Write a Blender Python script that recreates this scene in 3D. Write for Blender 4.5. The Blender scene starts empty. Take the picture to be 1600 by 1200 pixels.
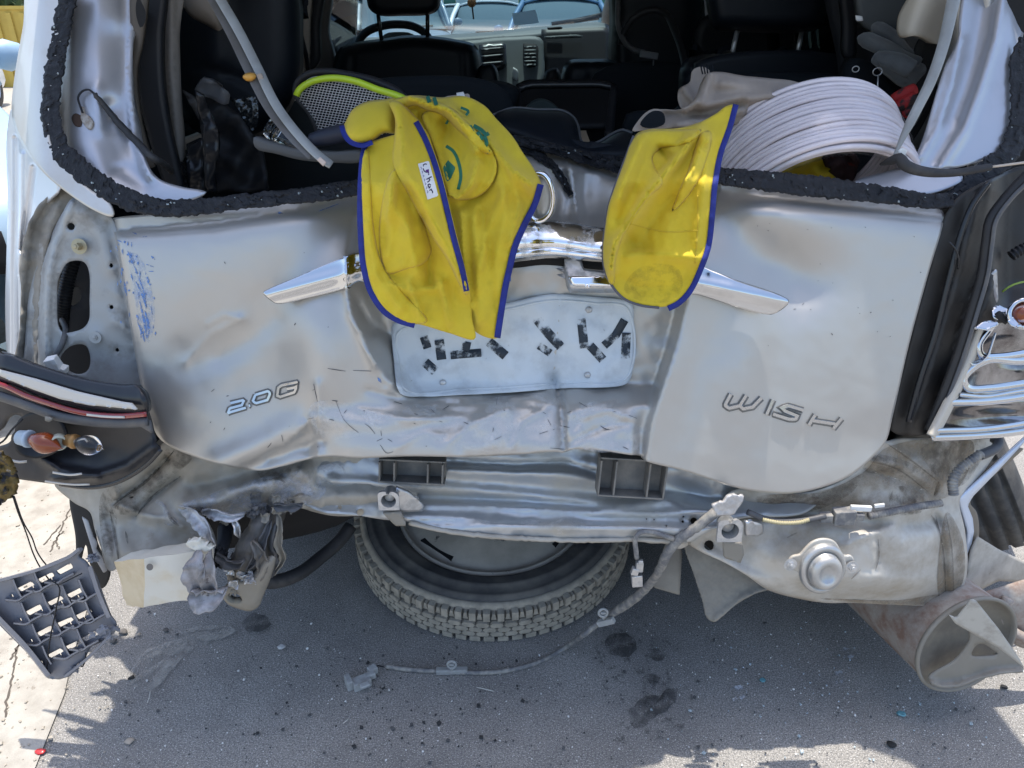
import bpy, math, random
import numpy as np
from math import radians, sin, cos, pi
from mathutils import Vector, Matrix, noise as mnoise
from mathutils.geometry import delaunay_2d_cdt

random.seed(7)
RNG = np.random.default_rng(11)
SC = bpy.context.scene
COL = SC.collection

# ------------------------------------------------------------------ camera
CAM_H, PITCH, FPX = 1.2, radians(26.3), 1155.0
cam_data = bpy.data.cameras.new('camera')
cam_data.sensor_width = 36.0
cam_data.lens = 36.0 * FPX / 1600.0
cam_data.clip_start, cam_data.clip_end = 0.02, 2000.0
cam = bpy.data.objects.new('camera', cam_data)
cam.location = (0, 0, CAM_H)
cam.rotation_euler = (pi / 2 - PITCH, 0, 0)
COL.objects.link(cam)
SC.camera = cam

# ------------------------------------------------------------------ light
SUN_EL, SUN_AZ = radians(83.4), radians(1.0)      # az: from +Y towards +X
world = bpy.data.worlds.new('World')
SC.world = world
world.use_nodes = True
wn = world.node_tree
bg = wn.nodes['Background']
sky_tex = wn.nodes.new('ShaderNodeTexSky')
sky_tex.sky_type = 'NISHITA'
sky_tex.sun_disc = False
sky_tex.sun_elevation = SUN_EL
sky_tex.sun_rotation = SUN_AZ
sky_tex.air_density, sky_tex.dust_density, sky_tex.ozone_density = 1.0, 2.0, 1.0
wn.links.new(sky_tex.outputs[0], bg.inputs[0])
bg.inputs[1].default_value = 0.15
sun_data = bpy.data.lights.new('sun', 'SUN')
sun_data.energy, sun_data.angle = 2.6, radians(0.53)
sun_data.color = (1.0, 0.94, 0.85)
sun = bpy.data.objects.new('sun', sun_data)
COL.objects.link(sun)
_sd = Vector((sin(SUN_AZ) * cos(SUN_EL), cos(SUN_AZ) * cos(SUN_EL), sin(SUN_EL)))
sun.rotation_euler = (-_sd).to_track_quat('-Z', 'Y').to_euler()
sun.location = _sd * 30
SC.view_settings.view_transform = 'Standard'
SC.view_settings.look = 'None'
SC.view_settings.gamma = 1.0
SC.view_settings.use_curve_mapping = False
SC.view_settings.exposure = 1.1
SC.render.engine = 'CYCLES'
SC.cycles.max_bounces = 8
SC.cycles.transparent_max_bounces = 12
SC.cycles.use_denoising = True

# ------------------------------------------------------------------ helpers
_c, _s = cos(PITCH), sin(PITCH)


def PV(px, py, Y):
    """points on the camera rays of photo pixels at distance Y (metres, towards the car)"""
    px, py, Y = np.broadcast_arrays(np.asarray(px, float), np.asarray(py, float), np.asarray(Y, float))
    u = (px - 800) / FPX
    v = -(py - 600) / FPX
    dy = _c + v * _s
    dz = -_s + v * _c
    t = Y / dy
    return np.stack([u * t, Y, CAM_H + dz * t], -1)


def P(px, py, Y):
    return PV(px, py, Y)


def G(px, py, z=0.0):
    """point on the horizontal plane at height z"""
    px, py = np.asarray(px, float), np.asarray(py, float)
    u = (px - 800) / FPX
    v = -(py - 600) / FPX
    dy = _c + v * _s
    dz = -_s + v * _c
    t = (z - CAM_H) / dz
    return np.stack(np.broadcast_arrays(u * t, dy * t, np.full_like(t, z)), -1)


ORG = {}


def empty(name, loc, label=None, cat=None, group=None):
    o = bpy.data.objects.new(name, None)
    o.location = loc
    o.empty_display_size = 0.1
    COL.objects.link(o)
    ORG[o] = np.array(loc, float)
    tag(o, label, cat, group)
    return o


def tag(o, label=None, cat=None, group=None, kind=None):
    for k, v in (('label', label), ('category', cat), ('group', group), ('kind', kind)):
        if v:
            o[k] = v
    return o


def obj(name, V, F, mat, parent=None, smooth=True, loc=None):
    V = np.asarray(V, float).reshape(-1, 3)
    if parent is not None:
        org = ORG[parent]
        off = np.zeros(3)
    else:
        org = np.array(loc if loc is not None else [V[:, 0].mean(), V[:, 1].mean(), V[:, 2].min()], float)
        off = org
    me = bpy.data.meshes.new(name)
    me.from_pydata((V - org).tolist(), [], [list(map(int, f)) for f in F])
    me.update()
    if mat is not None:
        me.materials.append(mat)
    if smooth:
        me.polygons.foreach_set('use_smooth', np.ones(len(me.polygons), bool))
    o = bpy.data.objects.new(name, me)
    if parent is not None:
        o.parent = parent
    else:
        o.location = off
    COL.objects.link(o)
    ORG[o] = org
    return o


def solid(o, t, offset=-1, rim=True):
    m = o.modifiers.new('Solidify', 'SOLIDIFY')
    m.thickness = t
    m.offset = offset
    m.use_even_offset = False
    return o


def bevel(o, w, seg=2, ang=35):
    m = o.modifiers.new('Bevel', 'BEVEL')
    m.width = w
    m.segments = seg
    m.limit_method = 'ANGLE'
    m.angle_limit = radians(ang)
    return o


def catmull(pts, step=None, n=None, closed=False):
    """resample a polyline (any dimension) with a Catmull-Rom spline"""
    p = np.asarray(pts, float)
    m = len(p)
    if m < 3 and not closed:
        if n is None:
            n = max(2, int(np.linalg.norm(p[-1] - p[0]) / step) + 1)
        t = np.linspace(0, 1, n)[:, None]
        return p[0] * (1 - t) + p[-1] * t
    if closed:
        q = np.vstack([p[-1], p, p[0], p[1]])
        ns = m
    else:
        q = np.vstack([2 * p[0] - p[1], p, 2 * p[-1] - p[-2]])
        ns = m - 1
    out = []
    for i in range(ns):
        p0, p1, p2, p3 = q[i], q[i + 1], q[i + 2], q[i + 3]
        k = 12
        t = np.linspace(0, 1, k, endpoint=False)[:, None]
        # centripetal-ish tangents
        d1 = max(np.linalg.norm(p2 - p1), 1e-9)
        d0 = max(np.linalg.norm(p1 - p0), 1e-9)
        d2 = max(np.linalg.norm(p3 - p2), 1e-9)
        a0, a1, a2 = d0 ** .5, d1 ** .5, d2 ** .5
        m1 = ((p1 - p0) / a0 - (p2 - p0) / (a0 + a1) + (p2 - p1) / a1) * a1
        m2 = ((p2 - p1) / a1 - (p3 - p1) / (a1 + a2) + (p3 - p2) / a2) * a1
        out.append((2 * t ** 3 - 3 * t ** 2 + 1) * p1 + (t ** 3 - 2 * t ** 2 + t) * m1 + (-2 * t ** 3 + 3 * t ** 2) * p2 + (t ** 3 - t ** 2) * m2)
    out = np.vstack(out + [q[-2][None] if not closed else p[0][None]])
    return resample(out, step, n, closed)


def resample(p, step=None, n=None, closed=False):
    p = np.asarray(p, float)
    if closed and np.linalg.norm(p[0] - p[-1]) > 1e-9:
        p = np.vstack([p, p[0]])
    d = np.r_[0, np.cumsum(np.linalg.norm(np.diff(p, axis=0), axis=1))]
    if n is None:
        n = max(3, int(round(d[-1] / step)) + 1)
    s = np.linspace(0, d[-1], n + (1 if closed else 0))
    out = np.stack([np.interp(s, d, p[:, k]) for k in range(p.shape[1])], -1)
    return out[:-1] if closed else out


def poly_dist(px, py, line, closed=False):
    """distance of points to a polyline"""
    px, py = np.asarray(px, float).ravel(), np.asarray(py, float).ravel()
    L = np.asarray(line, float)[:, :2]
    if closed:
        L = np.vstack([L, L[0]])
    best = np.full(len(px), 1e18)
    for a, b in zip(L[:-1], L[1:]):
        d = b - a
        l2 = max(d @ d, 1e-12)
        t = np.clip(((px - a[0]) * d[0] + (py - a[1]) * d[1]) / l2, 0, 1)
        e = (px - a[0] - t * d[0]) ** 2 + (py - a[1] - t * d[1]) ** 2
        best = np.minimum(best, e)
    return np.sqrt(best)


def inside(px, py, poly):
    px, py = np.asarray(px, float), np.asarray(py, float)
    L = np.asarray(poly, float)
    r = np.zeros(len(px), bool)
    j = len(L) - 1
    for i in range(len(L)):
        xi, yi, xj, yj = L[i, 0], L[i, 1], L[j, 0], L[j, 1]
        if yi != yj:
            r ^= ((yi > py) != (yj > py)) & (px < (xj - xi) * (py - yi) / (yj - yi) + xi)
        j = i
    return r


def sm(x, a, b):
    t = np.clip((np.asarray(x, float) - a) / (b - a), 0, 1)
    return t * t * (3 - 2 * t)


def ridge(px, py, line, w, amp):
    return amp * np.exp(-(poly_dist(px, py, line) / w) ** 2)


def crease(px, py, line, w, amp):
    return amp * np.exp(-poly_dist(px, py, line) / w)


def blob(px, py, cx, cy, rx, ry, amp, rot=0):
    c, s = cos(radians(rot)), sin(radians(rot))
    x, y = (px - cx) * c + (py - cy) * s, -(px - cx) * s + (py - cy) * c
    return amp * np.exp(-(x / rx) ** 2 - (y / ry) ** 2)


def fold(px, py, line, w, amp):
    """step across a polyline: +amp on its right-hand side (screen), 0 on the left"""
    L = np.asarray(line, float)
    d = poly_dist(px, py, L)
    sgn = np.zeros(len(d))
    best = np.full(len(d), 1e18)
    for a, b in zip(L[:-1], L[1:]):
        e = b - a
        t = np.clip(((px - a[0]) * e[0] + (py - a[1]) * e[1]) / (e @ e), 0, 1)
        q = (px - a[0] - t * e[0]) ** 2 + (py - a[1] - t * e[1]) ** 2
        c = e[0] * (py - a[1]) - e[1] * (px - a[0])
        m = q < best
        sgn = np.where(m, np.sign(-c), sgn)
        best = np.minimum(best, q)
    return amp * sm(d * sgn, -w, w)


def vnoise(px, py, scale, seed=0.0, oct=2):
    out = np.empty(len(px))
    for i, (x, y) in enumerate(zip(px, py)):
        out[i] = mnoise.fractal((x / scale, y / scale, seed), 1.0, 2.0, oct)
    return out


def panel_mesh(outline, Yfn, holes=(), step=8, smooth=True, hole_smooth=True, jitter=.15):
    out = catmull(outline, step, closed=True) if smooth else resample(np.asarray(outline, float), step, closed=True)
    hs = [catmull(h, min(step, 5), closed=True) if hole_smooth else resample(np.asarray(h, float), min(step, 5), closed=True) for h in holes]
    # a tidy inner row of points along the rim keeps edges smooth
    tg = np.roll(out, -1, 0) - np.roll(out, 1, 0)
    tg /= np.maximum(np.linalg.norm(tg, axis=1, keepdims=True), 1e-9)
    nrm_ = np.stack([-tg[:, 1], tg[:, 0]], -1)
    area_ = np.sum(out[:, 0] * np.roll(out[:, 1], -1) - np.roll(out[:, 0], -1) * out[:, 1])
    inner = out + nrm_ * (1 if area_ > 0 else -1) * step * .8
    ki = inside(inner[:, 0], inner[:, 1], out)
    ki[ki] = poly_dist(inner[ki, 0], inner[ki, 1], out, True) > step * .7
    for h in hs:
        ki[ki] = ~inside(inner[ki, 0], inner[ki, 1], h) & (poly_dist(inner[ki, 0], inner[ki, 1], h, True) > min(step, 5) * .8)
    inner = inner[ki]
    lo, hi = out.min(0), out.max(0)
    gx, gy = np.meshgrid(np.arange(lo[0], hi[0], step), np.arange(lo[1], hi[1], step * .866))
    gx = gx + (np.arange(gx.shape[0]) % 2)[:, None] * step * .5
    gx, gy = gx.ravel(), gy.ravel()
    gx = gx + RNG.uniform(-1, 1, len(gx)) * step * jitter
    gy = gy + RNG.uniform(-1, 1, len(gy)) * step * jitter
    k = inside(gx, gy, out)
    gx, gy = gx[k], gy[k]
    k = poly_dist(gx, gy, out, True) > step * 1.35
    for h in hs:
        k &= ~inside(gx, gy, h) & (poly_dist(gx, gy, h, True) > min(step, 5) * .6)
    gx, gy = gx[k], gy[k]
    pts = [out] + hs + [np.vstack([inner, np.stack([gx, gy], -1)])]
    edges, b = [], 0
    for loop in pts[:-1]:
        n = len(loop)
        edges += [(b + i, b + (i + 1) % n) for i in range(n)]
        b += n
    allp = np.vstack(pts)
    v2, _, f2, _, _, _ = delaunay_2d_cdt([Vector(p) for p in allp.tolist()], edges, [], 0, 1e-4)
    v2 = np.array([tuple(v) for v in v2])
    f2 = np.array([f[:3] for f in f2])
    cen = v2[f2].mean(1)
    k = inside(cen[:, 0], cen[:, 1], out)
    for h in hs:
        k &= ~inside(cen[:, 0], cen[:, 1], h)
    f2 = f2[k]
    Y = Yfn(v2[:, 0], v2[:, 1]) if callable(Yfn) else np.full(len(v2), float(Yfn))
    V = PV(v2[:, 0], v2[:, 1], Y)
    # make faces look at the camera
    a, bb, c = V[f2[:, 0]], V[f2[:, 1]], V[f2[:, 2]]
    nrm = np.cross(bb - a, c - a)
    flip = (nrm * (np.array([0, 0, CAM_H]) - a)).sum(1) < 0
    f2[flip] = f2[flip][:, ::-1]
    return V, f2


def panel(name, outline, Yfn, mat, parent=None, holes=(), step=8, smooth=True, thick=0, hole_smooth=True):
    V, F = panel_mesh(outline, Yfn, holes, step, smooth, hole_smooth)
    o = obj(name, V, F, mat, parent)
    if thick:
        solid(o, thick)
    return o


def pillow(outline, Y0, h, w, power=1.0, extra=None):
    """a cushion-like depth: bulges h metres towards the camera away from its outline"""
    out = catmull(outline, 6, closed=True)

    def f(px, py):
        d = poly_dist(px, py, out, True)
        y0 = Y0(px, py) if callable(Y0) else Y0
        t = np.clip(d / w, 0, 1)
        y = y0 - h * np.sqrt(1 - (1 - t) ** 2) ** power
        if extra is not None:
            y = y - extra(px, py)
        return y
    return f


def frames(p, closed=False):
    p = np.asarray(p, float)
    t = np.gradient(p, axis=0) if not closed else (np.roll(p, -1, 0) - np.roll(p, 1, 0))
    t /= np.maximum(np.linalg.norm(t, axis=1, keepdims=True), 1e-12)
    up = np.array([0, 0, 1.0]) if abs(t[0][2]) < .9 else np.array([0, 1.0, 0])
    n = np.cross(t[0], up)
    n /= np.linalg.norm(n)
    N = [n]
    for i in range(1, len(p)):
        n = N[-1] - t[i] * (N[-1] @ t[i])
        n /= max(np.linalg.norm(n), 1e-12)
        N.append(n)
    N = np.array(N)
    return t, N, np.cross(t, N)


def tube_mesh(p, r, sides=8, closed=False, caps=True):
    p = np.asarray(p, float)
    r = np.broadcast_to(np.asarray(r, float), (len(p),))
    t, N, B = frames(p, closed)
    a = np.linspace(0, 2 * pi, sides, endpoint=False)
    V = p[:, None] + r[:, None, None] * (np.cos(a)[None, :, None] * N[:, None] + np.sin(a)[None, :, None] * B[:, None])
    n = len(p)
    F = []
    for i in range(n if closed else n - 1):
        for j in range(sides):
            k, l = (i + 1) % n, (j + 1) % sides
            F.append((i * sides + j, i * sides + l, k * sides + l, k * sides + j))
    if caps and not closed:
        F.append(tuple(range(sides - 1, -1, -1)))
        F.append(tuple((n - 1) * sides + j for j in range(sides)))
    return V.reshape(-1, 3), F


def tube(name, pts, r, mat, parent=None, step=None, sides=8, closed=False, wobble=0):
    p = np.asarray(pts, float)
    if step:
        p = catmull(p, step, closed=closed)
    rr = r
    if not np.isscalar(r):
        rr = np.interp(np.linspace(0, 1, len(p)), np.linspace(0, 1, len(r)), r)
    if wobble:
        p = p + RNG.normal(0, wobble, p.shape)
    V, F = tube_mesh(p, rr, sides, closed)
    return obj(name, V, F, mat, parent)


def corrugated(name, pts, r, mat, parent=None, pitch=.006, depth=.22, sides=10):
    p = catmull(np.asarray(pts, float), pitch / 4)
    k = np.arange(len(p))
    rr = r * (1 - depth * (0.5 - 0.5 * np.sign(np.sin(k * pi / 2 + .3))))
    V, F = tube_mesh(p, rr, sides)
    return obj(name, V, F, mat, parent)


def join(parts):
    V, F, b = [], [], 0
    for v, f in parts:
        v = np.asarray(v, float).reshape(-1, 3)
        V.append(v)
        F += [tuple(int(i) + b for i in q) for q in f]
        b += len(v)
    return np.vstack(V), F


BOXF = [(0, 3, 2, 1), (4, 5, 6, 7), (0, 1, 5, 4), (1, 2, 6, 5), (2, 3, 7, 6), (3, 0, 4, 7)]


def box_mesh(c, size, rot=None):
    s = np.array(size) / 2
    v = np.array([(-1, -1, -1), (1, -1, -1), (1, 1, -1), (-1, 1, -1), (-1, -1, 1), (1, -1, 1), (1, 1, 1), (-1, 1, 1)], float) * s
    if rot is not None:
        v = v @ np.array(Matrix(rot).to_3x3() if not isinstance(rot, np.ndarray) else rot).T
    return v + np.array(c, float), BOXF


def rotm(rx=0, ry=0, rz=0):
    return np.array((Matrix.Rotation(radians(rz), 3, 'Z') @ Matrix.Rotation(radians(ry), 3, 'Y') @ Matrix.Rotation(radians(rx), 3, 'X')))


def basis(z, x=(1, 0, 0)):
    z = np.array(z, float); z /= np.linalg.norm(z)
    x = np.array(x, float); x = x - z * (x @ z); x /= np.linalg.norm(x)
    return np.stack([x, np.cross(z, x), z], -1)


def lathe_mesh(profile, origin, R, seg=32, arc=2 * pi):
    """profile: (radius, height) pairs, spun round the local z axis of R"""
    pr = np.asarray(profile, float)
    full = abs(arc - 2 * pi) < 1e-6
    a = np.linspace(0, arc, seg, endpoint=not full)
    V = np.stack([pr[:, 0][:, None] * np.cos(a), pr[:, 0][:, None] * np.sin(a), np.broadcast_to(pr[:, 1][:, None], (len(pr), len(a)))], -1)
    V = V.reshape(-1, 3) @ R.T + np.array(origin, float)
    m = len(a)
    F = []
    for i in range(len(pr) - 1):
        for j in range(m if full else m - 1):
            k = (j + 1) % m
            F.append((i * m + j, i * m + k, (i + 1) * m + k, (i + 1) * m + j))
    return V, F


def prism_mesh(outline, origin, R, depth):
    """closed outline in the local xy plane of R, extruded from z=0 down to z=-depth"""
    o = np.asarray(outline, float)
    n = len(o)
    top = np.c_[o, np.zeros(n)]
    bot = np.c_[o, np.full(n, -depth)]
    V = np.vstack([top, bot]) @ R.T + np.array(origin, float)
    area = 0.5 * np.sum(o[:, 0] * np.roll(o[:, 1], -1) - np.roll(o[:, 0], -1) * o[:, 1])
    idx = list(range(n)) if area > 0 else list(range(n - 1, -1, -1))
    F = [tuple(idx), tuple(i + n for i in reversed(idx))]
    for a, b in zip(idx, idx[1:] + idx[:1]):
        F.append((b, a, a + n, b + n))
    return V, F


def loft_mesh(rows, nu=None, nv=None, closed_v=False, step=.01):
    """rows of world points -> smooth sheet"""
    rows = [np.asarray(r, float) for r in rows]
    nv = nv or max(len(r) for r in rows) * 4
    R = np.stack([catmull(r, n=nv, closed=closed_v) for r in rows])
    nu = nu or len(rows) * 4
    C = np.stack([catmull(R[:, j], n=nu) for j in range(nv)], 1)
    F = []
    for i in range(nu - 1):
        for j in range(nv if closed_v else nv - 1):
            k = (j + 1) % nv
            F.append((i * nv + j, i * nv + k, (i + 1) * nv + k, (i + 1) * nv + j))
    return C.reshape(-1, 3), F


def bar_mesh(line, wpx, Yfn, h=.002, lift=0.0, top=.6, closed=False):
    """raised bar of trapezoid section following a pixel polyline on the surface Yfn"""
    L = np.asarray(line, float)
    n = len(L)
    w = np.broadcast_to(np.asarray(wpx, float), (n,)) / 2
    if closed:
        t = np.roll(L, -1, 0) - np.roll(L, 1, 0)
        e1 = L - np.roll(L, 1, 0); e2 = np.roll(L, -1, 0) - L
    else:
        t = np.gradient(L, axis=0)
        e1 = np.vstack([L[1] - L[0], np.diff(L, axis=0)]); e2 = np.vstack([np.diff(L, axis=0), L[-1] - L[-2]])
    t /= np.maximum(np.linalg.norm(t, axis=1, keepdims=True), 1e-9)
    e1 = e1 / np.maximum(np.linalg.norm(e1, axis=1, keepdims=True), 1e-9)
    mit = 1 / np.maximum(np.abs((t * e1).sum(1)), .45)
    nr = np.stack([-t[:, 1], t[:, 0]], -1) * (w * mit)[:, None]
    rows = []
    for k, f in ((1, 0), (top, 1), (-top, 1), (-1, 0)):
        q = L + nr * k
        Y = Yfn(q[:, 0], q[:, 1]) - lift - h * f
        rows.append(PV(q[:, 0], q[:, 1], Y))
    V = np.stack(rows, 1)
    F = []
    for i in range(n if closed else n - 1):
        k = (i + 1) % n
        for j in range(3):
            F.append((i * 4 + j, i * 4 + j + 1, k * 4 + j + 1, k * 4 + j))
    if not closed:
        F += [(3, 2, 1, 0), tuple((n - 1) * 4 + j for j in range(4))]
    return V.reshape(-1, 3), F


# ------------------------------------------------------------------ materials
MATS = {}


def mat(name, base, rough=.5, metal=0.0, coat=0.0, base2=None, nscale=20.0, namt=(.35, .65), rough2=None, bump=0.0, bscale=200.0,
        trans=0.0, ior=1.45, sheen=0.0, detail=6.0, spec=.5, alpha=1.0, base3=None, n3scale=60.0, n3amt=(.6, .75), emit=None):
    if name in MATS:
        return MATS[name]
    m = bpy.data.materials.new(name)
    m.use_nodes = True
    nt = m.node_tree
    b = nt.nodes['Principled BSDF']
    col = lambda c: (c[0], c[1], c[2], 1)
    b.inputs['Base Color'].default_value = col(base)
    b.inputs['Roughness'].default_value = rough
    b.inputs['Metallic'].default_value = metal
    b.inputs['Coat Weight'].default_value = coat
    b.inputs['Coat Roughness'].default_value = .06
    b.inputs['Specular IOR Level'].default_value = spec
    b.inputs['IOR'].default_value = ior
    b.inputs['Transmission Weight'].default_value = trans
    if sheen:
        b.inputs['Sheen Weight'].default_value = sheen
    b.inputs['Alpha'].default_value = alpha
    tc = nt.nodes.new('ShaderNodeTexCoord')
    last = None
    fac = None
    if base2 is not None:
        n = nt.nodes.new('ShaderNodeTexNoise')
        n.inputs['Scale'].default_value = nscale
        n.inputs['Detail'].default_value = detail
        n.inputs['Roughness'].default_value = .62
        nt.links.new(tc.outputs['Object'], n.inputs['Vector'])
        r = nt.nodes.new('ShaderNodeMapRange')
        r.inputs[1].default_value, r.inputs[2].default_value = namt
        nt.links.new(n.outputs[0], r.inputs[0])
        fac = r.outputs[0]
        mx = nt.nodes.new('ShaderNodeMix')
        mx.data_type = 'RGBA'
        mx.inputs[6].default_value, mx.inputs[7].default_value = col(base), col(base2)
        nt.links.new(fac, mx.inputs[0])
        last = mx.outputs[2]
        if rough2 is not None:
            rr = nt.nodes.new('ShaderNodeMapRange')
            rr.inputs[3].default_value, rr.inputs[4].default_value = rough, rough2
            nt.links.new(fac, rr.inputs[0])
            nt.links.new(rr.outputs[0], b.inputs['Roughness'])
            if metal:
                r3 = nt.nodes.new('ShaderNodeMapRange')
                r3.inputs[3].default_value, r3.inputs[4].default_value = metal, metal * .35
                nt.links.new(fac, r3.inputs[0])
                nt.links.new(r3.outputs[0], b.inputs['Metallic'])
    if base3 is not None:
        n = nt.nodes.new('ShaderNodeTexNoise')
        n.inputs['Scale'].default_value = n3scale
        n.inputs['Detail'].default_value = 8
        n.inputs['Roughness'].default_value = .7
        nt.links.new(tc.outputs['Object'], n.inputs['Vector'])
        r = nt.nodes.new('ShaderNodeMapRange')
        r.inputs[1].default_value, r.inputs[2].default_value = n3amt
        nt.links.new(n.outputs[0], r.inputs[0])
        mx = nt.nodes.new('ShaderNodeMix')
        mx.data_type = 'RGBA'
        mx.inputs[6].default_value, mx.inputs[7].default_value = col(base), col(base3)
        if last is not None:
            nt.links.new(last, mx.inputs[6])
        nt.links.new(r.outputs[0], mx.inputs[0])
        last = mx.outputs[2]
    if last is not None:
        nt.links.new(last, b.inputs['Base Color'])
    if bump:
        n = nt.nodes.new('ShaderNodeTexNoise')
        n.inputs['Scale'].default_value = bscale
        n.inputs['Detail'].default_value = 5
        nt.links.new(tc.outputs['Object'], n.inputs['Vector'])
        bp = nt.nodes.new('ShaderNodeBump')
        bp.inputs['Strength'].default_value = bump
        bp.inputs['Distance'].default_value = .002
        nt.links.new(n.outputs[0], bp.inputs['Height'])
        nt.links.new(bp.outputs[0], b.inputs['Normal'])
    MATS[name] = m
    return m


def glass_mat(name, tint, refl=.06, rough=.02, gain=1.0):
    """thin pane: tinted see-through plus a mirror sheen"""
    m = bpy.data.materials.new(name)
    m.use_nodes = True
    nt = m.node_tree
    nt.nodes.clear()
    out = nt.nodes.new('ShaderNodeOutputMaterial')
    tr = nt.nodes.new('ShaderNodeBsdfTransparent')
    tr.inputs[0].default_value = (*tint, 1)
    gl = nt.nodes.new('ShaderNodeBsdfGlossy')
    gl.inputs['Roughness'].default_value = rough
    fr = nt.nodes.new('ShaderNodeFresnel')
    fr.inputs[0].default_value = 1.5
    mx = nt.nodes.new('ShaderNodeMixShader')
    ad = nt.nodes.new('ShaderNodeMath')
    ad.operation = 'MULTIPLY_ADD'
    ad.inputs[1].default_value = gain
    ad.inputs[2].default_value = refl
    nt.links.new(fr.outputs[0], ad.inputs[0])
    nt.links.new(ad.outputs[0], mx.inputs[0])
    nt.links.new(tr.outputs[0], mx.inputs[1])
    nt.links.new(gl.outputs[0], mx.inputs[2])
    nt.links.new(mx.outputs[0], out.inputs[0])
    return m


def decal_mat(name, base, rough=.6, lo=.45, hi=.6, scale=40.0, metal=0.0, mx_alpha=1.0):
    """worn mark: noise leaves gaps in it"""
    m = mat(name, base, rough, metal)
    nt = m.node_tree
    b = nt.nodes['Principled BSDF']
    tc = nt.nodes.new('ShaderNodeTexCoord')
    n = nt.nodes.new('ShaderNodeTexNoise')
    n.inputs['Scale'].default_value = scale
    n.inputs['Detail'].default_value = 8
    n.inputs['Roughness'].default_value = .7
    nt.links.new(tc.outputs['Object'], n.inputs['Vector'])
    r = nt.nodes.new('ShaderNodeMapRange')
    r.inputs[1].default_value, r.inputs[2].default_value = lo, hi
    r.inputs[4].default_value = mx_alpha
    nt.links.new(n.outputs[0], r.inputs[0])
    nt.links.new(r.outputs[0], b.inputs['Alpha'])
    return m


SILVER = mat('silver_paint', (.475, .460, .432), .42, .6, .12, base2=(.455, .44, .412), nscale=3, namt=(.4, .75), rough2=None, bump=.05, bscale=700, base3=(.43, .412, .382), n3scale=6, n3amt=(.62, .9))
SILVER_CLEAN = mat('silver_paint_inner', (.48, .485, .515), .36, .6, .2, base2=(.43, .43, .45), nscale=9, namt=(.5, .7), bump=.03, bscale=50)
SILVER_DIRTY = mat('silver_paint_dusty', (.53, .505, .455), .48, .3, 0.0, base2=(.37, .325, .26), nscale=14, namt=(.42, .68), rough2=.85, bump=.12, bscale=120,
                   base3=(.08, .065, .05), n3scale=38, n3amt=(.66, .78))
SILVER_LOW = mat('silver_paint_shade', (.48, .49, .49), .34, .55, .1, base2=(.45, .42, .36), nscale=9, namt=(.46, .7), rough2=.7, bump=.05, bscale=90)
BARE = mat('bare_primer', (.36, .37, .37), .5, .35, 0, base2=(.22, .21, .19), nscale=22, namt=(.5, .72), rough2=.7, bump=.08, bscale=140)
SILVER_DUST = mat('dust_caked_paint', (.345, .312, .26), .62, .2, 0, base2=(.46, .435, .385), nscale=12, namt=(.4, .7), bump=.1, bscale=120, base3=(.24, .20, .15), n3scale=22, n3amt=(.6, .85))
SCUFF = mat('scraped_metal', (.50, .51, .54), .45, .4, 0, base2=(.27, .265, .27), nscale=60, namt=(.4, .65), bump=.2, bscale=120)
CHROME = mat('chrome', (.86, .87, .88), .07, 1.0, 0, bump=.02, bscale=30)
CHROME_DENT = mat('chrome_scuffed', (.84, .85, .87), .1, 1.0, 0, base2=(.62, .60, .56), nscale=40, namt=(.52, .66), rough2=.35, bump=.12, bscale=45)
BLACK = mat('black_plastic', (.014, .015, .018), .5, bump=.1, bscale=300, spec=.35)
BLACK_G = mat('black_gloss_plastic', (.018, .019, .022), .25, bump=.03, bscale=60)
GREYP = mat('dark_grey_plastic', (.075, .078, .085), .5, base2=(.11, .105, .10), nscale=30, namt=(.45, .7), bump=.1, bscale=200)
RUBBER = mat('black_rubber', (.03, .03, .032), .65, base2=(.075, .07, .065), nscale=24, namt=(.5, .75), bump=.15, bscale=160)
URETHANE = mat('torn_urethane', (.015, .016, .019), .6, base2=(.034, .036, .042), nscale=90, namt=(.5, .75), bump=.5, bscale=300, spec=.3)
CRUMB = mat('glass_crumb', (.75, .85, .88), .08, 0, 0, trans=.6)
LEATHER = mat('dark_seat_leather', (.006, .009, .014), .5, bump=.06, bscale=220, spec=.3)
DKFABRIC = mat('dark_fabric', (.009, .012, .016), .85, bump=.15, bscale=300, spec=.2)
BEIGE_T = mat('beige_trim', (.33, .29, .25), .6, base2=(.25, .22, .19), nscale=12, bump=.05, bscale=200)
DASH = mat('dash_plastic', (.10, .112, .115), .55, bump=.05, bscale=300)
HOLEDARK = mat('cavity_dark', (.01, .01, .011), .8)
YELLOW = mat('yellow_canvas', (.66, .49, .02), .75, base2=(.57, .42, .025), nscale=14, namt=(.4, .75), bump=.22, bscale=700, sheen=.1,
             base3=(.42, .32, .05), n3scale=22, n3amt=(.66, 1.0))
BLUEB = mat('blue_binding', (.016, .03, .235), .75, base2=(.012, .02, .16), nscale=60, bump=.25, bscale=500)
WHITEP = mat('white_plastic', (.72, .72, .70), .5, base2=(.6, .58, .53), nscale=40, namt=(.5, .75), bump=.05, bscale=200)
GREEN_INK = mat('green_ink', (.02, .16, .10), .7)
TAN = mat('tan_cloth', (.36, .30, .25), .85, base2=(.29, .24, .2), nscale=16, bump=.2, bscale=600)
WIREG = mat('grey_cable', (.15, .15, .155), .6, base2=(.34, .32, .28), nscale=60, namt=(.42, .65), bump=.2, bscale=400)
CLEARP = mat('milky_clip_plastic', (.72, .74, .73), .3, trans=.55, base2=(.6, .6, .58), nscale=80)
STEEL = mat('plated_steel', (.55, .56, .57), .35, .85, base2=(.36, .35, .33), nscale=60, namt=(.45, .7), rough2=.55, bump=.1, bscale=200)
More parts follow.
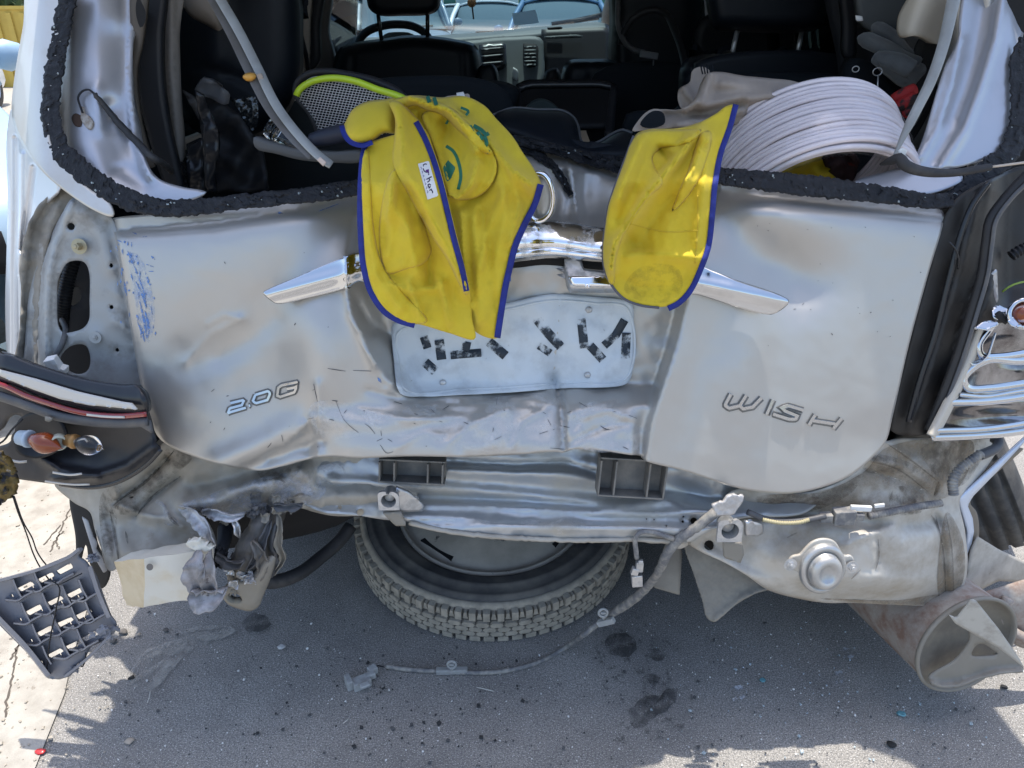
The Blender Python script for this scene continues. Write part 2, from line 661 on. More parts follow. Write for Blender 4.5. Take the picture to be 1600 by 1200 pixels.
RUST = mat('rusty_steel', (.36, .315, .275), .8, .1, base2=(.25, .16, .12), nscale=26, namt=(.45, .66), bump=.4, bscale=180, base3=(.46, .43, .38), n3scale=14, n3amt=(.5, .7))
DUSTYM = mat('dusty_metal', (.26, .24, .205), .7, .15, base2=(.24, .22, .18), nscale=18, namt=(.4, .7), bump=.15, bscale=150)
CREAM = mat('cream_foam', (.64, .61, .53), .7, base2=(.56, .46, .30), nscale=9, namt=(.48, .7), bump=.12, bscale=130, base3=(.12, .11, .1), n3scale=24, n3amt=(.68, .76))
AMBER = mat('amber_glass', (.30, .055, .008), .12, trans=.35, coat=.5)
CLEARG = mat('clear_glass', (.95, .95, .95), .02, trans=1.0, ior=1.3)
REDL = mat('red_lens', (.22, .008, .01), .12, coat=.8)
# ================================================================== the wrecked car: tailgate
CAR = empty('wrecked_car', (0.0, 2.6, 0.0), 'silver people carrier with a crushed tailgate and no rear glass', 'car')


def rear_plane(px, py):
    """undamaged rear of the car: nearly upright below the window line, raked above it"""
    y = np.where(py > 335, 1.062 - (py - 335) * .000211, 1.062 + (335 - py) * .00058)
    return y + .035 * ((px - 825) / 660.0) ** 2


LEFT_CREASE = [(538, 395), (545, 450), (560, 520), (590, 585), (640, 612)]
RIGHT_FOLD = [(1075, 400), (1066, 470), (1052, 530), (1030, 600), (1012, 660), (1003, 722)]


def gate_Y(px, py):
    px, py = np.asarray(px, float), np.asarray(py, float)
    Y = rear_plane(px, py)
    D = np.zeros(len(px))
    # plate recess pushed in between the two folds
    rec = fold(px, py, [(536, 330), (545, 450), (566, 530), (598, 590), (628, 640), (640, 700)], 9, -1) * 0
    xl = np.interp(py, [300, 395, 450, 520, 585, 640, 720], [560, 538, 547, 566, 596, 640, 690])
    xr = np.interp(py, [300, 400, 470, 530, 600, 660, 722], [1120, 1078, 1068, 1054, 1032, 1014, 1004])
    inL = sm(px, xl - 4, xl + 46)
    inR = 1 - sm(px, xr - 11, xr + 7)
    low = 1 - .86 * sm(py, 596, 640)
    top = sm(py, 330, 450)
    D -= .062 * inL * inR * low * (.45 + .55 * top)
    # right panel lip stands proud of the fold
    D += .010 * sm(px, xr - 4, xr + 8) * np.exp(-np.clip(px - xr, 0, None) / 60) * sm(py, 480, 600)
    # lower band rolls out towards its hem
    D += .026 * sm(py, 628, 708) * sm(px, 470, 560) * (1 - sm(px, 985, 1003))
    # left bulge and the soft trough before it
    D += blob(px, py, 500, 545, 52, 105, .030, -8)
    D -= blob(px, py, 395, 590, 90, 50, .011, -28)
    D += crease(px, py, [(290, 566), (330, 522), (376, 498)], 14, .006) - ridge(px, py, [(345, 560), (395, 530), (430, 500)], 18, .005)
    D -= ridge(px, py, [(1110, 320), (1175, 392), (1238, 440)], 48, .014)
    D -= blob(px, py, 330, 520, 60, 70, .004, 0)
    D += blob(px, py, 300, 430, 120, 60, .007, -30)
    D -= ridge(px, py, [(300, 560), (400, 500), (470, 430), (560, 350)], 38, .010)
    # surfaces turn inwards towards the centre of the window sill
    D -= .085 * sm(px, 430, 600) * sm(-py, -430, -300) * (1 - sm(px, 1000, 1220))
    D -= blob(px, py, 1215, 405, 85, 52, .018, 20)
    D += blob(px, py, 1270, 350, 90, 40, .004)
    # crumpled sill in the middle
    cen = sm(px, 760, 830) * (1 - sm(px, 960, 1060)) * sm(-py, -374, -334)
    D -= .06 * cen
    D += crease(px, py, [(886, 244), (895, 290), (903, 350)], 8, .028) * cen + ridge(px, py, [(866, 262), (880, 310), (872, 348)], 9, .012) * cen - ridge(px, py, [(915, 262), (912, 310), (920, 350)], 10, .014) * cen
    D -= ridge(px, py, [(930, 250), (934, 350)], 16, .010) * cen
    D += blob(px, py, 846, 305, 26, 34, .012) - blob(px, py, 872, 275, 18, 16, .008)
    D += ridge(px, py, [(835, 242), (880, 262), (930, 268)], 10, .010)
    # crease below the 2.0 badge, small kinks at the hem
    D += crease(px, py, [(497, 600), (500, 640), (496, 690), (500, 716)], 7, .009)
    D -= crease(px, py, [(478, 655), (492, 682), (480, 705)], 9, .010)
    D += ridge(px, py, [(345, 722), (420, 690), (470, 660)], 20, .012)
    D -= ridge(px, py, [(380, 735), (450, 706), (500, 690)], 9, .008)
    D += ridge(px, py, [(508, 655), (600, 662), (690, 648)], 14, .007)
    D -= ridge(px, py, [(620, 618), (700, 640), (760, 636)], 14, .008)
    D += crease(px, py, [(610, 600), (680, 622), (730, 624)], 9, .006)
    # fold beside the number plate at x = 880
    D -= crease(px, py, [(866, 590), (879, 640), (882, 712)], 5, .020)
    D += .014 * sm(px, 872, 886) * (1 - sm(px, 884, 930)) * sm(py, 600, 660)
    D += crease(px, py, [(885, 650), (930, 632), (965, 620)], 6, .006)
    D -= crease(px, py, [(886, 690), (902, 662), (900, 640)], 5, .006)
    D += crease(px, py, [(795, 628), (790, 690)], 8, .004)
    D -= blob(px, py, 975, 690, 22, 14, .006)
    # left shoulder of the recess: the pinch by the garnish tip
    D += crease(px, py, [(541, 448), (548, 490), (566, 530), (585, 570)], 6, .018)
    D -= crease(px, py, [(556, 462), (580, 515)], 10, .012)
    # right panel, gentle waves
    D += blob(px, py, 1150, 600, 40, 110, .007, 12) - blob(px, py, 1090, 580, 26, 90, .007, 12) - blob(px, py, 1215, 560, 30, 100, .005, 10)
    D -= blob(px, py, 1350, 690, 120, 40, .004)
    # left / right edge of the skin curls back
    ex = np.interp(py, [330, 430, 520, 610, 690], [172, 190, 205, 222, 250])
    D -= .012 * np.exp(-np.clip(px - ex, 0, None) / 6)
    # rolled top edge
    ytop = np.interp(px, [170, 330, 470, 560, 800, 900, 1000, 1180, 1300, 1478], [362, 349, 328, 308, 240, 250, 288, 307, 320, 338])
    D -= .030 * np.exp(-np.clip(py - ytop, 0, None) / 9) 
    for ln, a in (([(600, 600), (650, 618), (700, 628), (770, 622), (860, 640)], -.007), ([(560, 640), (640, 656), (720, 650)], .006), ([(700, 692), (740, 660), (790, 640)], .006), ([(910, 652), (950, 640), (990, 655)], .006),
                  ([(890, 692), (940, 668), (985, 660)], -.006), ([(440, 700), (470, 668), (490, 650)], .008), ([(418, 716), (455, 690), (482, 680)], -.007), ([(326, 506), (350, 492), (378, 498)], .003), ([(800, 700), (815, 660), (850, 640)], .005),
                  ([(620, 700), (660, 676), (690, 680)], .004), ([(575, 610), (620, 622), (690, 640)], -.006), ([(560, 470), (575, 500), (600, 520)], -.006)):
        D += crease(px, py, ln, 5, a)
    zone = inL * inR
    n1 = vnoise(px, py, 70, 3.1, 3)
    n2 = vnoise(px, py, 22, 9.7, 2)
    D += n1 * (.0011 + .004 * zone) + n2 * (.0003 + .0016 * zone * sm(py, 380, 620) + .0008 * np.exp(-((px - 470) / 60) ** 2 - ((py - 690) / 40) ** 2))
    return Y - D


GATE_OUT = [(170, 345), (178, 362), (190, 430), (205, 520), (222, 610), (238, 665), (250, 686), (270, 700), (330, 722), (400, 735), (440, 729), (500, 714),
            (560, 716), (640, 713), (720, 714), (800, 711), (872, 706), (880, 708), (888, 703), (940, 704), (985, 711), (1000, 712), (1006, 719), (1070, 736),
            (1150, 762), (1200, 770), (1240, 771), (1290, 760), (1330, 742), (1362, 716), (1384, 690), (1395, 650), (1420, 540), (1450, 430), (1474, 345),
            (1472, 329), (1400, 318), (1300, 305), (1180, 292), (1100, 285), (1040, 278), (985, 262), (930, 252), (885, 238), (840, 224), (790, 222), (720, 240),
            (640, 270), (560, 284), (470, 304), (330, 324), (240, 334)]
gate = panel('tailgate', GATE_OUT, gate_Y, SILVER, CAR, step=5, thick=.004)

# --- number plate, bent and scraped, its characters torn past reading
PLATE_OUT = [(612, 512), (616, 504), (700, 490), (790, 474), (860, 460), (930, 464), (980, 470), (988, 476), (990, 520), (986, 590), (978, 600), (880, 606), (800, 612), (720, 616), (634, 618), (624, 612), (616, 560)]


def plate_Y(px, py):
    return gate_Y(px, py) - .008 - ridge(px, py, [(790, 470), (800, 600)], 30, .008) + crease(px, py, [(876, 455), (862, 620)], 9, .010) - crease(px, py, [(640, 600), (720, 560), (800, 575)], 12, .005) + ridge(px, py, [(900, 600), (960, 540), (990, 500)], 12, .004) - vnoise(np.ravel(px), np.ravel(py), 34, 2.7, 2) * .0035


plate = panel('licence_plate', PLATE_OUT, plate_Y, mat('plate_white', (.58, .63, .66), .45, base2=(.42, .45, .47), nscale=18, namt=(.5, .75), bump=.2, bscale=60, base3=(.25, .26, .27), n3scale=60, n3amt=(.66, .74)), CAR, step=7, thick=.0015)
PLATE_INK = decal_mat('plate_ink', (.018, .028, .04), .5, .41, .52, 55)
for line, w in (([(662, 526), (668, 544)], 13), ([(664, 566), (680, 580)], 15), ([(686, 531), (690, 562)], 15), ([(704, 555), (752, 551)], 13), ([(730, 534), (727, 548)], 13), ([(764, 534), (790, 556)], 15),
                ([(840, 500), (856, 520), (876, 542)], 15), ([(842, 540), (860, 552)], 12), ([(908, 498), (913, 544)], 14), ([(922, 540), (942, 562)], 14), ([(944, 540), (962, 524), (976, 500)], 13), ([(979, 520), (977, 560)], 14)):
    q = resample(np.array(line, float), 3)
    obj('plate_mark', *bar_mesh(q, w, plate_Y, .0016, .0003, .8), PLATE_INK, plate)
q = catmull(np.array([(622, 520), (700, 500), (790, 484), (860, 470), (930, 474), (980, 482), (980, 590), (880, 598), (800, 604), (720, 608), (636, 610), (624, 570)], float), 5, closed=True)
obj('plate_border', *bar_mesh(q, 4, plate_Y, .0014, .0002, .5, True), MATS['plate_white'], plate)
for x_, y_ in ((690, 512), (920, 484), (692, 598), (918, 586)):
    obj('plate_bolt', *lathe_mesh([(.0055, 0), (.005, .002), (.003, .003), (.0003, .003)], P(x_, y_, float(plate_Y(np.array([x_]), np.array([y_]))[0]) - .0005), basis((0, -1, .2)), 14), STEEL, plate)

# --- chrome garnish across the gate
def garn_Y(px, py):
    return rear_plane(px, py) - .026


GL = [(411, 457), (418, 452), (470, 430), (520, 409), (548, 399), (560, 396), (575, 396), (575, 440), (560, 440), (541, 450), (480, 466), (436, 475), (428, 473)]


def gl_Y(px, py):
    mid = np.interp(px, [411, 575], [462, 418])
    return rear_plane(px, py) - .020 - .006 * np.exp(-((py - mid) / 12) ** 2) - crease(px, py, [(540, 395), (541, 450)], 6, .008) + .014 * sm(px, 545, 575)


GCHROME = mat('garnish_chrome', (.60, .61, .62), .09, 1.0, 0, bump=.02, bscale=30)
o = panel('garnish', GL, gl_Y, GCHROME, gate, step=3, thick=.012)
GRt = [(1085, 415), (1115, 424), (1150, 437), (1222, 462), (1233, 470), (1229, 478), (1208, 491), (1195, 491), (1155, 481), (1120, 470), (1095, 462), (1072, 455)]


def gr_Y(px, py):
    mid = np.interp(px, [1072, 1233], [438, 472])
    return rear_plane(px, py) - .022 - .007 * np.exp(-((py - mid) / 13) ** 2) + .016 * (1 - sm(px, 1085, 1150))


panel('garnish', GRt, gr_Y, GCHROME, gate, step=4, thick=.014)
# bent middle of the garnish, pushed up
rows = []
for yy0, yy1, Yo in ((352, 362, .030), (357, 368, .012), (372, 382, -.004), (384, 392, -.012), (394, 398, -.010), (401, 404, -.016), (411, 408, -.004)):
    r = []
    for x in (776, 800, 825, 850, 875, 900, 925, 950, 975):
        arch = -9 * np.exp(-((x - 862) / 60) ** 2)
        y = yy0 + (yy1 - yy0) * (x - 776) / 199 + arch + (12 if x < 790 else 0) + random.uniform(-.5, .5)
        r.append(P(x, y, 1.085 + Yo + .010 * sin(x * .045) + random.uniform(-.0008, .0008)))
    rows.append(r)
V, F = loft_mesh(rows, 44, 80)
solid(obj('garnish', V, F, CHROME_DENT, gate), .003)
panel('garnish_hole', [(928, 366), (938, 361), (952, 363), (955, 375), (945, 383), (932, 381)], 1.068, mat('brown_cavity', (.12, .09, .05), .6), gate, step=4, thick=.002)
panel('garnish_back', [(770, 405), (850, 398), (945, 405), (955, 420), (900, 418), (850, 414), (790, 418)], 1.098, HOLEDARK, gate, step=8, thick=.003)
# latch / plate-lamp housing under it
def ledge_Y(px, py):
    return 1.070 - .0009 * (py - 420)
panel('lamp_housing', [(882, 405), (908, 404), (912, 420), (948, 424), (975, 440), (972, 446), (892, 446), (886, 436)], ledge_Y, STEEL, gate, step=5, smooth=False, thick=.02)
panel('lamp_housing_lip', [(888, 432), (955, 430), (980, 448), (896, 446)], lambda x, y: 1.047 - .0004 * (y - 430), CHROME_DENT, gate, step=5, smooth=False, thick=.006)
# round emblem, half pulled off (ring only)
ring = [P(842 + 22 * cos(a) * (1 + .05 * sin(2 * a)), 308 + 37 * sin(a), 1.092 - .004 * cos(a)) for a in np.linspace(0, 2 * pi, 40, endpoint=False)]
tube('emblem_ring', ring, .0042, CHROME, gate, sides=8, closed=True)
panel('emblem_back', [(832, 300), (840, 278), (852, 272), (864, 282), (870, 308), (864, 336), (850, 344), (838, 336)], pillow([(832, 300), (840, 278), (852, 272), (864, 282), (870, 308), (864, 336), (850, 344), (838, 336)], 1.104, .014, 18), SILVER_LOW, gate, step=4)

# --- badges
BADGE_M = mat('badge_chrome', (.50, .51, .52), .16, 1.0)
BADGE_RIM = mat('badge_shadow_grime', (.16, .155, .14), .7)  # dark outline paints the letters' shadow as well as border dirt
def letters(name, glyphs, w, base, org, ex, ey, h=.0028):
    """glyph strokes in badge units -> bevelled chrome bars on the gate skin"""
    for g in glyphs:
        parts, rim_ = [], []
        for st in g:
            q = np.array([org + np.array(p, float)[0] * ex + np.array(p, float)[1] * ey for p in st])
            q = resample(q, 2.5)
            parts.append(bar_mesh(q, w, gate_Y, h, .0006, .55))
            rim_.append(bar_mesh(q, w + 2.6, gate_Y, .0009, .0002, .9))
        b_ = obj(name, *join(parts), BADGE_M, gate, smooth=False)
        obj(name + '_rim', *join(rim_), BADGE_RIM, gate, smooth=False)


# 2.0 G   (px strokes traced)
bad1 = [[[(360, 630), (381, 625), (378, 633), (359, 638), (356, 646)], [(356, 646), (360, 644), (384, 637)]],
        [[(389, 634), (391, 633.5)]],
        [[(399, 617), (419, 611), (422, 615), (418, 625), (400, 630), (395, 627), (399, 617)]],
        [[(465, 597), (440, 602), (435, 606), (433, 618), (438, 620), (460, 613), (463, 605), (448, 608)]]]
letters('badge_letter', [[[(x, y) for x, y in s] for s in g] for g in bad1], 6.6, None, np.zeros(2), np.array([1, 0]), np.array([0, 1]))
# WISH
bad2 = [[[(1142, 616), (1133, 633), (1139, 638), (1156, 634), (1166, 618)], [(1156, 634), (1161, 639), (1176, 636), (1190, 622)]],
        [[(1208, 625), (1198, 648)]],
        [[(1255, 641), (1232, 634), (1222, 637), (1226, 642), (1246, 650), (1243, 655), (1233, 655), (1208, 647)]],
        [[(1274, 648), (1264, 664)], [(1315, 654), (1302, 670)], [(1269, 657), (1308, 663)]]]
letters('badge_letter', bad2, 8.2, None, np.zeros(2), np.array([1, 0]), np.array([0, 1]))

# --- paint marks, scratches
def marks_obj(name, lines, m, w=(1.2, 3), Yf=gate_Y, lift=.0006, parent=None):
    parts = []
    for l in lines:
        q = catmull(np.asarray(l, float), 4) if len(l) > 2 else resample(np.asarray(l, float), 4)
        if len(q) < 2:
            continue
        ww = random.uniform(*w) * np.sin(np.linspace(.25, pi - .25, len(q)))
        parts.append(bar_mesh(q, np.maximum(ww, .6), Yf, .0002, lift, .8))
    o = obj(name, *join(parts), m, parent or gate)
    o['kind'] = 'stuff'
    return o


BLUE_S = decal_mat('blue_paint_transfer', (.12, .24, .52), .6, .40, .58, 160)
bl = [[(199, 392), (204, 402), (206, 412)], [(204, 402), (216, 432), (226, 462), (229, 482)], [(212, 440), (222, 460), (228, 480)], [(226, 485), (232, 510), (230, 532)],
      [(218, 470), (226, 505), (229, 530)], [(183, 375), (190, 378)], [(181, 385), (184, 392)], [(206, 362), (214, 366)], [(222, 370), (230, 369)], [(228, 413), (240, 417)], [(232, 424), (241, 424)],
      [(236, 400), (242, 406)], [(190, 418), (193, 426)], [(194, 440), (198, 462)], [(236, 480), (238, 492)], [(214, 500), (222, 520), (226, 534)], [(795, 425), (798, 440)], [(498, 330), (530, 318)], [(430, 332), (442, 333)], [(590, 590), (596, 598)]]
for i in range(40):
    x, y = random.gauss(212, 12), random.uniform(375, 520)
    x += (y - 440) * .16
    a = random.uniform(.9, 1.7)
    L = random.uniform(3, 12)
    bl.append([(x, y), (x + L * cos(a) * .5, y + L * sin(a))])
marks_obj('paint_transfer', bl, BLUE_S, (1.5, 4.5))
BLUE_F = decal_mat('blue_paint_haze', (.40, .49, .66), .6, .44, .70, 60, mx_alpha=.75)
panel('paint_haze', [(203, 395), (218, 400), (236, 450), (242, 500), (232, 536), (222, 520), (208, 450)], lambda x, y: gate_Y(x, y) - .0005, BLUE_F, gate, step=6)
DARK_S = mat('dark_scratch', (.07, .07, .075), .6)
dk = [[(525, 627), (530, 640), (537, 655), (548, 667), (560, 676)], [(519, 626), (528, 627)], [(490, 600), (493, 614), (496, 628)], [(537, 646), (542, 640)], [(570, 662), (578, 668), (586, 678)], [(595, 673), (596, 681)],
      [(480, 655), (490, 653)], [(514, 655), (522, 657)], [(440, 680), (442, 690)], [(418, 700), (424, 692)], [(594, 695), (604, 708), (614, 706)], [(777, 620), (776, 632)], [(770, 675), (771, 668)],
      [(938, 665), (946, 670), (952, 671)], [(330, 612), (335, 608)], [(512, 576), (540, 580)], [(552, 579), (580, 580)], [(860, 700), (884, 702)]]
for i in range(24):
    x, y = random.uniform(560, 990), random.uniform(622, 700)
    a = random.gauss(0, .5)
    L = random.uniform(2, 16)
    dk.append([(x, y), (x + L * cos(a), y + L * sin(a))])
for i in range(22):
    x, y = random.uniform(1180, 1440), random.uniform(340, 560)
    a = random.uniform(-1.2, 1.2); L = random.choice((1.2, 1.5, 2, 4))
    dk.append([(x, y), (x + L * cos(a), y + L * sin(a))])
for i in range(12):
    x, y = random.uniform(240, 520), random.uniform(350, 720)
    a = random.uniform(-1.2, 1.2); L = random.choice((1.2, 1.5, 2, 4))
    dk.append([(x, y), (x + L * cos(a), y + L * sin(a))])
marks_obj('scratch', dk, DARK_S, (.6, 1.4))
WHITE_S = decal_mat('bared_paint_scuff', (.84, .83, .82), .5, .46, .80, 30, 0, .55)
for k, pl in enumerate(([(560, 640), (690, 632), (880, 622), (878, 690), (760, 706), (690, 690), (600, 676)], [(886, 650), (950, 622), (992, 640), (1000, 700), (905, 698), (900, 672)], [(486, 632), (540, 628), (600, 660), (520, 690), (490, 670)])):
    panel('paint_scuff', pl, lambda x, y: gate_Y(x, y) - .0007, WHITE_S, gate, step=7)

# ------------------------------------------------------------------ torn urethane round the window
def bead(line, w0, Yf, h=.0045, parent=None, step=2.2, ragged=.36, seed=1.0, name='urethane_bead'):
    L = catmull(np.asarray(line, float)[:, :2], step)
    n = len(L)
    t = np.gradient(L, axis=0)
    t /= np.linalg.norm(t, axis=1, keepdims=True)
    nr = np.stack([-t[:, 1], t[:, 0]], -1)
    s = np.cumsum(np.r_[0, np.linalg.norm(np.diff(L, axis=0), axis=1)])
    w = np.interp(np.linspace(0, 1, n), np.linspace(0, 1, len(w0)), w0) * .9
    K = 11
    ks = np.linspace(-1, 1, K)
    rows = []
    for i in range(n):
        e1 = 1.08 + ragged * (.55 * mnoise.noise((s[i] / 17, seed, 0)) + .55 * mnoise.noise((s[i] / 6.5, seed, 2)) + .3 * mnoise.noise((s[i] / 3.1, seed, 4)))
        e2 = 1.08 + ragged * (.55 * mnoise.noise((s[i] / 15, seed, 5)) + .55 * mnoise.noise((s[i] / 6, seed, 7)) + .3 * mnoise.noise((s[i] / 2.9, seed, 9)))
        r = []
        for k in ks:
            e = e1 if k > 0 else e2
            q = L[i] + nr[i] * (k * w[i] / 2 * e) + t[i] * mnoise.noise((s[i] / 7, k * 3, seed)) * 2.0
            prof = max(0, 1 - abs(k) ** 8)
            wx = s[i] / 15 + 1.2 * mnoise.noise((s[i] / 12, k * 2, seed)); wy = k * 1.5 + seed + .8 * mnoise.noise((s[i] / 12, k * 2, seed + 9))
            c = mnoise.cell((wx, wy, 1))
            hh = h * prof * (.62 + .34 * c + .28 * mnoise.noise((s[i] / 9, k * 2, seed + 3)) + .08 * mnoise.noise((s[i] / 3, k * 4, seed)))
            y = float(Yf(np.array([q[0]]), np.array([q[1]]))[0])
            r.append(P(q[0], q[1], y - hh - .0005))
        rows.append(r)
    V = np.array(rows).reshape(-1, 3)
    F = [(i * K + j, i * K + j + 1, (i + 1) * K + j + 1, (i + 1) * K + j) for i in range(n - 1) for j in range(K - 1)]
    o = obj(name, V, F, URETHANE, parent or CAR, smooth=False)
    # glints of safety glass stuck to it
    parts = []
    for _ in range(int(s[-1] / 30)):
        i = random.randrange(n)
        j = random.randrange(2, K - 2)
        c = np.array(rows[i][j])
        d = random.uniform(.0006, .0018)
        parts.append(box_mesh(c + np.array([0, -d * .6, 0]), (d * 2, d * 1.2, d * 1.4), rotm(random.uniform(0, 90), random.uniform(0, 90), random.uniform(0, 90))))
    g = obj('glass_crumbs', *join(parts), CRUMB, o, smooth=False)
    g['kind'] = 'stuff'
    return o


def win_Y(px, py):
    return rear_plane(px, py) - .002


bead([(108, -25), (100, 20), (90, 70), (84, 120), (78, 170), (82, 205), (98, 240), (128, 268), (165, 295), (210, 315), (250, 324), (300, 324), (360, 317), (430, 310), (500, 302), (575, 290)],
     [34, 34, 31, 31, 33, 38, 36, 32, 28, 26, 25, 25, 26, 27], win_Y, seed=1.3)


def sill_Y(px, py):
    return gate_Y(px, py + 8) - .002


bead([(1105, 272), (1150, 278), (1200, 283), (1260, 290), (1330, 298), (1400, 307), (1450, 314), (1490, 312)], [28, 30, 34, 36, 32, 29, 26, 22], win_Y, ragged=.35, seed=4.1)
bead([(1470, 318), (1505, 300), (1530, 278), (1555, 258), (1578, 235), (1592, 190), (1594, 140), (1592, 95), (1604, 60)], [22, 34, 40, 36, 34, 32, 34, 30, 24], lambda x, y: rear_plane(x, y) + .03, seed=6.2)
bead([(790, 218), (822, 222), (862, 232), (905, 243), (950, 254), (1000, 262)], [16, 18, 18, 22, 26, 24], lambda x, y: gate_Y(x, y + 9) - .004, h=.012, seed=8.8)
bead([(806, 232), (836, 240), (862, 258), (880, 282), (892, 305)], [12, 15, 15, 13, 9], lambda x, y: gate_Y(x, y) - .004, h=.010, ragged=.8, seed=9.9)
# ================================================================== window frame, flanges, quarter panels
def frame_Y(px, py):
    d = np.clip((78 - px) / 60.0, 0, 1.2)
    return rear_plane(px, py) + .10 * d ** 2.2 - .004 + .012 * sm(py, 230, 330) * sm(-px, -60, -20)


FR_L = [(46, -30), (100, -30), (94, 40), (84, 110), (76, 180), (80, 225), (105, 262), (140, 295), (172, 318), (176, 338), (150, 330), (110, 305), (70, 272), (40, 235), (22, 198), (18, 170), (24, 110), (36, 40)]
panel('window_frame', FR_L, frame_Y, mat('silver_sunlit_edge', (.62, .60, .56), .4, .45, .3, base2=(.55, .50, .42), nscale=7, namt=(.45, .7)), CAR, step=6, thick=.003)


def flange_Y(px, py):
    px = np.asarray(px, float)
    Y = rear_plane(px, py) + .025
    Y = Y + .05 * sm(px, 150, 225) * (1 - sm(py, 200, 300))
    Y -= ridge(px, py, [(205, -20), (206, 60), (204, 150), (212, 220), (235, 275)], 7, .012)
    Y += ridge(px, py, [(170, 170), (165, 215), (185, 260), (225, 285)], 16, .012)
    Y -= ridge(px, py, [(150, 140), (158, 200), (180, 250)], 12, .006)
    Y += blob(px, py, 165, 65, 34, 40, .007) - blob(px, py, 185, 30, 20, 22, .005)
    Y += .03 * sm(-px, -116, -92)
    Y += vnoise(px, py, 60, 5.5, 2) * .0015
    return Y


FL_L = [(113, -25), (214, -25), (219, 5), (226, 25), (220, 42), (210, 60), (208, 110), (211, 150), (216, 180), (221, 205), (226, 235), (234, 262), (250, 280), (285, 292), (322, 300),
        (300, 312), (250, 318), (215, 313), (180, 298), (150, 280), (118, 252), (95, 228), (90, 205), (92, 160), (98, 100), (106, 30)]
panel('inner_flange', FL_L, flange_Y, SILVER_CLEAN, CAR, step=6, thick=.002)
# torn hole with a wire in it
panel('flange_hole', [(112, 182), (118, 177), (126, 180), (133, 184), (128, 190), (126, 197), (118, 197), (113, 190)], lambda x, y: flange_Y(x, y) - .0015, mat('rusty_hole', (.06, .035, .025), .8), CAR, step=3, thick=.001)
panel('broken_terminal', [(126, 166), (130, 166), (132, 177), (139, 181), (145, 190), (144, 197), (140, 202), (135, 200), (131, 195), (126, 186)], lambda x, y: flange_Y(x, y) - .004, mat('grimy_white', (.5, .47, .43), .6, base2=(.25, .2, .16), nscale=120), CAR, step=3, smooth=False, thick=.004)


def fy(pts, f, lift=.006):
    a = np.asarray(pts, float)
    return PV(a[:, 0], a[:, 1], f(a[:, 0], a[:, 1]) - lift)


tube('wire', fy([(129, 176), (125, 165), (122, 152), (128, 143), (138, 140), (148, 147)], flange_Y, .008), .0016, BLACK, CAR, step=.004, sides=6)
tube('taped_wire', np.vstack([fy([(148, 146), (165, 168), (190, 197), (220, 228), (240, 247)], flange_Y, .012), [P(255, 256, 1.20), P(268, 268, 1.24)]]), [.0035, .0058, .006, .0055, .005], RUBBER, CAR, step=.005, wobble=.0004)


# right side flange
def flangeR_Y(px, py):
    px = np.asarray(px, float)
    Y = rear_plane(px, py) + .035
    ln = [(1568, -20), (1555, 60), (1530, 140), (1505, 205), (1470, 262)]
    Y -= ridge(px, py, ln, 9, .012)
    Y -= ridge(px, py, [(1500, 60), (1487, 130), (1465, 200), (1440, 245)], 6, .008)
    Y += ridge(px, py, [(1535, 0), (1520, 90), (1490, 180)], 20, .012)
    Y += .02 * sm(px, 1574, 1600) * (py < 250)
    Y += vnoise(px, py, 60, 15.5, 2) * .0016
    return Y


FL_R = [(1514, -25), (1612, -25), (1608, 8), (1602, 40), (1594, 80), (1588, 120), (1586, 150), (1590, 190), (1588, 218), (1560, 240), (1530, 252), (1480, 264), (1440, 262), (1422, 258), (1432, 240), (1446, 205),
        (1462, 150), (1478, 100), (1488, 80), (1498, 55), (1500, 25)]
panel('inner_flange', FL_R, flangeR_Y, SILVER_CLEAN, CAR, step=6, thick=.002)
panel('pillar_back', [(1570, -40), (1625, -40), (1622, 300), (1560, 300), (1580, 180)], 1.33, HOLEDARK, CAR, step=30)
panel('inner_sill', [(1335, 284), (1385, 268), (1408, 262), (1440, 266), (1500, 272), (1505, 280), (1470, 298), (1440, 303), (1390, 296)], lambda x, y: rear_plane(x, y) + .035 - .0006 * (y - 270), SILVER_CLEAN, CAR, step=6, thick=.002)
tube('loose_cable', [P(1376, 257, 1.12), P(1392, 251, 1.10), P(1405, 247, 1.09), P(1412, 256, 1.085), P(1424, 263, 1.083), P(1450, 269, 1.08), P(1490, 270, 1.078), P(1530, 264, 1.078), P(1548, 261, 1.078)],
     [.002, .006, .0085, .008, .007, .006, .0055, .0055, .005], RUBBER, CAR, step=.005)
tube('bare_wire', [P(1546, 261, 1.078), P(1570, 258, 1.078), P(1600, 254, 1.08), P(1640, 250, 1.09)], .0018, mat('tan_wire', (.5, .42, .34), .5), CAR, step=.01, sides=6)
panel('cable_tag', [(1404, 236), (1410, 231), (1418, 235), (1414, 244), (1406, 243)], 1.10, WHITEP, CAR, step=3, smooth=False, thick=.003)

# left quarter: lamp well
WELL = [(150, 322), (172, 338), (182, 360), (200, 430), (214, 520), (232, 615), (236, 650), (150, 625), (60, 600), (22, 590), (36, 560), (40, 520), (44, 470), (56, 420), (74, 380), (96, 335), (116, 308)]


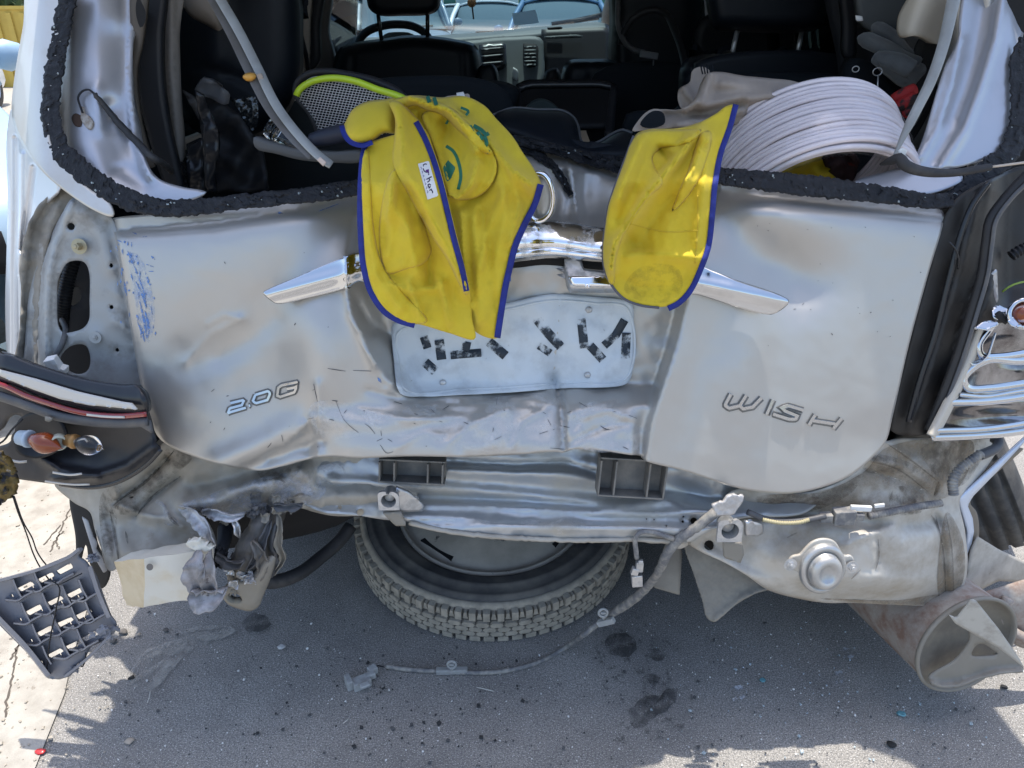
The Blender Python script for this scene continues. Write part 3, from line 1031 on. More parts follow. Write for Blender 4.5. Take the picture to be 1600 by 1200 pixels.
def well_Y(px, py):
    px = np.asarray(px, float)
    Y = 1.125 - (py - 335) * .00016 + .0 * px
    rim = np.interp(py, [300, 340, 380, 420, 470, 600], [110, 104, 88, 76, 72, 70])
    Y = Y + .035 * (1 - sm(px, rim - 18, rim + 4)) - ridge(px, py, [(112, 318), (96, 350), (82, 395), (75, 440), (72, 500), (74, 580)], 6, .010)
    Y -= ridge(px, py, [(100, 335), (132, 330), (150, 352), (172, 420)], 9, .004)
    Y += blob(px, py, 124, 386, 20, 18, .004) - blob(px, py, 124, 386, 12, 11, .007)
    Y -= blob(px, py, 148, 527, 15, 14, .006)
    Y -= crease(px, py, [(178, 455), (203, 470)], 5, .004) + crease(px, py, [(180, 502), (206, 520)], 5, .005)
    Y -= crease(px, py, [(172, 345), (206, 520), (226, 630)], 6, -.008)
    Y += vnoise(px, py, 40, 33.1, 2) * .002
    return Y


H1 = [(96, 424), (104, 411), (118, 407), (132, 410), (139, 424), (140, 470), (139, 500), (131, 512), (112, 519), (98, 520), (91, 510), (89, 470), (90, 440)]
H2 = [(93, 562), (104, 545), (120, 538), (134, 540), (140, 552), (141, 568), (136, 580), (122, 585), (104, 578)]
circ = lambda x, y, r, n=10: [(x + r * cos(a), y + r * sin(a)) for a in np.linspace(0, 2 * pi, n, endpoint=False)]
panel('lamp_well', WELL, well_Y, BARE, CAR, holes=[H1, H2, circ(111, 354, 6), circ(174, 415, 4), circ(174, 480, 3.6), circ(183, 547, 3.4)], step=6, thick=.0025)


def bolt(px, py, Y, r, parent, head=STEEL, n=(0, -1, .25), washer=1.6, h=.006):
    R = basis(n)
    c = P(px, py, Y)
    a = lathe_mesh([(0, .0012), (r * washer, .001), (r * washer, 0)][::-1], c, R, 20)
    hexo = [(r * cos(t), r * sin(t)) for t in np.linspace(0, 2 * pi, 6, endpoint=False)]
    b = prism_mesh(hexo, c + R[:, 2] * h, R, h)
    d = lathe_mesh([(0, h + .002), (r * .55, h + .0015), (r * .6, h)][::-1], c, R, 12)
    o = obj('bolt', *join([a, b, d]), head, parent, smooth=False)
    return o


bolt(124, 385, 1.112, .0060, CAR, mat('brass_bolt', (.42, .36, .24), .4, .6), washer=2.0, h=.012)
bolt(149, 527, 1.088, .0045, CAR, BARE, washer=2.2, h=.003)
# behind the holes
panel('well_back', [(60, 395), (140, 390), (170, 420), (170, 455), (150, 620), (60, 620), (62, 500)], lambda x, y: 1.26 - .0002 * (y - 400), HOLEDARK, CAR, step=20, holes=[[(110, 452), (122, 449), (127, 462), (123, 472), (111, 478)], [(86, 452), (92, 452), (91, 465), (86, 464)]], thick=.002)
corrugated('conduit', [P(116, 405, 1.19), P(108, 430, 1.185), (P(101, 465, 1.18)), P(97, 500, 1.19), P(96, 530, 1.2)], .0115, BLACK, CAR, .0055)
tube('wire', [P(97, 500, 1.17), P(102, 520, 1.10), P(96, 540, 1.085), P(86, 556, 1.08)], .0045, GREYP, CAR, step=.006)
cn = [box_mesh(P(84, 568, 1.065), (.017, .016, .022), rotm(10, -12, 0)), box_mesh(P(98, 577, 1.068), (.013, .014, .012), rotm(10, 20, 0)), box_mesh(P(84, 566, 1.055), (.009, .004, .012), rotm(10, -12, 0))]
bevel(obj('connector', *join(cn), WHITEP, CAR, smooth=False), .0012)

# weather channel and body side at the far left
CHAN = [(96, 280), (120, 300), (112, 318), (92, 345), (76, 385), (66, 430), (60, 500), (58, 570), (54, 600), (22, 590), (30, 520), (34, 460), (30, 420), (38, 372), (50, 340), (60, 320), (78, 305)]


def chan_Y(px, py):
    Y = 1.155 - (py - 335) * .00016
    Y += ridge(px, py, [(90, 300), (62, 345), (50, 400), (44, 480), (42, 580)], 7, .012)
    Y -= blob(px, py, 42, 349, 9, 8, .012) + blob(px, py, 40, 404, 9, 9, .010) + blob(px, py, 35, 495, 8, 8, .008)
    Y -= ridge(px, py, [(98, 300), (84, 340), (70, 390), (62, 450), (60, 580)], 4, .006)
    Y += vnoise(px, py, 16, 41.1, 3) * .004
    return Y


panel('weather_channel', CHAN, chan_Y, mat('dusty_channel', (.30, .28, .24), .75, .05, base2=(.20, .18, .15), nscale=24, bump=.3, bscale=150, base3=(.45, .44, .42), n3scale=18), CAR, step=5, thick=.002)
SIDE = [(18, 170), (28, 208), (48, 240), (78, 272), (96, 290), (78, 312), (58, 332), (40, 368), (32, 410), (36, 470), (28, 540), (20, 585), (12, 560), (8, 480), (10, 400), (12, 300), (10, 220)]


def side_Y(px, py):
    px = np.asarray(px, float)
    Y = 1.19 - (py - 335) * .00016 + .012 * np.clip(60 - px, -30, 80) * .18
    Y += ridge(px, py, [(24, 215), (24, 330), (22, 420), (22, 560)], 3.5, .012)
    Y -= ridge(px, py, [(34, 240), (33, 330), (28, 420), (30, 520)], 4, .012)
    Y += ridge(px, py, [(52, 262), (44, 330), (34, 390)], 4, .012)
    return Y


panel('body_side', SIDE, side_Y, mat('silver_side', (.60, .61, .63), .35, .5, .4), CAR, step=2.5, thick=.003)
# the long left flank towards the front
def flank(sx, name='body_side'):
    rows = []
    for y, w in ((1.235, .80), (1.5, .83), (2.2, .85), (3.2, .855), (4.2, .84), (4.9, .78), (5.3, .62)):
        rows.append([(sx * (w - .03), y, .25), (sx * w, y, .36), (sx * (w + .012), y, .58), (sx * w, y, .72), (sx * (w - .012), y, .86), (sx * (w - .06), y, .945)])
    V, F = loft_mesh(rows, 40, 24)
    return solid(obj(name, V, F, SILVER, CAR), .004, 0)


flank(-1)
flank(1)

# ------------------------------------------------------------------ right lamp well: seals and trims
RW = [(1480, 332), (1502, 304), (1545, 282), (1612, 262), (1612, 500), (1560, 505), (1520, 520), (1490, 600), (1452, 676), (1393, 674), (1395, 650), (1420, 540), (1450, 430)]


def rw_Y(px, py):
    px = np.asarray(px, float)
    Y = 1.105 - (py - 335) * .00018
    Y = Y + .08 * sm(px, 1545, 1580) * (1 - sm(py, 440, 500)) 
    for off, w, a in ((28, 8, -.010), (60, 6, .012), (84, 5, -.008)):
        ln = [(1500 + off * .9, 310), (1470 + off, 430), (1440 + off * .9, 540), (1400 + off * .8, 670)]
        Y = Y + ridge(px, py, ln, w, a)
    Y -= blob(px, py, 1505, 380, 16, 40, .006, 20)
    return Y + vnoise(px, py, 60, 51.0, 2) * .003


panel('lamp_well', RW, rw_Y, mat('black_well', (.016, .0155, .0155), .5, base2=(.028, .025, .022), nscale=9, bump=.06), CAR, step=7, thick=.003)
def rib(line, w, Y0, m, h=.01, name='weather_seal', k=.00018):
    f = lambda x, y: Y0 - (y - 335) * k
    return obj(name, *bar_mesh(catmull(np.asarray(line, float), 6), w, f, h, 0, .55), m, CAR)


SEALM = mat('seal_rubber', (.022, .022, .024), .5, base2=(.035, .033, .032), nscale=14, bump=.08, spec=.35)
rib([(1612, 268), (1590, 290), (1566, 318), (1548, 345), (1542, 380), (1535, 430), (1518, 490), (1496, 560), (1470, 630), (1452, 674)], 19, 1.09, SEALM)
rib([(1606, 284), (1580, 310), (1556, 345), (1550, 380), (1543, 430), (1526, 490), (1504, 560), (1478, 630), (1460, 674)], 8, 1.084, GREYP, .006)
rib([(1545, 285), (1520, 320), (1500, 372), (1482, 440), (1462, 520), (1436, 600), (1420, 660)], 11, 1.098, BLACK_G)
tube('wire', [P(1483, 378, 1.07), P(1492, 388, 1.068), P(1498, 405, 1.07), P(1497, 420, 1.075)], .0014, BLACK_G, CAR, step=.004, sides=6)
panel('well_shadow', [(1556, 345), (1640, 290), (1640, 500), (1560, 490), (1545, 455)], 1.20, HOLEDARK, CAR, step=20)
corrugated('conduit', [P(1580, 400, 1.13), P(1592, 392, 1.13), P(1620, 380, 1.13)], .009, BLACK, CAR)
tube('wire', [P(1566, 456, 1.10), P(1580, 446, 1.10), P(1610, 438, 1.11)], .0016, mat('green_wire', (.22, .32, .05), .5), CAR, step=.01, sides=6)
panel('bracket', [(1545, 430), (1558, 420), (1560, 470), (1552, 480), (1538, 470)], 1.09, STEEL, CAR, step=5, smooth=False, thick=.003)

# ------------------------------------------------------------------ right tail lamp, lens gone
LAMP = empty('tail_lamp', P(1530, 600, 1.08))
LAMP.parent = CAR
LAMP.location = np.array(P(1530, 600, 1.08)) - ORG[CAR]
lampY = lambda x, y: 1.075 - (y - 600) * .0003 + .0006 * (x - 1530)
CHL = mat('lamp_chrome', (.56, .58, .61), .07, 1.0)
panel('reflector', [(1500, 520), (1560, 492), (1640, 480), (1640, 662), (1560, 678), (1455, 684), (1480, 600)], lambda x, y: lampY(x, y) + .035 + blob(x, y, 1570, 560, 40, 25, .03) + blob(x, y, 1570, 600, 40, 20, .03) + blob(x, y, 1560, 650, 50, 12, .03),
      mat('smoked_reflector', (.33, .33, .34), .14, .95, base2=(.12, .11, .11), nscale=12, namt=(.4, .6)), LAMP, step=6)
def lbar(line, w, lift, h, m=CHL, nm='lamp_bezel', st=4):
    q = catmull(np.asarray(line, float), st)
    obj(nm, *bar_mesh(q, w, lampY, h * 1.5, lift, .35), m, LAMP)
lbar([(1530, 512), (1514, 560), (1497, 600), (1480, 635), (1456, 682)], 19, .006, .008, mat('lamp_edge_cream', (.50, .455, .38), .5))
lbar([(1568, 486), (1545, 515), (1530, 538), (1534, 556), (1560, 558), (1600, 553), (1640, 546)], 13, .004, .006)
lbar([(1640, 560), (1590, 564), (1545, 562), (1518, 576), (1506, 592), (1512, 606), (1545, 607), (1600, 600), (1640, 594)], 13, .004, .006)
lbar([(1640, 604), (1590, 612), (1540, 620), (1500, 617)], 8, .005, .006)
lbar([(1640, 613), (1580, 623), (1530, 628), (1482, 629)], 12, .007, .006)
lbar([(1640, 654), (1580, 665), (1530, 671), (1464, 673)], 10, .006, .007)
lbar([(1640, 665), (1590, 675), (1530, 681), (1456, 684)], 11, .004, .006)
lbar([(1513, 560), (1520, 570), (1540, 560), (1556, 520)], 5, .008, .006)
# amber bulb in its ring
rc = P(1594, 490, 1.055)
Rb = basis((-.1, -1, .35))
obj('bulb_ring', *lathe_mesh([(.014, .0), (.020, .001), (.024, .006), (.024, .012), (.019, .013), (.017, .004), (.014, .0)], rc, Rb, 28), CHL, LAMP)
obj('bulb', *lathe_mesh([(0.0005, .018), (.008, .016), (.013, .009), (.015, 0), (.014, -.01)], rc, Rb, 24), AMBER, LAMP)
# shards round the broken top of the lamp
for pl, yy in (([(1549, 483), (1560, 476), (1572, 482), (1586, 478), (1580, 490), (1566, 492), (1560, 500), (1552, 496)], 1.06), ([(1522, 512), (1535, 502), (1556, 500), (1562, 508), (1540, 516)], 1.062), ([(1574, 500), (1584, 492), (1596, 508), (1600, 512), (1582, 510)], 1.05)):
    panel('shard', pl, lambda x, y, b=yy: b - .0008 * (y - 490), CHL, LAMP, step=4, smooth=False, thick=.0025)
panel('dark_socket', [(1556, 492), (1564, 486), (1575, 500), (1572, 508), (1560, 500)], 1.05, BLACK, LAMP, step=4, smooth=False, thick=.004)

# ------------------------------------------------------------------ rear panel below the gate
def low_Y(px, py):
    """rear bulkhead under the tailgate, corrugated along the car's width"""
    px = np.asarray(px, float)
    Y = 1.055 - (py - 700) * .00022 - .030 * sm(py, 770, 812)
    Y = Y + .03 * ((px - 800) / 700.0) ** 2
    return Y


BEAM = [(395, 715), (450, 705), (560, 698), (700, 698), (880, 695), (1010, 700), (1100, 730), (1200, 760), (1290, 765), (1260, 800), (1150, 812), (1100, 835), (1072, 848), (1050, 840), (1000, 842), (940, 844), (860, 842),
        (780, 838), (700, 828), (645, 816), (600, 812), (550, 804), (505, 800), (480, 790), (460, 778), (420, 770), (395, 750)]


def beam_Y(px, py):
    Y = low_Y(px, py) + .012 * (1 - sm(py, 704, 738))
    D = np.zeros(len(Y))
    L1 = [(520, 752), (600, 758), (700, 764), (800, 772), (900, 780), (960, 790), (1040, 782), (1110, 798)]
    L2 = [(640, 790), (760, 790), (860, 796), (1000, 803), (1110, 800)]
    L3 = [(600, 806), (720, 812), (800, 818), (880, 822), (960, 824), (1060, 830)]
    D += ridge(px, py, L1, 10, .012) + crease(px, py, L2, 7, .012) + ridge(px, py, L3, 9, .010)
    D += ridge(px, py, [(700, 735), (800, 738), (880, 742), (940, 752)], 9, .010)
    D -= ridge(px, py, [(700, 722), (800, 728), (880, 725), (930, 740)], 7, .010)
    D -= ridge(px, py, [(640, 776), (800, 782), (930, 792)], 7, .008)
    D += blob(px, py, 880, 745, 50, 16, .008) - blob(px, py, 1080, 770, 34, 14, .012, 25)
    D += blob(px, py, 885, 822, 18, 12, .010)
    D -= blob(px, py, 545, 765, 40, 16, .012, 12)
    D += crease(px, py, [(500, 742), (560, 770), (600, 790)], 9, .008) + crease(px, py, [(520, 775), (580, 790), (640, 812)], 6, .007)
    D += .018 * sm(py, 812, 826)
    Y -= D
    return Y + vnoise(px, py, 60, 61.0, 2) * .004 + vnoise(px, py, 18, 63.0, 2) * .0016


bh = [circ(563, 800, 6), circ(531, 792, 3.5), circ(1084, 814, 5.5), circ(1068, 808, 2.4), circ(1067, 815, 2.4), circ(1010, 811, 1.8), circ(1022, 812, 1.8), circ(1041, 821, 2.2)]
panel('rear_panel', BEAM, beam_Y, SILVER_LOW, CAR, holes=bh, step=5, thick=.003)
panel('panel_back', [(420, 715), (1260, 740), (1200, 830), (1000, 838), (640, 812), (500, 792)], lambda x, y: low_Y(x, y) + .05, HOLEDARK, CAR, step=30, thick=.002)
marks_obj('scuff', [[(840, 822), (865, 820), (880, 812), (900, 822), (930, 824)], [(815, 817), (845, 815)], [(900, 815), (950, 822)], [(690, 812), (790, 818)], [(870, 826), (878, 834)], [(640, 760), (690, 762)]], WHITE_S, (4, 9), beam_Y, .001, CAR)
# lower rolled lip of the panel
tube('panel_lip', fy([(1072, 847), (1000, 843), (930, 844), (860, 843), (780, 839), (700, 830), (640, 817)], beam_Y, .002), .0042, SILVER_DUST, CAR, step=.006, wobble=.0005)

# plastic bumper retainers hooked on the panel
def retainer(px, py, w, h, Y0, hs, rz):
    """open plastic box with three bays, seen from above and behind"""
    R = rotm(-10, rz, 0)
    c = P(px, py, Y0)
    t = .003
    d = .034
    bx = lambda x, y, z, sx, sy, sz: box_mesh(c + R @ np.array([x, y, z]), (sx, sy, sz), R)
    parts = [bx(0, 0, -h / 2, w, d, t), bx(0, d / 2 - t, 0, w, t, h), bx(0, d * .1, h / 2, w, d * .8, t)]
    for x in hs:
        parts.append(bx(x * w, 0, 0, t, d, h - t))
    return bevel(obj('bumper_retainer', *join(parts), mat('retainer_plastic', (.15, .145, .135), .6, base2=(.24, .22, .19), nscale=30, namt=(.4, .65), bump=.12), CAR, smooth=False), .0008)


retainer(645, 733, .108, .036, 1.022, (-.48, -.26, .24, .46), 3)
retainer(986, 743, .108, .062, 1.012, (-.49, -.26, .24, .49), 4)

# tow-bolt brackets
def tow_bracket(px, py, Y0, s, hole, tailpts, shard=None, lower=None):
    R = basis((0.02, -1, .10))
    c = P(px, py, Y0)
    o = [(-s, -s), (s, -s), (s, s * .62), (s * .55, s), (s * .2, s), (s * .16, s * .72), (-s * .16, s * .72), (-s * .2, s), (-s * .75, s), (-s, s * .75)]
    n = 28
    a = np.linspace(0, 2 * pi, n, endpoint=False)
    # plate with a round hole
    oo = resample(np.array(o), n=n, closed=True)
    k = int(np.argmin(np.abs(np.arctan2(oo[:, 1], oo[:, 0]) % (2 * pi))))
    oo = np.roll(oo, -k, 0)
    ang = np.arctan2(oo[:, 1], oo[:, 0])
    inn = np.stack([hole * np.cos(ang), hole * np.sin(ang)], -1)
    z0, z1 = 0.0, -.006
    V = np.vstack([np.c_[oo, np.full(n, z0)], np.c_[inn, np.full(n, z0)], np.c_[oo, np.full(n, z1)], np.c_[inn, np.full(n, -.03)]]) @ R.T + c
    F = []
    for i in range(n):
        j = (i + 1) % n
        F += [(i, j, n + j, n + i), (j, i, 2 * n + i, 2 * n + j), (n + i, n + j, 3 * n + j, 3 * n + i)]
    pr = obj('tow_bracket', V, F, STEEL, CAR, smooth=False)
    obj('threaded_socket', *lathe_mesh([(.0002, -.012), (hole * .7, -.014), (hole * .95, -.03)], c, R, 20), mat('rusty_socket', (.45, .38, .30), .55, .5, base2=(.7, .68, .64), nscale=50), pr)
    if tailpts:
        panel('bracket_arm', tailpts, lambda x, y: Y0 + .012 + .0004 * (x - px), STEEL, pr, step=5, smooth=False, thick=.006)
    if lower:
        panel('bracket_foot', lower, lambda x, y: Y0 + .008, DUSTYM, pr, step=5, smooth=False, thick=.005)
    if shard:
        panel('broken_tab', shard, lambda x, y: Y0 - .004 + vnoise(x, y, 9, 2.0, 2) * .003, mat('cast_break', (.58, .56, .54), .5, .3, bump=.5, bscale=300, base2=(.42, .4, .38), nscale=80), pr, step=3, thick=.006)
    return pr


tow_bracket(607, 783, .962, .0165, .0118, [(620, 762), (640, 770), (663, 790), (660, 799), (628, 800), (618, 795)], None, [(598, 802), (626, 800), (635, 822), (618, 822)])
tow_bracket(1141, 830, .945, .020, .0140, [(1166, 815), (1192, 818), (1194, 832), (1186, 838), (1166, 838)], [(1115, 792), (1121, 785), (1131, 784), (1140, 776), (1156, 774), (1162, 780), (1152, 796), (1146, 804), (1130, 806), (1120, 804)],
            [(1130, 846), (1160, 848), (1163, 866), (1157, 880), (1131, 872)])

# ------------------------------------------------------------------ right lower corner
RC = [(1150, 765), (1240, 772), (1300, 758), (1350, 725), (1384, 690), (1450, 685), (1520, 680), (1562, 690), (1545, 725), (1515, 765), (1500, 780), (1508, 830), (1512, 880), (1506, 915), (1490, 938), (1462, 946), (1400, 945), (1330, 942), (1290, 942), (1250, 936), (1200, 922),
      (1165, 898), (1130, 878), (1095, 862), (1073, 846), (1088, 832), (1105, 820), (1120, 795)]


def rc_Y(px, py):
    px = np.asarray(px, float)
    Y = 1.05 - (py - 700) * .00030 + .10 * sm(px, 1330, 1560) ** 2 * (py < 2000)
    Y -= .02 * sm(py, 770, 840) * sm(px, 1180, 1300)
    Y += .05 * sm(py, 900, 945)
    D = ridge(px, py, [(1230, 800), (1330, 812), (1400, 822), (1470, 812)], 12, -.014)
    D += crease(px, py, [(1320, 852), (1350, 838), (1400, 820)], 8, .012)
    D += ridge(px, py, [(1472, 800), (1484, 850), (1490, 930)], 5, .008) - ridge(px, py, [(1462, 800), (1474, 860), (1478, 930)], 4, .006)
    D += crease(px, py, [(1360, 718), (1410, 728), (1450, 755)], 6, .010) - crease(px, py, [(1350, 732), (1400, 748), (1448, 768)], 5, .010)
    D += crease(px, py, [(1384, 690), (1430, 720), (1470, 752)], 6, .010)
    D += ridge(px, py, [(1085, 842), (1100, 830), (1118, 822)], 10, .018)
    D += ridge(px, py, [(1075, 850), (1130, 876), (1200, 915), (1280, 938)], 10, .012)
    D -= blob(px, py, 1200, 800, 60, 10, .012) + ridge(px, py, [(1120, 790), (1200, 796), (1330, 796)], 13, .018)
    D += blob(px, py, 1195, 870, 36, 30, .010) - blob(px, py, 1240, 830, 24, 20, .008)
    D += crease(px, py, [(1372, 840), (1374, 870), (1370, 890)], 4, -.006)
    D -= ridge(px, py, [(1300, 938), (1310, 890)], 6, .006)
    return Y - D + vnoise(px, py, 55, 71.0, 3) * .006 + vnoise(px, py, 16, 72.0, 2) * .0012


panel('rear_panel', RC, rc_Y, SILVER_DIRTY, CAR, holes=[circ(1108, 852, 8), [(1467, 752), (1470, 758), (1463, 775), (1459, 776), (1462, 762)]], step=5, thick=.003)
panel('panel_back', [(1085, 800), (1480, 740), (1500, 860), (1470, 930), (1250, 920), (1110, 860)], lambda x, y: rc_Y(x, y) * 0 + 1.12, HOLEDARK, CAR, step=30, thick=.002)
# bumper damper mount with two bolts
R = basis((0.05, -1, .18))
c = P(1283, 880, .935)
outl = [(-.052, .008), (-.046, .014), (-.036, .016), (-.030, .024), (-.02, .036), (-.008, .042), (.008, .042), (.02, .036), (.03, .022), (.038, .012), (.048, .012), (.054, .004), (.052, -.006), (.044, -.012), (.03, -.030), (.014, -.046), (-.004, -.048), (-.02, -.040), (-.036, -.016), (-.046, -.010), (-.052, -.002)]
mnt = obj('damper_mount', *prism_mesh(catmull(outl, .004, closed=True), c, R, .006), SILVER_DIRTY, CAR, smooth=False)
bevel(mnt, .002)
dome = lathe_mesh([(.0375, -.001), (.037, .006), (.034, .0095), (.029, .010), (.0275, .004), (.0265, .0045), (.0255, .017), (.0225, .0225), (.0165, .0245), (.012, .021), (.009, .0185), (.0003, .018)], c + R @ np.array([.002, -.008, 0]), R @ np.diag([1, 1.18, 1]), 40)
obj('damper_dome', *dome, mat('dusty_dome', (.46, .46, .455), .3, .75, base2=(.38, .36, .32), nscale=30, namt=(.4, .65), rough2=.6, bump=.06), mnt)
bolt(1235, 882, .93, .0062, mnt, STEEL, (0.05, -1, .18), 1.7, .006)
bolt(1331, 886, .932, .0062, mnt, STEEL, (0.05, -1, .18), 1.7, .006)
# harness along the corner
HY = lambda x, y: .995 - (y - 780) * .0003 + .00035 * np.clip(x - 1300, 0, 400) * .6
tube('wire', fy([(1168, 800), (1200, 812), (1230, 815), (1262, 812), (1290, 806)], HY), .005, GREYP, CAR, step=.006)
corrugated('conduit', fy([(1192, 812), (1220, 817), (1250, 816), (1264, 812)], HY, .011), .0036, mat('yellowed_conduit', (.42, .37, .22), .6), CAR, .004)
cc = [box_mesh(P(1318, 806, .985), (.034, .018, .026), rotm(0, -4, 0)), box_mesh(P(1290, 808, .985), (.02, .014, .014), rotm(0, -3, 0)), box_mesh(P(1342, 806, .986), (.014, .012, .012), rotm(0, 2, 0))]
bevel(obj('connector', *join(cc), WIREG, CAR, smooth=False), .0015)
cc = [box_mesh(P(1345, 794, .986), (.034, .006, .009), rotm(0, 3, 0)), box_mesh(P(1374, 790, .988), (.016, .004, .006), rotm(0, -8, 0))]
bevel(obj('connector_tab', *join(cc), WHITEP, CAR, smooth=False), .0008)
corrugated('conduit', fy([(1358, 806), (1390, 800), (1430, 792), (1470, 786)], HY, .004), .0066, WIREG, CAR, .005)
corrugated('conduit', [P(1490, 772, 1.04), P(1489, 750, 1.045), P(1500, 733, 1.05), P(1520, 718, 1.055), P(1534, 708, 1.06)], .0085, WIREG, CAR, .0055)
tube('conduit_end', [P(1530, 712, 1.06), P(1545, 706, 1.065), P(1556, 700, 1.075), P(1560, 690, 1.09), P(1552, 684, 1.1)], .0085, GREYP, CAR, step=.006)
# folded edge strip of the torn wheel arch
stripY = lambda x, y: 1.10 + .0007 * (x - 1500) + 0 * y
panel('arch_strip', [(1496, 780), (1504, 772), (1640, 648), (1640, 672), (1600, 692), (1560, 735), (1520, 776), (1512, 790), (1520, 810), (1522, 830), (1518, 850), (1510, 870), (1512, 830), (1502, 796)], lambda x, y: stripY(x, y) - ridge(x, y, [(1504, 780), (1640, 660)], 6, .006), mat('strip_metal', (.58, .64, .74), .4, .4), CAR, step=5, smooth=False, thick=.004)
panel('arch_liner', [(1496, 785), (1506, 790), (1514, 830), (1508, 880), (1520, 890), (1530, 830), (1526, 800), (1516, 784), (1600, 700), (1560, 720), (1510, 768)], lambda x, y: stripY(x, y) + .012, mat('liner_tan', (.2, .17, .13), .7), CAR, step=5, thick=.004)

# ------------------------------------------------------------------ left lower corner, torn open
LC = [(85, 756), (140, 752), (200, 735), (245, 705), (258, 690), (330, 715), (440, 715), (520, 705), (560, 710), (650, 750), (640, 800), (560, 806), (520, 806), (490, 800), (468, 794), (440, 800), (425, 793), (405, 800), (385, 803), (370, 808), (352, 812), (338, 806), (322, 800),
      (318, 792), (304, 796), (322, 812), (335, 835), (338, 858), (330, 866), (320, 858), (300, 852), (270, 862), (230, 872), (190, 880), (172, 893), (163, 880), (158, 858), (148, 828), (140, 800), (115, 785)]


def lc_Y(px, py):
    px = np.asarray(px, float)
    Y = 1.065 - (py - 700) * .00035 + .05 * sm(-px, -190, -90)
    D = -crease(px, py, [(178, 786), (196, 772), (220, 756), (262, 716)], 6, .022)
    D += -crease(px, py, [(212, 806), (230, 784), (280, 745)], 6, .022) + crease(px, py, [(190, 790), (225, 805), (260, 810), (285, 822)], 9, .022)
    D += ridge(px, py, [(290, 790), (340, 778), (400, 756), (470, 738)], 15, .028)
    D -= ridge(px, py, [(300, 760), (370, 745), (440, 725)], 12, .010)
    D += .03 * sm(py, 815, 865) * sm(-px, -330, -180)
    D += crease(px, py, [(255, 790), (262, 800), (270, 818)], 6, .010)
    D += ridge(px, py, [(170, 800), (176, 840), (184, 880)], 7, -.010) + crease(px, py, [(184, 770), (172, 800)], 5, .008)
    D += blob(px, py, 320, 815, 20, 22, .018, 40) + blob(px, py, 435, 765, 40, 14, .010) - blob(px, py, 440, 742, 16, 7, .010, 20)
    D += blob(px, py, 560, 775, 90, 18, .02)
    z = np.exp(-((px - 430) / 130) ** 2 - ((py - 785) / 45) ** 2) + .8 * np.exp(-((px - 320) / 30) ** 2 - ((py - 830) / 45) ** 2)
    Y = Y - D - vnoise(px, py, 26, 83.0, 3) * .009 * z - vnoise(px, py, 10, 84.0, 2) * .0022 * z
    return Y + vnoise(px, py, 50, 81.0, 3) * .006


panel('rear_panel', LC, lc_Y, SILVER_DUST, CAR, holes=[[(288, 793), (296, 791), (308, 800), (312, 806), (300, 803)], [(201, 776), (207, 774), (209, 777), (204, 779)]], step=4, thick=.0028)
SCf = lambda x, y: lc_Y(x, y) - .002
BARED = decal_mat('bared_metal', (.58, .60, .65), .5, .42, .72, 38, .2, .75)
for pl in ([(242, 782), (256, 786), (266, 802), (278, 816), (262, 822), (252, 812), (256, 800)], [(298, 812), (310, 806), (326, 822), (336, 845), (334, 860), (322, 850), (312, 852), (300, 838)],
           [(282, 790), (330, 772), (400, 748), (470, 735), (530, 725), (540, 740), (480, 775), (420, 790), (380, 800), (340, 806)], [(402, 760), (430, 748), (480, 752), (510, 765), (490, 785), (440, 790)]):
    panel('bared_patch', pl, SCf, BARED, CAR, step=4)
DIRT = decal_mat('grime', (.13, .105, .08), .9, .44, .74, 45, 0, .8)
SEAM = decal_mat('seam_dark', (.11, .09, .07), .9, .30, .62, 60, 0, .6)  # for thin dark lines laid along the creases
for pl in ([(170, 800), (200, 770), (250, 725), (262, 700), (300, 715), (262, 750), (215, 800)], [(160, 770), (190, 760), (184, 800), (172, 880), (162, 860)], [(400, 725), (470, 730), (450, 752), (420, 760)]):
    panel('grime_patch', pl, lambda x, y: lc_Y(x, y) - .0018, DIRT, CAR, step=4)
for pl in ([(1350, 712), (1400, 715), (1440, 735), (1390, 740), (1350, 735)], [(1200, 775), (1290, 768), (1350, 740), (1330, 770), (1260, 800), (1190, 790)], [(1440, 700), (1540, 690), (1500, 760), (1460, 740)], [(1400, 760), (1450, 780), (1440, 800), (1390, 800)]):
    panel('grime_patch', pl, lambda x, y: rc_Y(x, y) - .0024, DIRT, CAR, step=4)
marks_obj('dark_seam', [[(176, 790), (196, 774), (222, 757), (262, 716), (272, 704)], [(212, 808), (222, 794), (240, 775), (282, 744)], [(163, 880), (158, 858), (150, 828)], [(186, 880), (180, 840), (172, 800)], [(262, 800), (268, 812), (280, 822)], [(300, 812), (312, 828), (322, 850)], [(420, 750), (436, 748), (446, 754)], [(455, 778), (470, 772), (486, 776)], [(196, 830), (200, 850)]], SEAM, (3, 6), lc_Y, .0026, CAR)
marks_obj('dark_seam', [[(1352, 720), (1400, 732), (1450, 768)], [(1384, 692), (1430, 724), (1468, 754)], [(1372, 842), (1373, 870), (1368, 892)], [(1462, 805), (1474, 860), (1478, 932)], [(1478, 802), (1488, 860), (1490, 930)], [(1455, 805), (1462, 815), (1470, 835)], [(1230, 840), (1246, 832)], [(1330, 905), (1345, 890)]], SEAM, (2, 4), rc_Y, .003, CAR)
BROWN = decal_mat('brown_dust', (.26, .21, .15), .9, .32, .64, 16, 0, .78)
for pl in ([(1180, 778), (1290, 766), (1352, 735), (1384, 700), (1520, 690), (1490, 770), (1400, 790), (1300, 800), (1200, 795)], [(1480, 800), (1506, 850), (1500, 920), (1470, 938), (1468, 860)], [(1280, 935), (1400, 938), (1470, 930), (1460, 942), (1330, 941)]):
    panel('dust_patch', pl, lambda x, y: rc_Y(x, y) - .0018, BROWN, CAR, step=4)
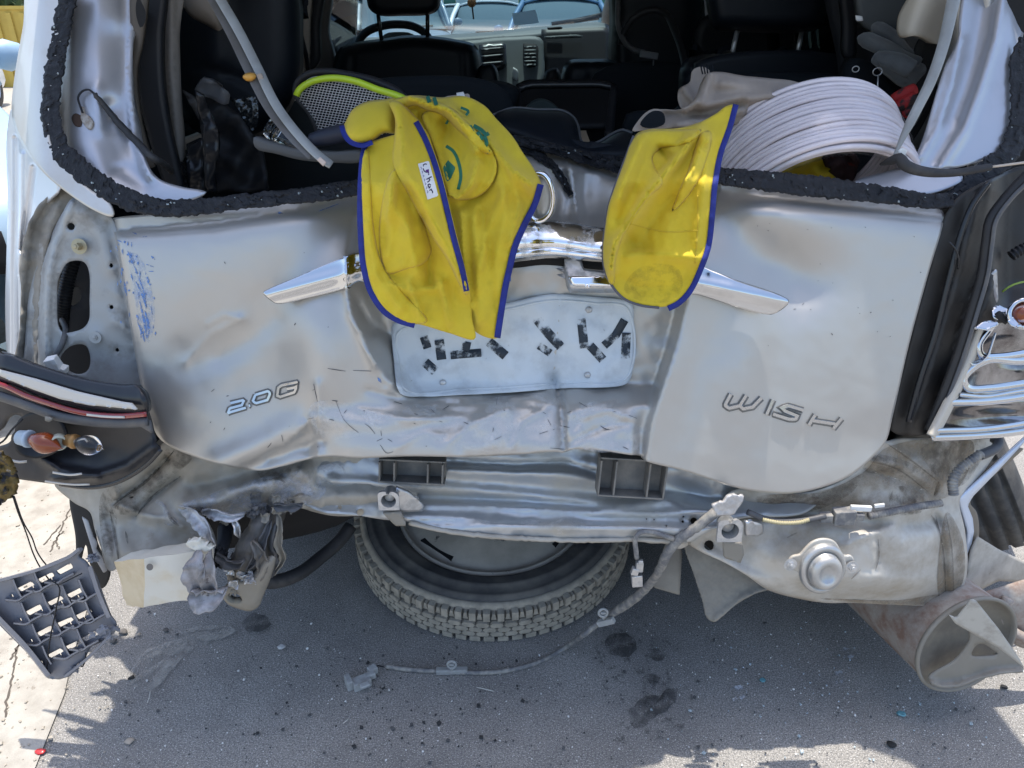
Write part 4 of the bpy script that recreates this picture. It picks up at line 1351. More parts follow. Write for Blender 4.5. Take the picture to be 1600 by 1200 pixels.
panel('panel_back', [(180, 760), (560, 720), (560, 800), (340, 860), (190, 870)], lambda x, y: 1.14 + 0 * x, HOLEDARK, CAR, step=30, thick=.002)
# pale torn edge of the wheel-arch lip and the dark liner behind it
panel('arch_edge', [(128, 808), (137, 814), (146, 840), (152, 848), (150, 858), (160, 872), (167, 892), (162, 896), (148, 872), (140, 846)], lambda x, y: 1.045 + .0 * x, mat('torn_plastic_pale', (.6, .58, .56), .6), CAR, step=4, smooth=False, thick=.002)
panel('arch_liner', [(110, 775), (142, 800), (152, 850), (172, 896), (160, 920), (140, 880), (134, 850), (120, 900), (118, 840)], lambda x, y: 1.10 + 0 * x, mat('liner_dark', (.05, .048, .045), .8), CAR, step=6, thick=.003)

# crushed frame rail, hook and torn bits
def rail_rows(pts):
    return [[P(x, y, Y) for x, y, Y in r] for r in pts]


V, F = loft_mesh(rail_rows([[(404, 795, 1.05), (418, 792, 1.02), (436, 797, 1.03), (442, 806, 1.08)], [(388, 818, 1.03), (404, 812, .995), (428, 820, 1.0), (436, 832, 1.06)], [(374, 850, 1.02), (392, 842, .975), (420, 850, .985), (428, 868, 1.05)],
                          [(362, 880, 1.01), (380, 876, .96), (410, 884, .97), (420, 902, 1.04)], [(352, 900, 1.01), (370, 912, .965), (398, 918, .97), (408, 930, 1.03)]]), 46, 30)
V = V + np.array([mnoise.noise_vector(Vector(v) * 40) for v in V]) * .006 + np.array([mnoise.noise_vector(Vector(v) * 110) for v in V]) * .003
solid(obj('frame_rail', V, F, mat('crushed_rail', (.10, .098, .095), .55, .4, base2=(.19, .175, .155), nscale=26, bump=.3, bscale=120), CAR), .003)
tube('rail_edge', [P(436, 800, 1.0), P(430, 822, .985), P(424, 850, .975), P(432, 872, .98), P(424, 900, .98)], [.003, .005, .004, .006, .004], GREYP, CAR, step=.008, wobble=.001)
tube('brake_pipe', [P(352, 825, 1.08), P(350, 845, 1.05), P(345, 862, 1.03), P(338, 880, 1.02)], [.014, .013, .012, .012], mat('blue_grey_hose', (.06, .07, .085), .5, bump=.2), CAR, step=.008)
# tie-down hook: rounded lug with an oval eye
hook_out = [(347, 930), (352, 915), (368, 905), (390, 900), (418, 870), (430, 870), (424, 900), (412, 930), (404, 948), (390, 955), (372, 951), (356, 944)]
panel('tow_hook', hook_out, lambda x, y: .955 - .010 * sm(poly_dist(x, y, catmull(hook_out, 6, closed=True), True), 0, 9), DUSTYM, CAR, holes=[[(352, 932), (360, 926), (374, 930), (378, 940), (366, 943), (356, 939)]], step=4, thick=.012)
# torn ball of foil-like metal
def scrap(name, px, py, Y, r, m, seed, parent=CAR, rng=.6):
    parts = []
    for i in range(7):
        c = P(px, py, Y) + RNG.normal(0, r * .5, 3)
        rows = [[c + np.array([a * r * .5, RNG.normal(0, r * .25), b * r * .5]) for a in (-1, -.3, .4, 1)] for b in (-1, -.2, .5, 1)]
        parts.append(loft_mesh(rows, 7, 7))
    return solid(obj(name, *join(parts), m, parent, smooth=False), .0012)


scrap('torn_metal', 372, 896, .952, .014, STEEL, 1)
scrap('torn_metal', 394, 902, .95, .009, SCUFF, 2)
scrap('torn_metal', 364, 914, .95, .009, DUSTYM, 3)
scrap('torn_metal', 345, 868, .99, .018, BLACK, 4)
scrap('torn_metal', 362, 880, .985, .014, GREYP, 5)
scrap('torn_metal', 404, 790, 1.0, .016, GREYP, 6)
scrap('torn_metal', 345, 806, 1.02, .010, DUSTYM, 8)
scrap('torn_metal', 438, 790, 1.0, .014, DUSTYM, 9)
def torn_strip(pts, w, m, seed, curl=.012):
    """ragged ribbon of sheet metal following px points (x, y, Y)"""
    c_ = catmull(np.array([P(*p) for p in pts]), .004)
    rg = np.random.default_rng(seed)
    rows_ = []
    t_ = np.gradient(c_, axis=0)
    for k_, (p_, tt) in enumerate(zip(c_, t_)):
        sd = np.cross(tt, np.array([0, -1.0, .4])); sd /= max(np.linalg.norm(sd), 1e-9)
        f_ = sin(pi * min(k_ / max(len(c_) - 1, 1) * .9 + .08, 1))
        rows_.append([p_ + sd * (w * u * f_ * (1 + .5 * mnoise.noise((k_ * .22, u * 1.5, seed)) + .18 * mnoise.noise((k_ * .9, u * 3, seed)))) + np.array([.002 * mnoise.noise((k_ * .3, u, seed + 5)), -curl * (u * u) * (.8 + .7 * mnoise.noise((k_ * .25, u, seed + 9))), .001 * mnoise.noise((k_ * .4, u, seed + 2))]) for u in (-1, -.6, -.2, .2, .6, 1)])
    V_ = np.array(rows_).reshape(-1, 3)
    F_ = [(a * 6 + b, a * 6 + b + 1, (a + 1) * 6 + b + 1, (a + 1) * 6 + b) for a in range(len(rows_) - 1) for b in range(5)]
    return solid(obj('torn_strip', V_, F_, m, CAR), .0016)


PALE = mat('pale_crushed', (.22, .21, .205), .5, .3, base2=(.36, .35, .36), nscale=30, namt=(.45, .6), bump=.25, bscale=160, base3=(.09, .08, .085), n3scale=45, n3amt=(.6, .68))
torn_strip([(312, 856, 0.905), (306, 880, 0.880), (306, 905, 0.873), (316, 930, 0.880)], .015, PALE, 21, .012)
torn_strip([(330, 858, 0.905), (326, 884, 0.873), (330, 910, 0.870), (334, 930, 0.880)], .013, PALE, 22, .012)
torn_strip([(300, 918, 0.885), (318, 928, 0.870), (340, 926, 0.870), (356, 914, 0.885)], .016, PALE, 23, .022)
torn_strip([(282, 788, 1.02), (300, 800, .99), (318, 818, .97), (330, 840, .965), (334, 862, .97)], .010, SCUFF, 1)
torn_strip([(318, 796, 1.01), (340, 800, .985), (360, 806, .975), (384, 800, .99)], .008, SCUFF, 2)
torn_strip([(366, 808, .98), (372, 820, .97), (376, 836, .97)], .004, STEEL, 3)
torn_strip([(340, 862, .97), (352, 874, .955), (368, 880, .95), (384, 872, .95)], .007, GREYP, 4)
torn_strip([(396, 842, .965), (408, 862, .955), (412, 884, .955), (404, 906, .955)], .009, MATS['crushed_rail'], 5)
torn_strip([(424, 812, .985), (414, 838, .97), (402, 866, .96), (388, 888, .955)], .007, GREYP, 6)
torn_strip([(300, 860, .955), (312, 874, .94), (318, 892, .935), (312, 908, .94)], .006, SCUFF, 7)
torn_strip([(436, 800, 1.0), (440, 822, .985), (436, 846, .98), (444, 868, .985), (432, 890, .985)], .005, DUSTYM, 8)
torn_strip([(430, 786, .995), (450, 790, .985), (474, 786, .99)], .006, GREYP, 10)
# foam bumper block
bb = empty('bumper_block', P(255, 948, .96)); bb.parent = CAR; bb.location = ORG[bb] - ORG[CAR]
bA, bB, bC, bD = P(226, 873, .895), P(336, 858, .905), P(326, 934, .905), P(226, 948, .895)
bE, bF, bG, bH = P(180, 877, .925), P(196, 948, .925), P(306, 846, .945), P(206, 862, .95)


def foam_face(name, quads, m):
    parts = []
    for a, b, c_, d in quads:
        V = np.array([[(1 - u) * (1 - v) * a + u * (1 - v) * b + u * v * c_ + (1 - u) * v * d for u in np.linspace(0, 1, 18)] for v in np.linspace(0, 1, 14)]).reshape(-1, 3)
        V = V + np.array([mnoise.noise_vector(Vector(q) * 45) for q in V]) * .0022 + np.array([mnoise.noise_vector(Vector(q) * 14) for q in V]) * .003
        parts.append((V, [(r * 18 + k, r * 18 + k + 1, (r + 1) * 18 + k + 1, (r + 1) * 18 + k) for r in range(13) for k in range(17)]))
    return obj(name, *join(parts), m, bb)


foam_face('block_front', [(bA, bB, bC, bD)], CREAM)
foam_face('block_end', [(bE, bA, bD, bF)], mat('cream_foam_end', (.60, .50, .34), .75, base2=(.48, .37, .22), nscale=16, namt=(.4, .65), bump=.15, bscale=130))
foam_face('block_top', [(bH, (bH + bG) / 2, (bA + bB) / 2, bA), ((bH + bG) / 2, bG, bB, (bA + bB) / 2), (bE, bH, bA, bA)], CREAM)
foam_face('block_rear', [(bE, bH, P(215, 930, .99), bF), (bH, bG, P(312, 925, .99), P(215, 930, .99)), (bG, bB, bC, P(312, 925, .99)), (bF, bD, bC, P(312, 925, .99))], CREAM)
panel('block_tab', [(290, 851), (296, 846), (306, 844), (318, 850), (330, 859), (316, 864), (300, 858)], lambda x, y: .902 + vnoise(x, y, 9, 94.0, 2) * .003, CREAM, bb, step=3, thick=.012)
panel('block_stain', circ(234, 886, 5.5), lambda x, y: .888, mat('stain_grey', (.16, .15, .14), .8), bb, step=3)

# dark hose / spare carrier hoop below
tube('carrier_hoop', [P(548, 822, 1.24), P(530, 846, 1.21), P(500, 872, 1.17), P(468, 896, 1.12), P(435, 908, 1.09), P(415, 908, 1.08), P(404, 898, 1.08)], .0135, RUBBER, CAR, step=.01, sides=12)
tube('brake_line', [P(430, 830, 1.25), P(452, 826, 1.25), P(480, 820, 1.26)], .02, mat('dark_tank', (.05, .04, .038), .5), CAR, step=.02)

# plastic shields under the right corner
panel('splash_shield', [(1070, 846), (1110, 862), (1160, 890), (1205, 918), (1180, 928), (1150, 945), (1128, 964), (1116, 972), (1105, 966), (1098, 940), (1085, 900)], lambda x, y: 1.035 - .00035 * (y - 850) - .006 * sm(np.sin((y - .55 * x) * 1.05), -.2, .2) * .25 - ridge(x, y, [(1120, 968), (1160, 935), (1205, 918)], 8, .008),
      mat('shield_tan', (.25, .235, .20), .75, base2=(.19, .175, .15), nscale=20, bump=.15), CAR, step=4, thick=.003)
panel('splash_shield', [(1040, 850), (1062, 848), (1066, 862), (1062, 930), (1020, 918), (1028, 885)], lambda x, y: 1.06 - .0003 * (y - 850), mat('shield_tan', (.25, .235, .20)), CAR, step=6, smooth=False, thick=.003)
panel('panel_lip', [(1000, 840), (1060, 838), (1078, 848), (1062, 858), (1040, 850), (1010, 848)], 1.0, SILVER_DIRTY, CAR, step=5, thick=.003)

# ------------------------------------------------------------------ silencer and its torn heat shield
MUF = empty('silencer', G(1480, 1030))
MUF.parent = CAR
MUF.location = ORG[MUF] - ORG[CAR]

mc = P(1510, 1008, 1.0)
Rm = basis((.22, -1.0, .10), (1, 0, 0))
obj('silencer_shell', *lathe_mesh([(.094, -.42), (.097, -.3), (.098, -.1), (.099, -.004), (.1, 0)], mc, Rm, 72), RUST, MUF)
obj('silencer_rim', *lathe_mesh([(.099, -.006), (.1035, -.004), (.105, .001), (.1025, .0045), (.0985, .003), (.097, -.004)], mc, Rm, 72), DUSTYM, MUF)
obj('silencer_end', *lathe_mesh([(.0985, -.001), (.095, -.008), (.088, -.016), (.07, -.022), (.045, -.024), (.0003, -.024)], mc, Rm, 60), mat('shield_beige', (.25, .225, .18), .65, .1, base2=(.18, .16, .13), nscale=24, bump=.12), MUF)
panel('hanger_plate', [(1450, 1060), (1462, 1050), (1492, 1032), (1516, 1002), (1518, 984), (1560, 1008), (1599, 1042), (1598, 1050), (1562, 1052), (1524, 1060), (1494, 1073), (1468, 1074), (1456, 1068)], lambda x, y: .972 - .014 * sm(poly_dist(x, y, [(1456, 1068), (1470, 1074), (1494, 1073), (1560, 1052), (1598, 1050)]), 10, 0) + .01 * sm(x, 1500, 1540), DUSTYM, MUF,
      holes=[[(1518, 1024), (1526, 1008), (1536, 1006), (1552, 1016), (1560, 1022), (1545, 1026)]], step=5, thick=.004)
panel('shield_flap', [(1483, 961), (1494, 966), (1518, 936), (1526, 940), (1562, 985), (1592, 1028), (1601, 1044), (1560, 1012), (1520, 990), (1492, 974)], lambda x, y: .955 - .0002 * (x - 1480), mat('shield_pale', (.46, .44, .39), .6, .15, base2=(.34, .31, .27), nscale=40, namt=(.5, .7), bump=.12), MUF, step=5, smooth=False, thick=.002)
panel('tail_pipe', [(1520, 935), (1560, 918), (1640, 905), (1660, 1010), (1596, 1012), (1562, 985), (1540, 955)], pillow([(1500, 930), (1560, 905), (1680, 890), (1680, 1040), (1596, 1040), (1552, 995), (1530, 955)], 1.10, .05, 60), RUST, MUF, step=6, thick=.003)
tube('pipe_bead', [P(1576, 935, 1.05), P(1566, 955, 1.045), P(1575, 980, 1.04), P(1600, 996, 1.04), P(1640, 1004, 1.05)], .010, RUST, MUF, step=.006)
panel('quarter_tip', [(1508, 905), (1518, 860), (1528, 838), (1560, 858), (1650, 900), (1650, 912), (1560, 908), (1520, 928), (1506, 940)], lambda x, y: 1.10 + .0008 * (x - 1510), SILVER_DIRTY, CAR, step=6, smooth=False, thick=.003)
# ================================================================== yellow aprons over the sill
def apY(px, py):
    """drape: lies over the sill, then hangs in front of the gate"""
    py = np.asarray(py, float)
    return np.where(py < 285, 1.030 + (285 - py) * .00115, 1.030 - (py - 285) * .00012) - .010


AP_ALL = []


def apron_fold(lines, noise_amp=.002, seed=0.0):
    def f(px, py):
        px = np.asarray(px, float)
        py = np.asarray(py, float)
        D = np.zeros(len(px))
        for ln, w, a in lines:
            a_ = a if a > 0 else a * .45
            D += ridge(px, py, ln, w, a_ * 1.1) + crease(px, py, ln, w * .6, a_ * .8) + crease(px, py, ln, w * .25, a_ * .35)
        return apY(px, py) - D - vnoise(px, py, 60, seed, 2) * noise_amp * 2 - vnoise(px, py, 24, seed + 3, 2) * noise_amp * 1.2 - np.abs(vnoise(px * 1.0, py * .55, 15, seed + 8, 2)) * noise_amp * 1.2 - vnoise(px + .3 * py, py * .38, 11, seed + 12, 2) * noise_amp * .8
    return f


APL = empty('yellow_apron', P(700, 330, 1.03), 'yellow apron with green lettering and white label, draped left of the tailgate middle', 'apron', 'yellow aprons hung on the tailgate')
# back sheet (right part, printed side)
back_out = [(622, 160), (640, 150), (655, 149), (690, 152), (725, 150), (757, 165), (775, 185), (800, 212), (818, 240), (835, 265), (846, 290), (838, 320), (822, 350), (806, 385), (797, 420), (790, 452), (784, 490), (778, 528),
            (745, 520), (730, 495), (720, 450), (700, 380), (680, 300), (660, 240), (640, 200)]
back_Y = apron_fold([([(640, 152), (700, 172), (755, 215), (800, 265), (830, 290)], 12, .022), ([(700, 165), (728, 205), (745, 235)], 9, .014), ([(770, 245), (762, 280), (730, 310)], 20, -.018), ([(700, 190), (690, 230), (700, 280)], 16, -.020),
                     ([(745, 255), (735, 290), (715, 310), (700, 305)], 7, .010), ([(775, 250), (790, 330), (770, 420), (760, 500)], 22, .010), ([(740, 340), (745, 430), (750, 500)], 14, .008), ([(765, 400), (762, 500)], 10, -.006), ([(800, 270), (812, 320), (796, 380)], 7, .007), ([(720, 330), (724, 400), (735, 480)], 6, .007), ([(752, 330), (768, 400), (772, 480)], 6, -.008), ([(790, 300), (760, 360), (750, 420)], 8, .006)], .0022, 1.0)
solid(panel('apron_body', back_out, lambda x, y: back_Y(x, y) + .006, YELLOW, APL, step=5), .0012)
# front left sheet (inside of the cloth, hangs lowest)
front_out = [(575, 225), (600, 215), (640, 205), (662, 200), (680, 240), (695, 290), (708, 345), (722, 400), (734, 452), (738, 500), (742, 530), (700, 520), (660, 508), (625, 500), (600, 482), (582, 455), (571, 420), (566, 370), (565, 310), (568, 255)]
front_Y = apron_fold([([(620, 165), (628, 215), (630, 260), (665, 320), (700, 390), (730, 450)], 15, .016), ([(614, 270), (612, 300), (606, 340)], 8, .008), ([(600, 320), (602, 420)], 12, -.006), ([(660, 340), (672, 390), (670, 440)], 10, -.014), ([(640, 300), (660, 340)], 9, -.008),
                      ([(580, 400), (600, 440), (640, 425), (672, 405)], 12, -.008), ([(575, 350), (590, 430), (625, 480)], 12, .006), ([(690, 440), (700, 500)], 10, .008), ([(600, 300), (640, 360), (650, 420)], 26, .012), ([(640, 440), (660, 500)], 6, .006), ([(610, 440), (640, 455), (680, 450)], 6, .006), ([(670, 420), (690, 480), (700, 520)], 6, -.008)], .002, 5.0)
solid(panel('apron_flap', front_out, lambda x, y: front_Y(x, y) - .012, YELLOW, APL, step=5), .0012)
# overlapping pleat in front with the label
pleat_out = [(608, 158), (622, 158), (640, 172), (660, 196), (676, 232), (688, 270), (700, 320), (712, 370), (724, 420), (733, 455), (728, 462), (715, 440), (698, 405), (676, 372), (655, 335), (636, 300), (620, 270), (613, 250), (616, 215), (617, 185)]
pleat_Y = lambda x, y: front_Y(x, y) - .024 - ridge(x, y, [(625, 170), (640, 240), (680, 330), (720, 430)], 16, .010)
solid(panel('apron_pleat', pleat_out, pleat_Y, YELLOW, APL, step=5), .0015)
# roll of cloth at the top left
roll_out = [(536, 200), (541, 188), (552, 170), (575, 158), (600, 155), (617, 153), (624, 170), (620, 195), (618, 208), (600, 208), (585, 218), (568, 224), (548, 222), (538, 212)]
roll_Y = pillow(roll_out, lambda x, y: apY(x, y) - .010, .028, 22, 1.0, lambda x, y: ridge(x, y, [(606, 156), (620, 180), (618, 205)], 7, -.010) + ridge(x, y, [(560, 195), (600, 180)], 14, .004))
solid(panel('apron_roll', roll_out, roll_Y, YELLOW, APL, step=5), .0015)
# upper printed fold whose rounded hem hangs over the sheet
arc_out = [(660, 178), (690, 172), (722, 188), (752, 214), (770, 240), (776, 264), (768, 288), (748, 307), (722, 313), (704, 308), (694, 286), (684, 248), (672, 214)]
arc_Y = pillow(arc_out, lambda x, y: back_Y(x, y) - .002, .012, 14, 1.0, lambda x, y: ridge(x, y, [(700, 190), (720, 240), (716, 300)], 9, -.008) + ridge(x, y, [(745, 215), (752, 262), (736, 300)], 9, .007))
solid(panel('apron_fold', arc_out, arc_Y, YELLOW, APL, step=4), .0012)
# folded hem and pocket of the left sheet
hem_out = [(566, 242), (574, 230), (580, 300), (584, 352), (594, 402), (612, 436), (640, 468), (668, 502), (642, 506), (606, 488), (583, 457), (572, 420), (567, 370)]
solid(panel('apron_fold', hem_out, pillow(hem_out, lambda x, y: front_Y(x, y) - .012, .005, 4), YELLOW, APL, step=4), .0012)
poc_out = [(600, 300), (610, 270), (622, 262), (634, 284), (656, 330), (670, 372), (674, 396), (662, 412), (632, 422), (606, 428), (597, 410), (592, 360)]
solid(panel('apron_fold', poc_out, pillow(poc_out, lambda x, y: front_Y(x, y) - .012, .007, 7, 1.0, lambda x, y: ridge(x, y, [(614, 285), (612, 340), (606, 400)], 6, .006) - ridge(x, y, [(640, 320), (652, 370), (640, 410)], 8, .005)), YELLOW, APL, step=4), .0012)
# twisted strip across the top
strip_out = [(615, 158), (630, 151), (650, 149), (680, 157), (705, 168), (730, 190), (755, 218), (768, 240), (755, 240), (735, 222), (712, 200), (690, 180), (665, 172), (648, 165), (632, 170), (622, 172)]
strip_Y = pillow(strip_out, lambda x, y: back_Y(x, y) - .012, .016, 12)
solid(panel('apron_roll', strip_out, strip_Y, YELLOW, APL, step=4), .0012)
# inner folds seen behind the pleat
for pl, dd in (([(652, 172), (675, 175), (680, 210), (690, 240), (700, 225), (690, 185), (676, 168)], -.002), ([(640, 172), (652, 172), (652, 186), (645, 190)], .004)):
    panel('apron_roll', pl, pillow(pl, lambda x, y, b=dd: back_Y(x, y) - .004 - b, .008, 10), YELLOW, APL, step=4)


def binding(line, w, Yf, lift, parent, h=.0016):
    return obj('blue_binding', *bar_mesh(catmull(np.asarray(line, float), 5), w, Yf, h, lift, .75), BLUEB, parent)


binding([(570, 228), (566, 255), (563, 310), (564, 370), (569, 420), (580, 457), (600, 486), (622, 500), (648, 508)], 10, front_Y, .013, APL)
binding([(650, 190), (662, 212), (676, 246), (688, 285), (699, 330), (710, 375), (722, 420), (729, 455)], 9, pleat_Y, .002, APL)
binding([(845, 288), (836, 318), (820, 350), (805, 385), (796, 420), (789, 452), (782, 495), (777, 528)], 10, back_Y, -.003, APL)
binding([(534, 196), (538, 210), (548, 222), (566, 227), (582, 222)], 8, roll_Y, .001, APL)
# green print on the cloth
def print_on(strokes, w, Yf, lift, parent, m=GREEN_INK, name='green_print'):
    return obj(name, *join([bar_mesh(catmull(np.asarray(s, float), 3) if len(s) > 2 else resample(np.asarray(s, float), 3), w, Yf, .0002, lift, .9) for s in strokes]), m, parent)
print_on([[(734, 196), (739, 208), (748, 222)], [(740, 196), (752, 203), (760, 210), (764, 208)], [(746, 206), (752, 216), (744, 220)], [(757, 212), (760, 226), (752, 228), (748, 222)], [(752, 228), (764, 238)]], 6, back_Y, .0205, APL)
print_on([[(668, 150), (671, 160)], [(678, 152), (682, 164)]], 6, back_Y, .030, APL)
print_on([[(720, 168), (732, 174), (728, 180)]], 4, back_Y, .012, APL)
print_on([[(704, 182), (697, 194)]], 4, arc_Y, .0006, APL)
print_on([[(697, 228), (708, 236), (716, 252), (720, 275), (716, 296)]], 5, arc_Y, .0006, APL)
panel('green_print', [(700, 250), (712, 262), (704, 280), (698, 284), (692, 262)], lambda x, y: arc_Y(x, y) - .0008, GREEN_INK, APL, step=4, smooth=False)
print_on([[(676, 216), (684, 222), (686, 226)]], 5, back_Y, -.001, APL)
# white label with its script
LQ = [(653, 256), (670, 251), (685, 306), (668, 312)]     
panel('sewn_label', LQ, lambda x, y: pleat_Y(x, y) - .0012, mat('label_white', (.78, .77, .76), .7, bump=.1, bscale=500), APL, step=4, smooth=False)
def on_quad(st, quad, swap=True):
    q = np.asarray(quad, float)
    r = []
    for u, v in st:
        r.append((1 - u) * (1 - v) * q[0] + u * (1 - v) * q[1] + u * v * q[2] + (1 - u) * v * q[3])
    return r
INKP = mat('label_ink', (.03, .015, .06), .6)
# label text reads downwards: u across the label, v along it:  O'har
gl = [[(.75, .08), (.55, .05), (.38, .10), (.34, .18), (.45, .27), (.62, .29), (.74, .24)],
      [(.62, .36), (.72, .36)], [(.88, .44), (.36, .47)], [(.60, .46), (.64, .52), (.38, .55)],
      [(.60, .66), (.48, .60), (.36, .64), (.42, .70), (.60, .68), (.36, .72)], [(.60, .76), (.36, .78)], [(.52, .78), (.62, .84), (.58, .88)]]
print_on([on_quad(s, LQ) for s in gl], 1.7, lambda x, y: pleat_Y(x, y) - .0012, .0002, APL, INKP, 'label_print')
panel('label_print', on_quad([(.80, .22), (.72, .36), (.45, .22)], LQ), lambda x, y: pleat_Y(x, y) - .0016, mat('purple_ink', (.12, .02, .2), .6), APL, step=3, smooth=False)
print_on([on_quad([(.16, .1 + k * .11), (.24, .13 + k * .11), (.14, .17 + k * .11)], LQ) for k in range(7)], 1.3, lambda x, y: pleat_Y(x, y) - .0012, .0002, APL, mat('grey_ink', (.3, .28, .38), .6), 'label_print')
# white tag and lining at the very top
panel('lining', [(682, 156), (700, 150), (733, 146), (735, 155), (725, 160), (700, 158)], lambda x, y: apY(x, y) + .02, TAN, APL, step=4, smooth=False)
panel('care_tag', [(713, 145), (724, 143), (727, 150), (714, 152)], lambda x, y: apY(x, y) + .012, WHITEP, APL, step=3, smooth=False, thick=.001)

APR = empty('yellow_apron', P(1030, 330, 1.03), 'plain yellow apron hanging by the white cable coil, blue edging on its right side', 'apron', 'yellow aprons hung on the tailgate')
r_out = [(1148, 164), (1136, 165), (1118, 178), (1095, 190), (1060, 200), (1015, 202), (996, 208), (984, 225), (975, 250), (962, 285), (950, 320), (946, 350), (941, 395), (944, 420), (955, 446), (972, 466), (1000, 476), (1030, 480), (1055, 474), (1074, 455),
         (1092, 420), (1104, 385), (1110, 330), (1114, 290), (1120, 255), (1134, 215)]
r_lines = [([(1092, 205), (1060, 245), (1035, 275), (1015, 300), (985, 345), (960, 380), (955, 420)], 10, .022), ([(1100, 215), (1085, 260), (1060, 300)], 8, .010), ([(1030, 232), (1042, 250), (1030, 262)], 9, -.020), ([(1050, 235), (1060, 228), (1080, 210)], 6, .008),
           ([(1000, 380), (1030, 330), (1060, 300)], 18, -.014), ([(980, 400), (1000, 395), (1060, 400), (1092, 405)], 12, .008), ([(975, 350), (990, 385), (1010, 390)], 14, -.016), ([(962, 430), (1000, 450), (1050, 450), (1080, 430)], 14, -.008),
           ([(1105, 230), (1098, 300), (1088, 380)], 10, .006), ([(1014, 320), (1012, 380)], 3, -.003), ([(1030, 300), (1030, 395)], 3, -.003), ([(1006, 212), (985, 260), (965, 310)], 14, .010), ([(1108, 214), (1103, 222), (1110, 218)], 5, .010)]
r_Y = apron_fold(r_lines, .002, 11.0)
solid(panel('apron_body', r_out, r_Y, YELLOW, APR, step=5), .0012)
rf_out = [(1096, 203), (1060, 202), (1015, 203), (996, 209), (984, 226), (975, 251), (962, 286), (950, 321), (945, 351), (941, 395), (944, 421), (954, 445), (960, 442), (962, 412), (970, 380), (986, 348), (1010, 313), (1036, 286), (1026, 266), (1020, 246), (1034, 232), (1060, 228), (1086, 218)]
rf_Y = pillow(rf_out, lambda x, y: r_Y(x, y) + .002, .017, 9, 1.0, lambda x, y: ridge(x, y, [(1000, 225), (975, 290), (955, 380)], 8, .006) - ridge(x, y, [(1012, 240), (992, 300)], 6, .005))
solid(panel('apron_fold', rf_out, rf_Y, YELLOW, APR, step=4), .0012)
rp_out = [(1088, 222), (1098, 206), (1110, 205), (1112, 222), (1104, 250), (1090, 285), (1066, 318), (1050, 330), (1060, 300), (1076, 262)]
solid(panel('apron_fold', rp_out, pillow(rp_out, lambda x, y: r_Y(x, y) + .001, .013, 8), YELLOW, APR, step=4), .0012)
DSM = decal_mat('canvas_soil', (.24, .18, .04), .9, .44, .80, 60, 0, .45)
panel('canvas_soil', [(975, 452), (990, 425), (1020, 412), (1060, 420), (1066, 450), (1050, 470), (1000, 470)], lambda x, y: r_Y(x, y) - .0009, DSM, APR, step=6)
binding([(1150, 163), (1140, 200), (1126, 240), (1117, 290), (1113, 335), (1107, 385), (1095, 420), (1078, 455), (1060, 474), (1044, 482)], 9, r_Y, .001, APR)
obj('hem', *bar_mesh(catmull(np.array([(990, 212), (978, 245), (963, 285), (951, 322), (946, 352), (942, 395), (945, 422), (956, 446), (974, 466), (1000, 477), (1030, 481)], float), 5), 4, r_Y, .002, .0005), mat('faded_edge', (.10, .10, .12), .8), APR)
obj('pocket_seam', *join([bar_mesh(catmull(np.array(s, float), 4), 2.2, r_Y, .0006, .0003) for s in ([(985, 350), (1040, 362), (1090, 360)], [(1090, 305), (1090, 360), (1086, 412)])]), mat('yellow_seam', (.56, .40, .03), .8), APR)

# ------------------------------------------------------------------ tan cloth
TAN_O = empty('tan_cloth', P(1120, 160, 1.25), 'rumpled tan cloth lying between the yellow apron and the white cable coil', 'cloth')
for pl, y0, ln in (([(1105, 115), (1125, 112), (1160, 118), (1200, 122), (1250, 130), (1270, 150), (1240, 175), (1180, 185), (1120, 200), (1050, 200), (1000, 204), (988, 205), (996, 190), (1010, 175), (1022, 170), (1040, 172), (1060, 172), (1085, 155), (1095, 130)], 1.27,
                    [([(1110, 118), (1100, 150), (1070, 172)], 8, .02), ([(1100, 165), (1150, 155), (1230, 150)], 10, .018), ([(1040, 180), (1100, 176), (1160, 160)], 6, -.012), ([(1060, 195), (1110, 190), (1160, 172)], 7, .014), ([(1130, 130), (1200, 138)], 12, .012)]),
                   ([(1060, 140), (1078, 128), (1082, 110), (1096, 104), (1110, 112), (1098, 150), (1080, 172), (1064, 168)], 1.33, [([(1070, 140), (1085, 160)], 6, .012)])):
    panel('cloth_sheet', pl, lambda x, y, a=y0, l=ln: a - sum(ridge(x, y, q, w, h * 1.7) for q, w, h in l) - .0004 * (y - 150) - vnoise(x, y, 30, a, 2) * .004, TAN, TAN_O, step=5, thick=.0015)
panel('cloth_cavity', [(1000, 195), (1010, 180), (1022, 173), (1036, 176), (1039, 192), (1030, 198), (1010, 200)], 1.245, DKFABRIC, TAN_O, step=5)
for k in range(5):
    tube('fringe', [P(1098 + k * 4, 116, 1.32), P(1096 + k * 4.5, 108, 1.32), P(1095 + k * 4.6, 101 + (k % 2) * 3, 1.325)], .0012, DKFABRIC, TAN_O, sides=5)

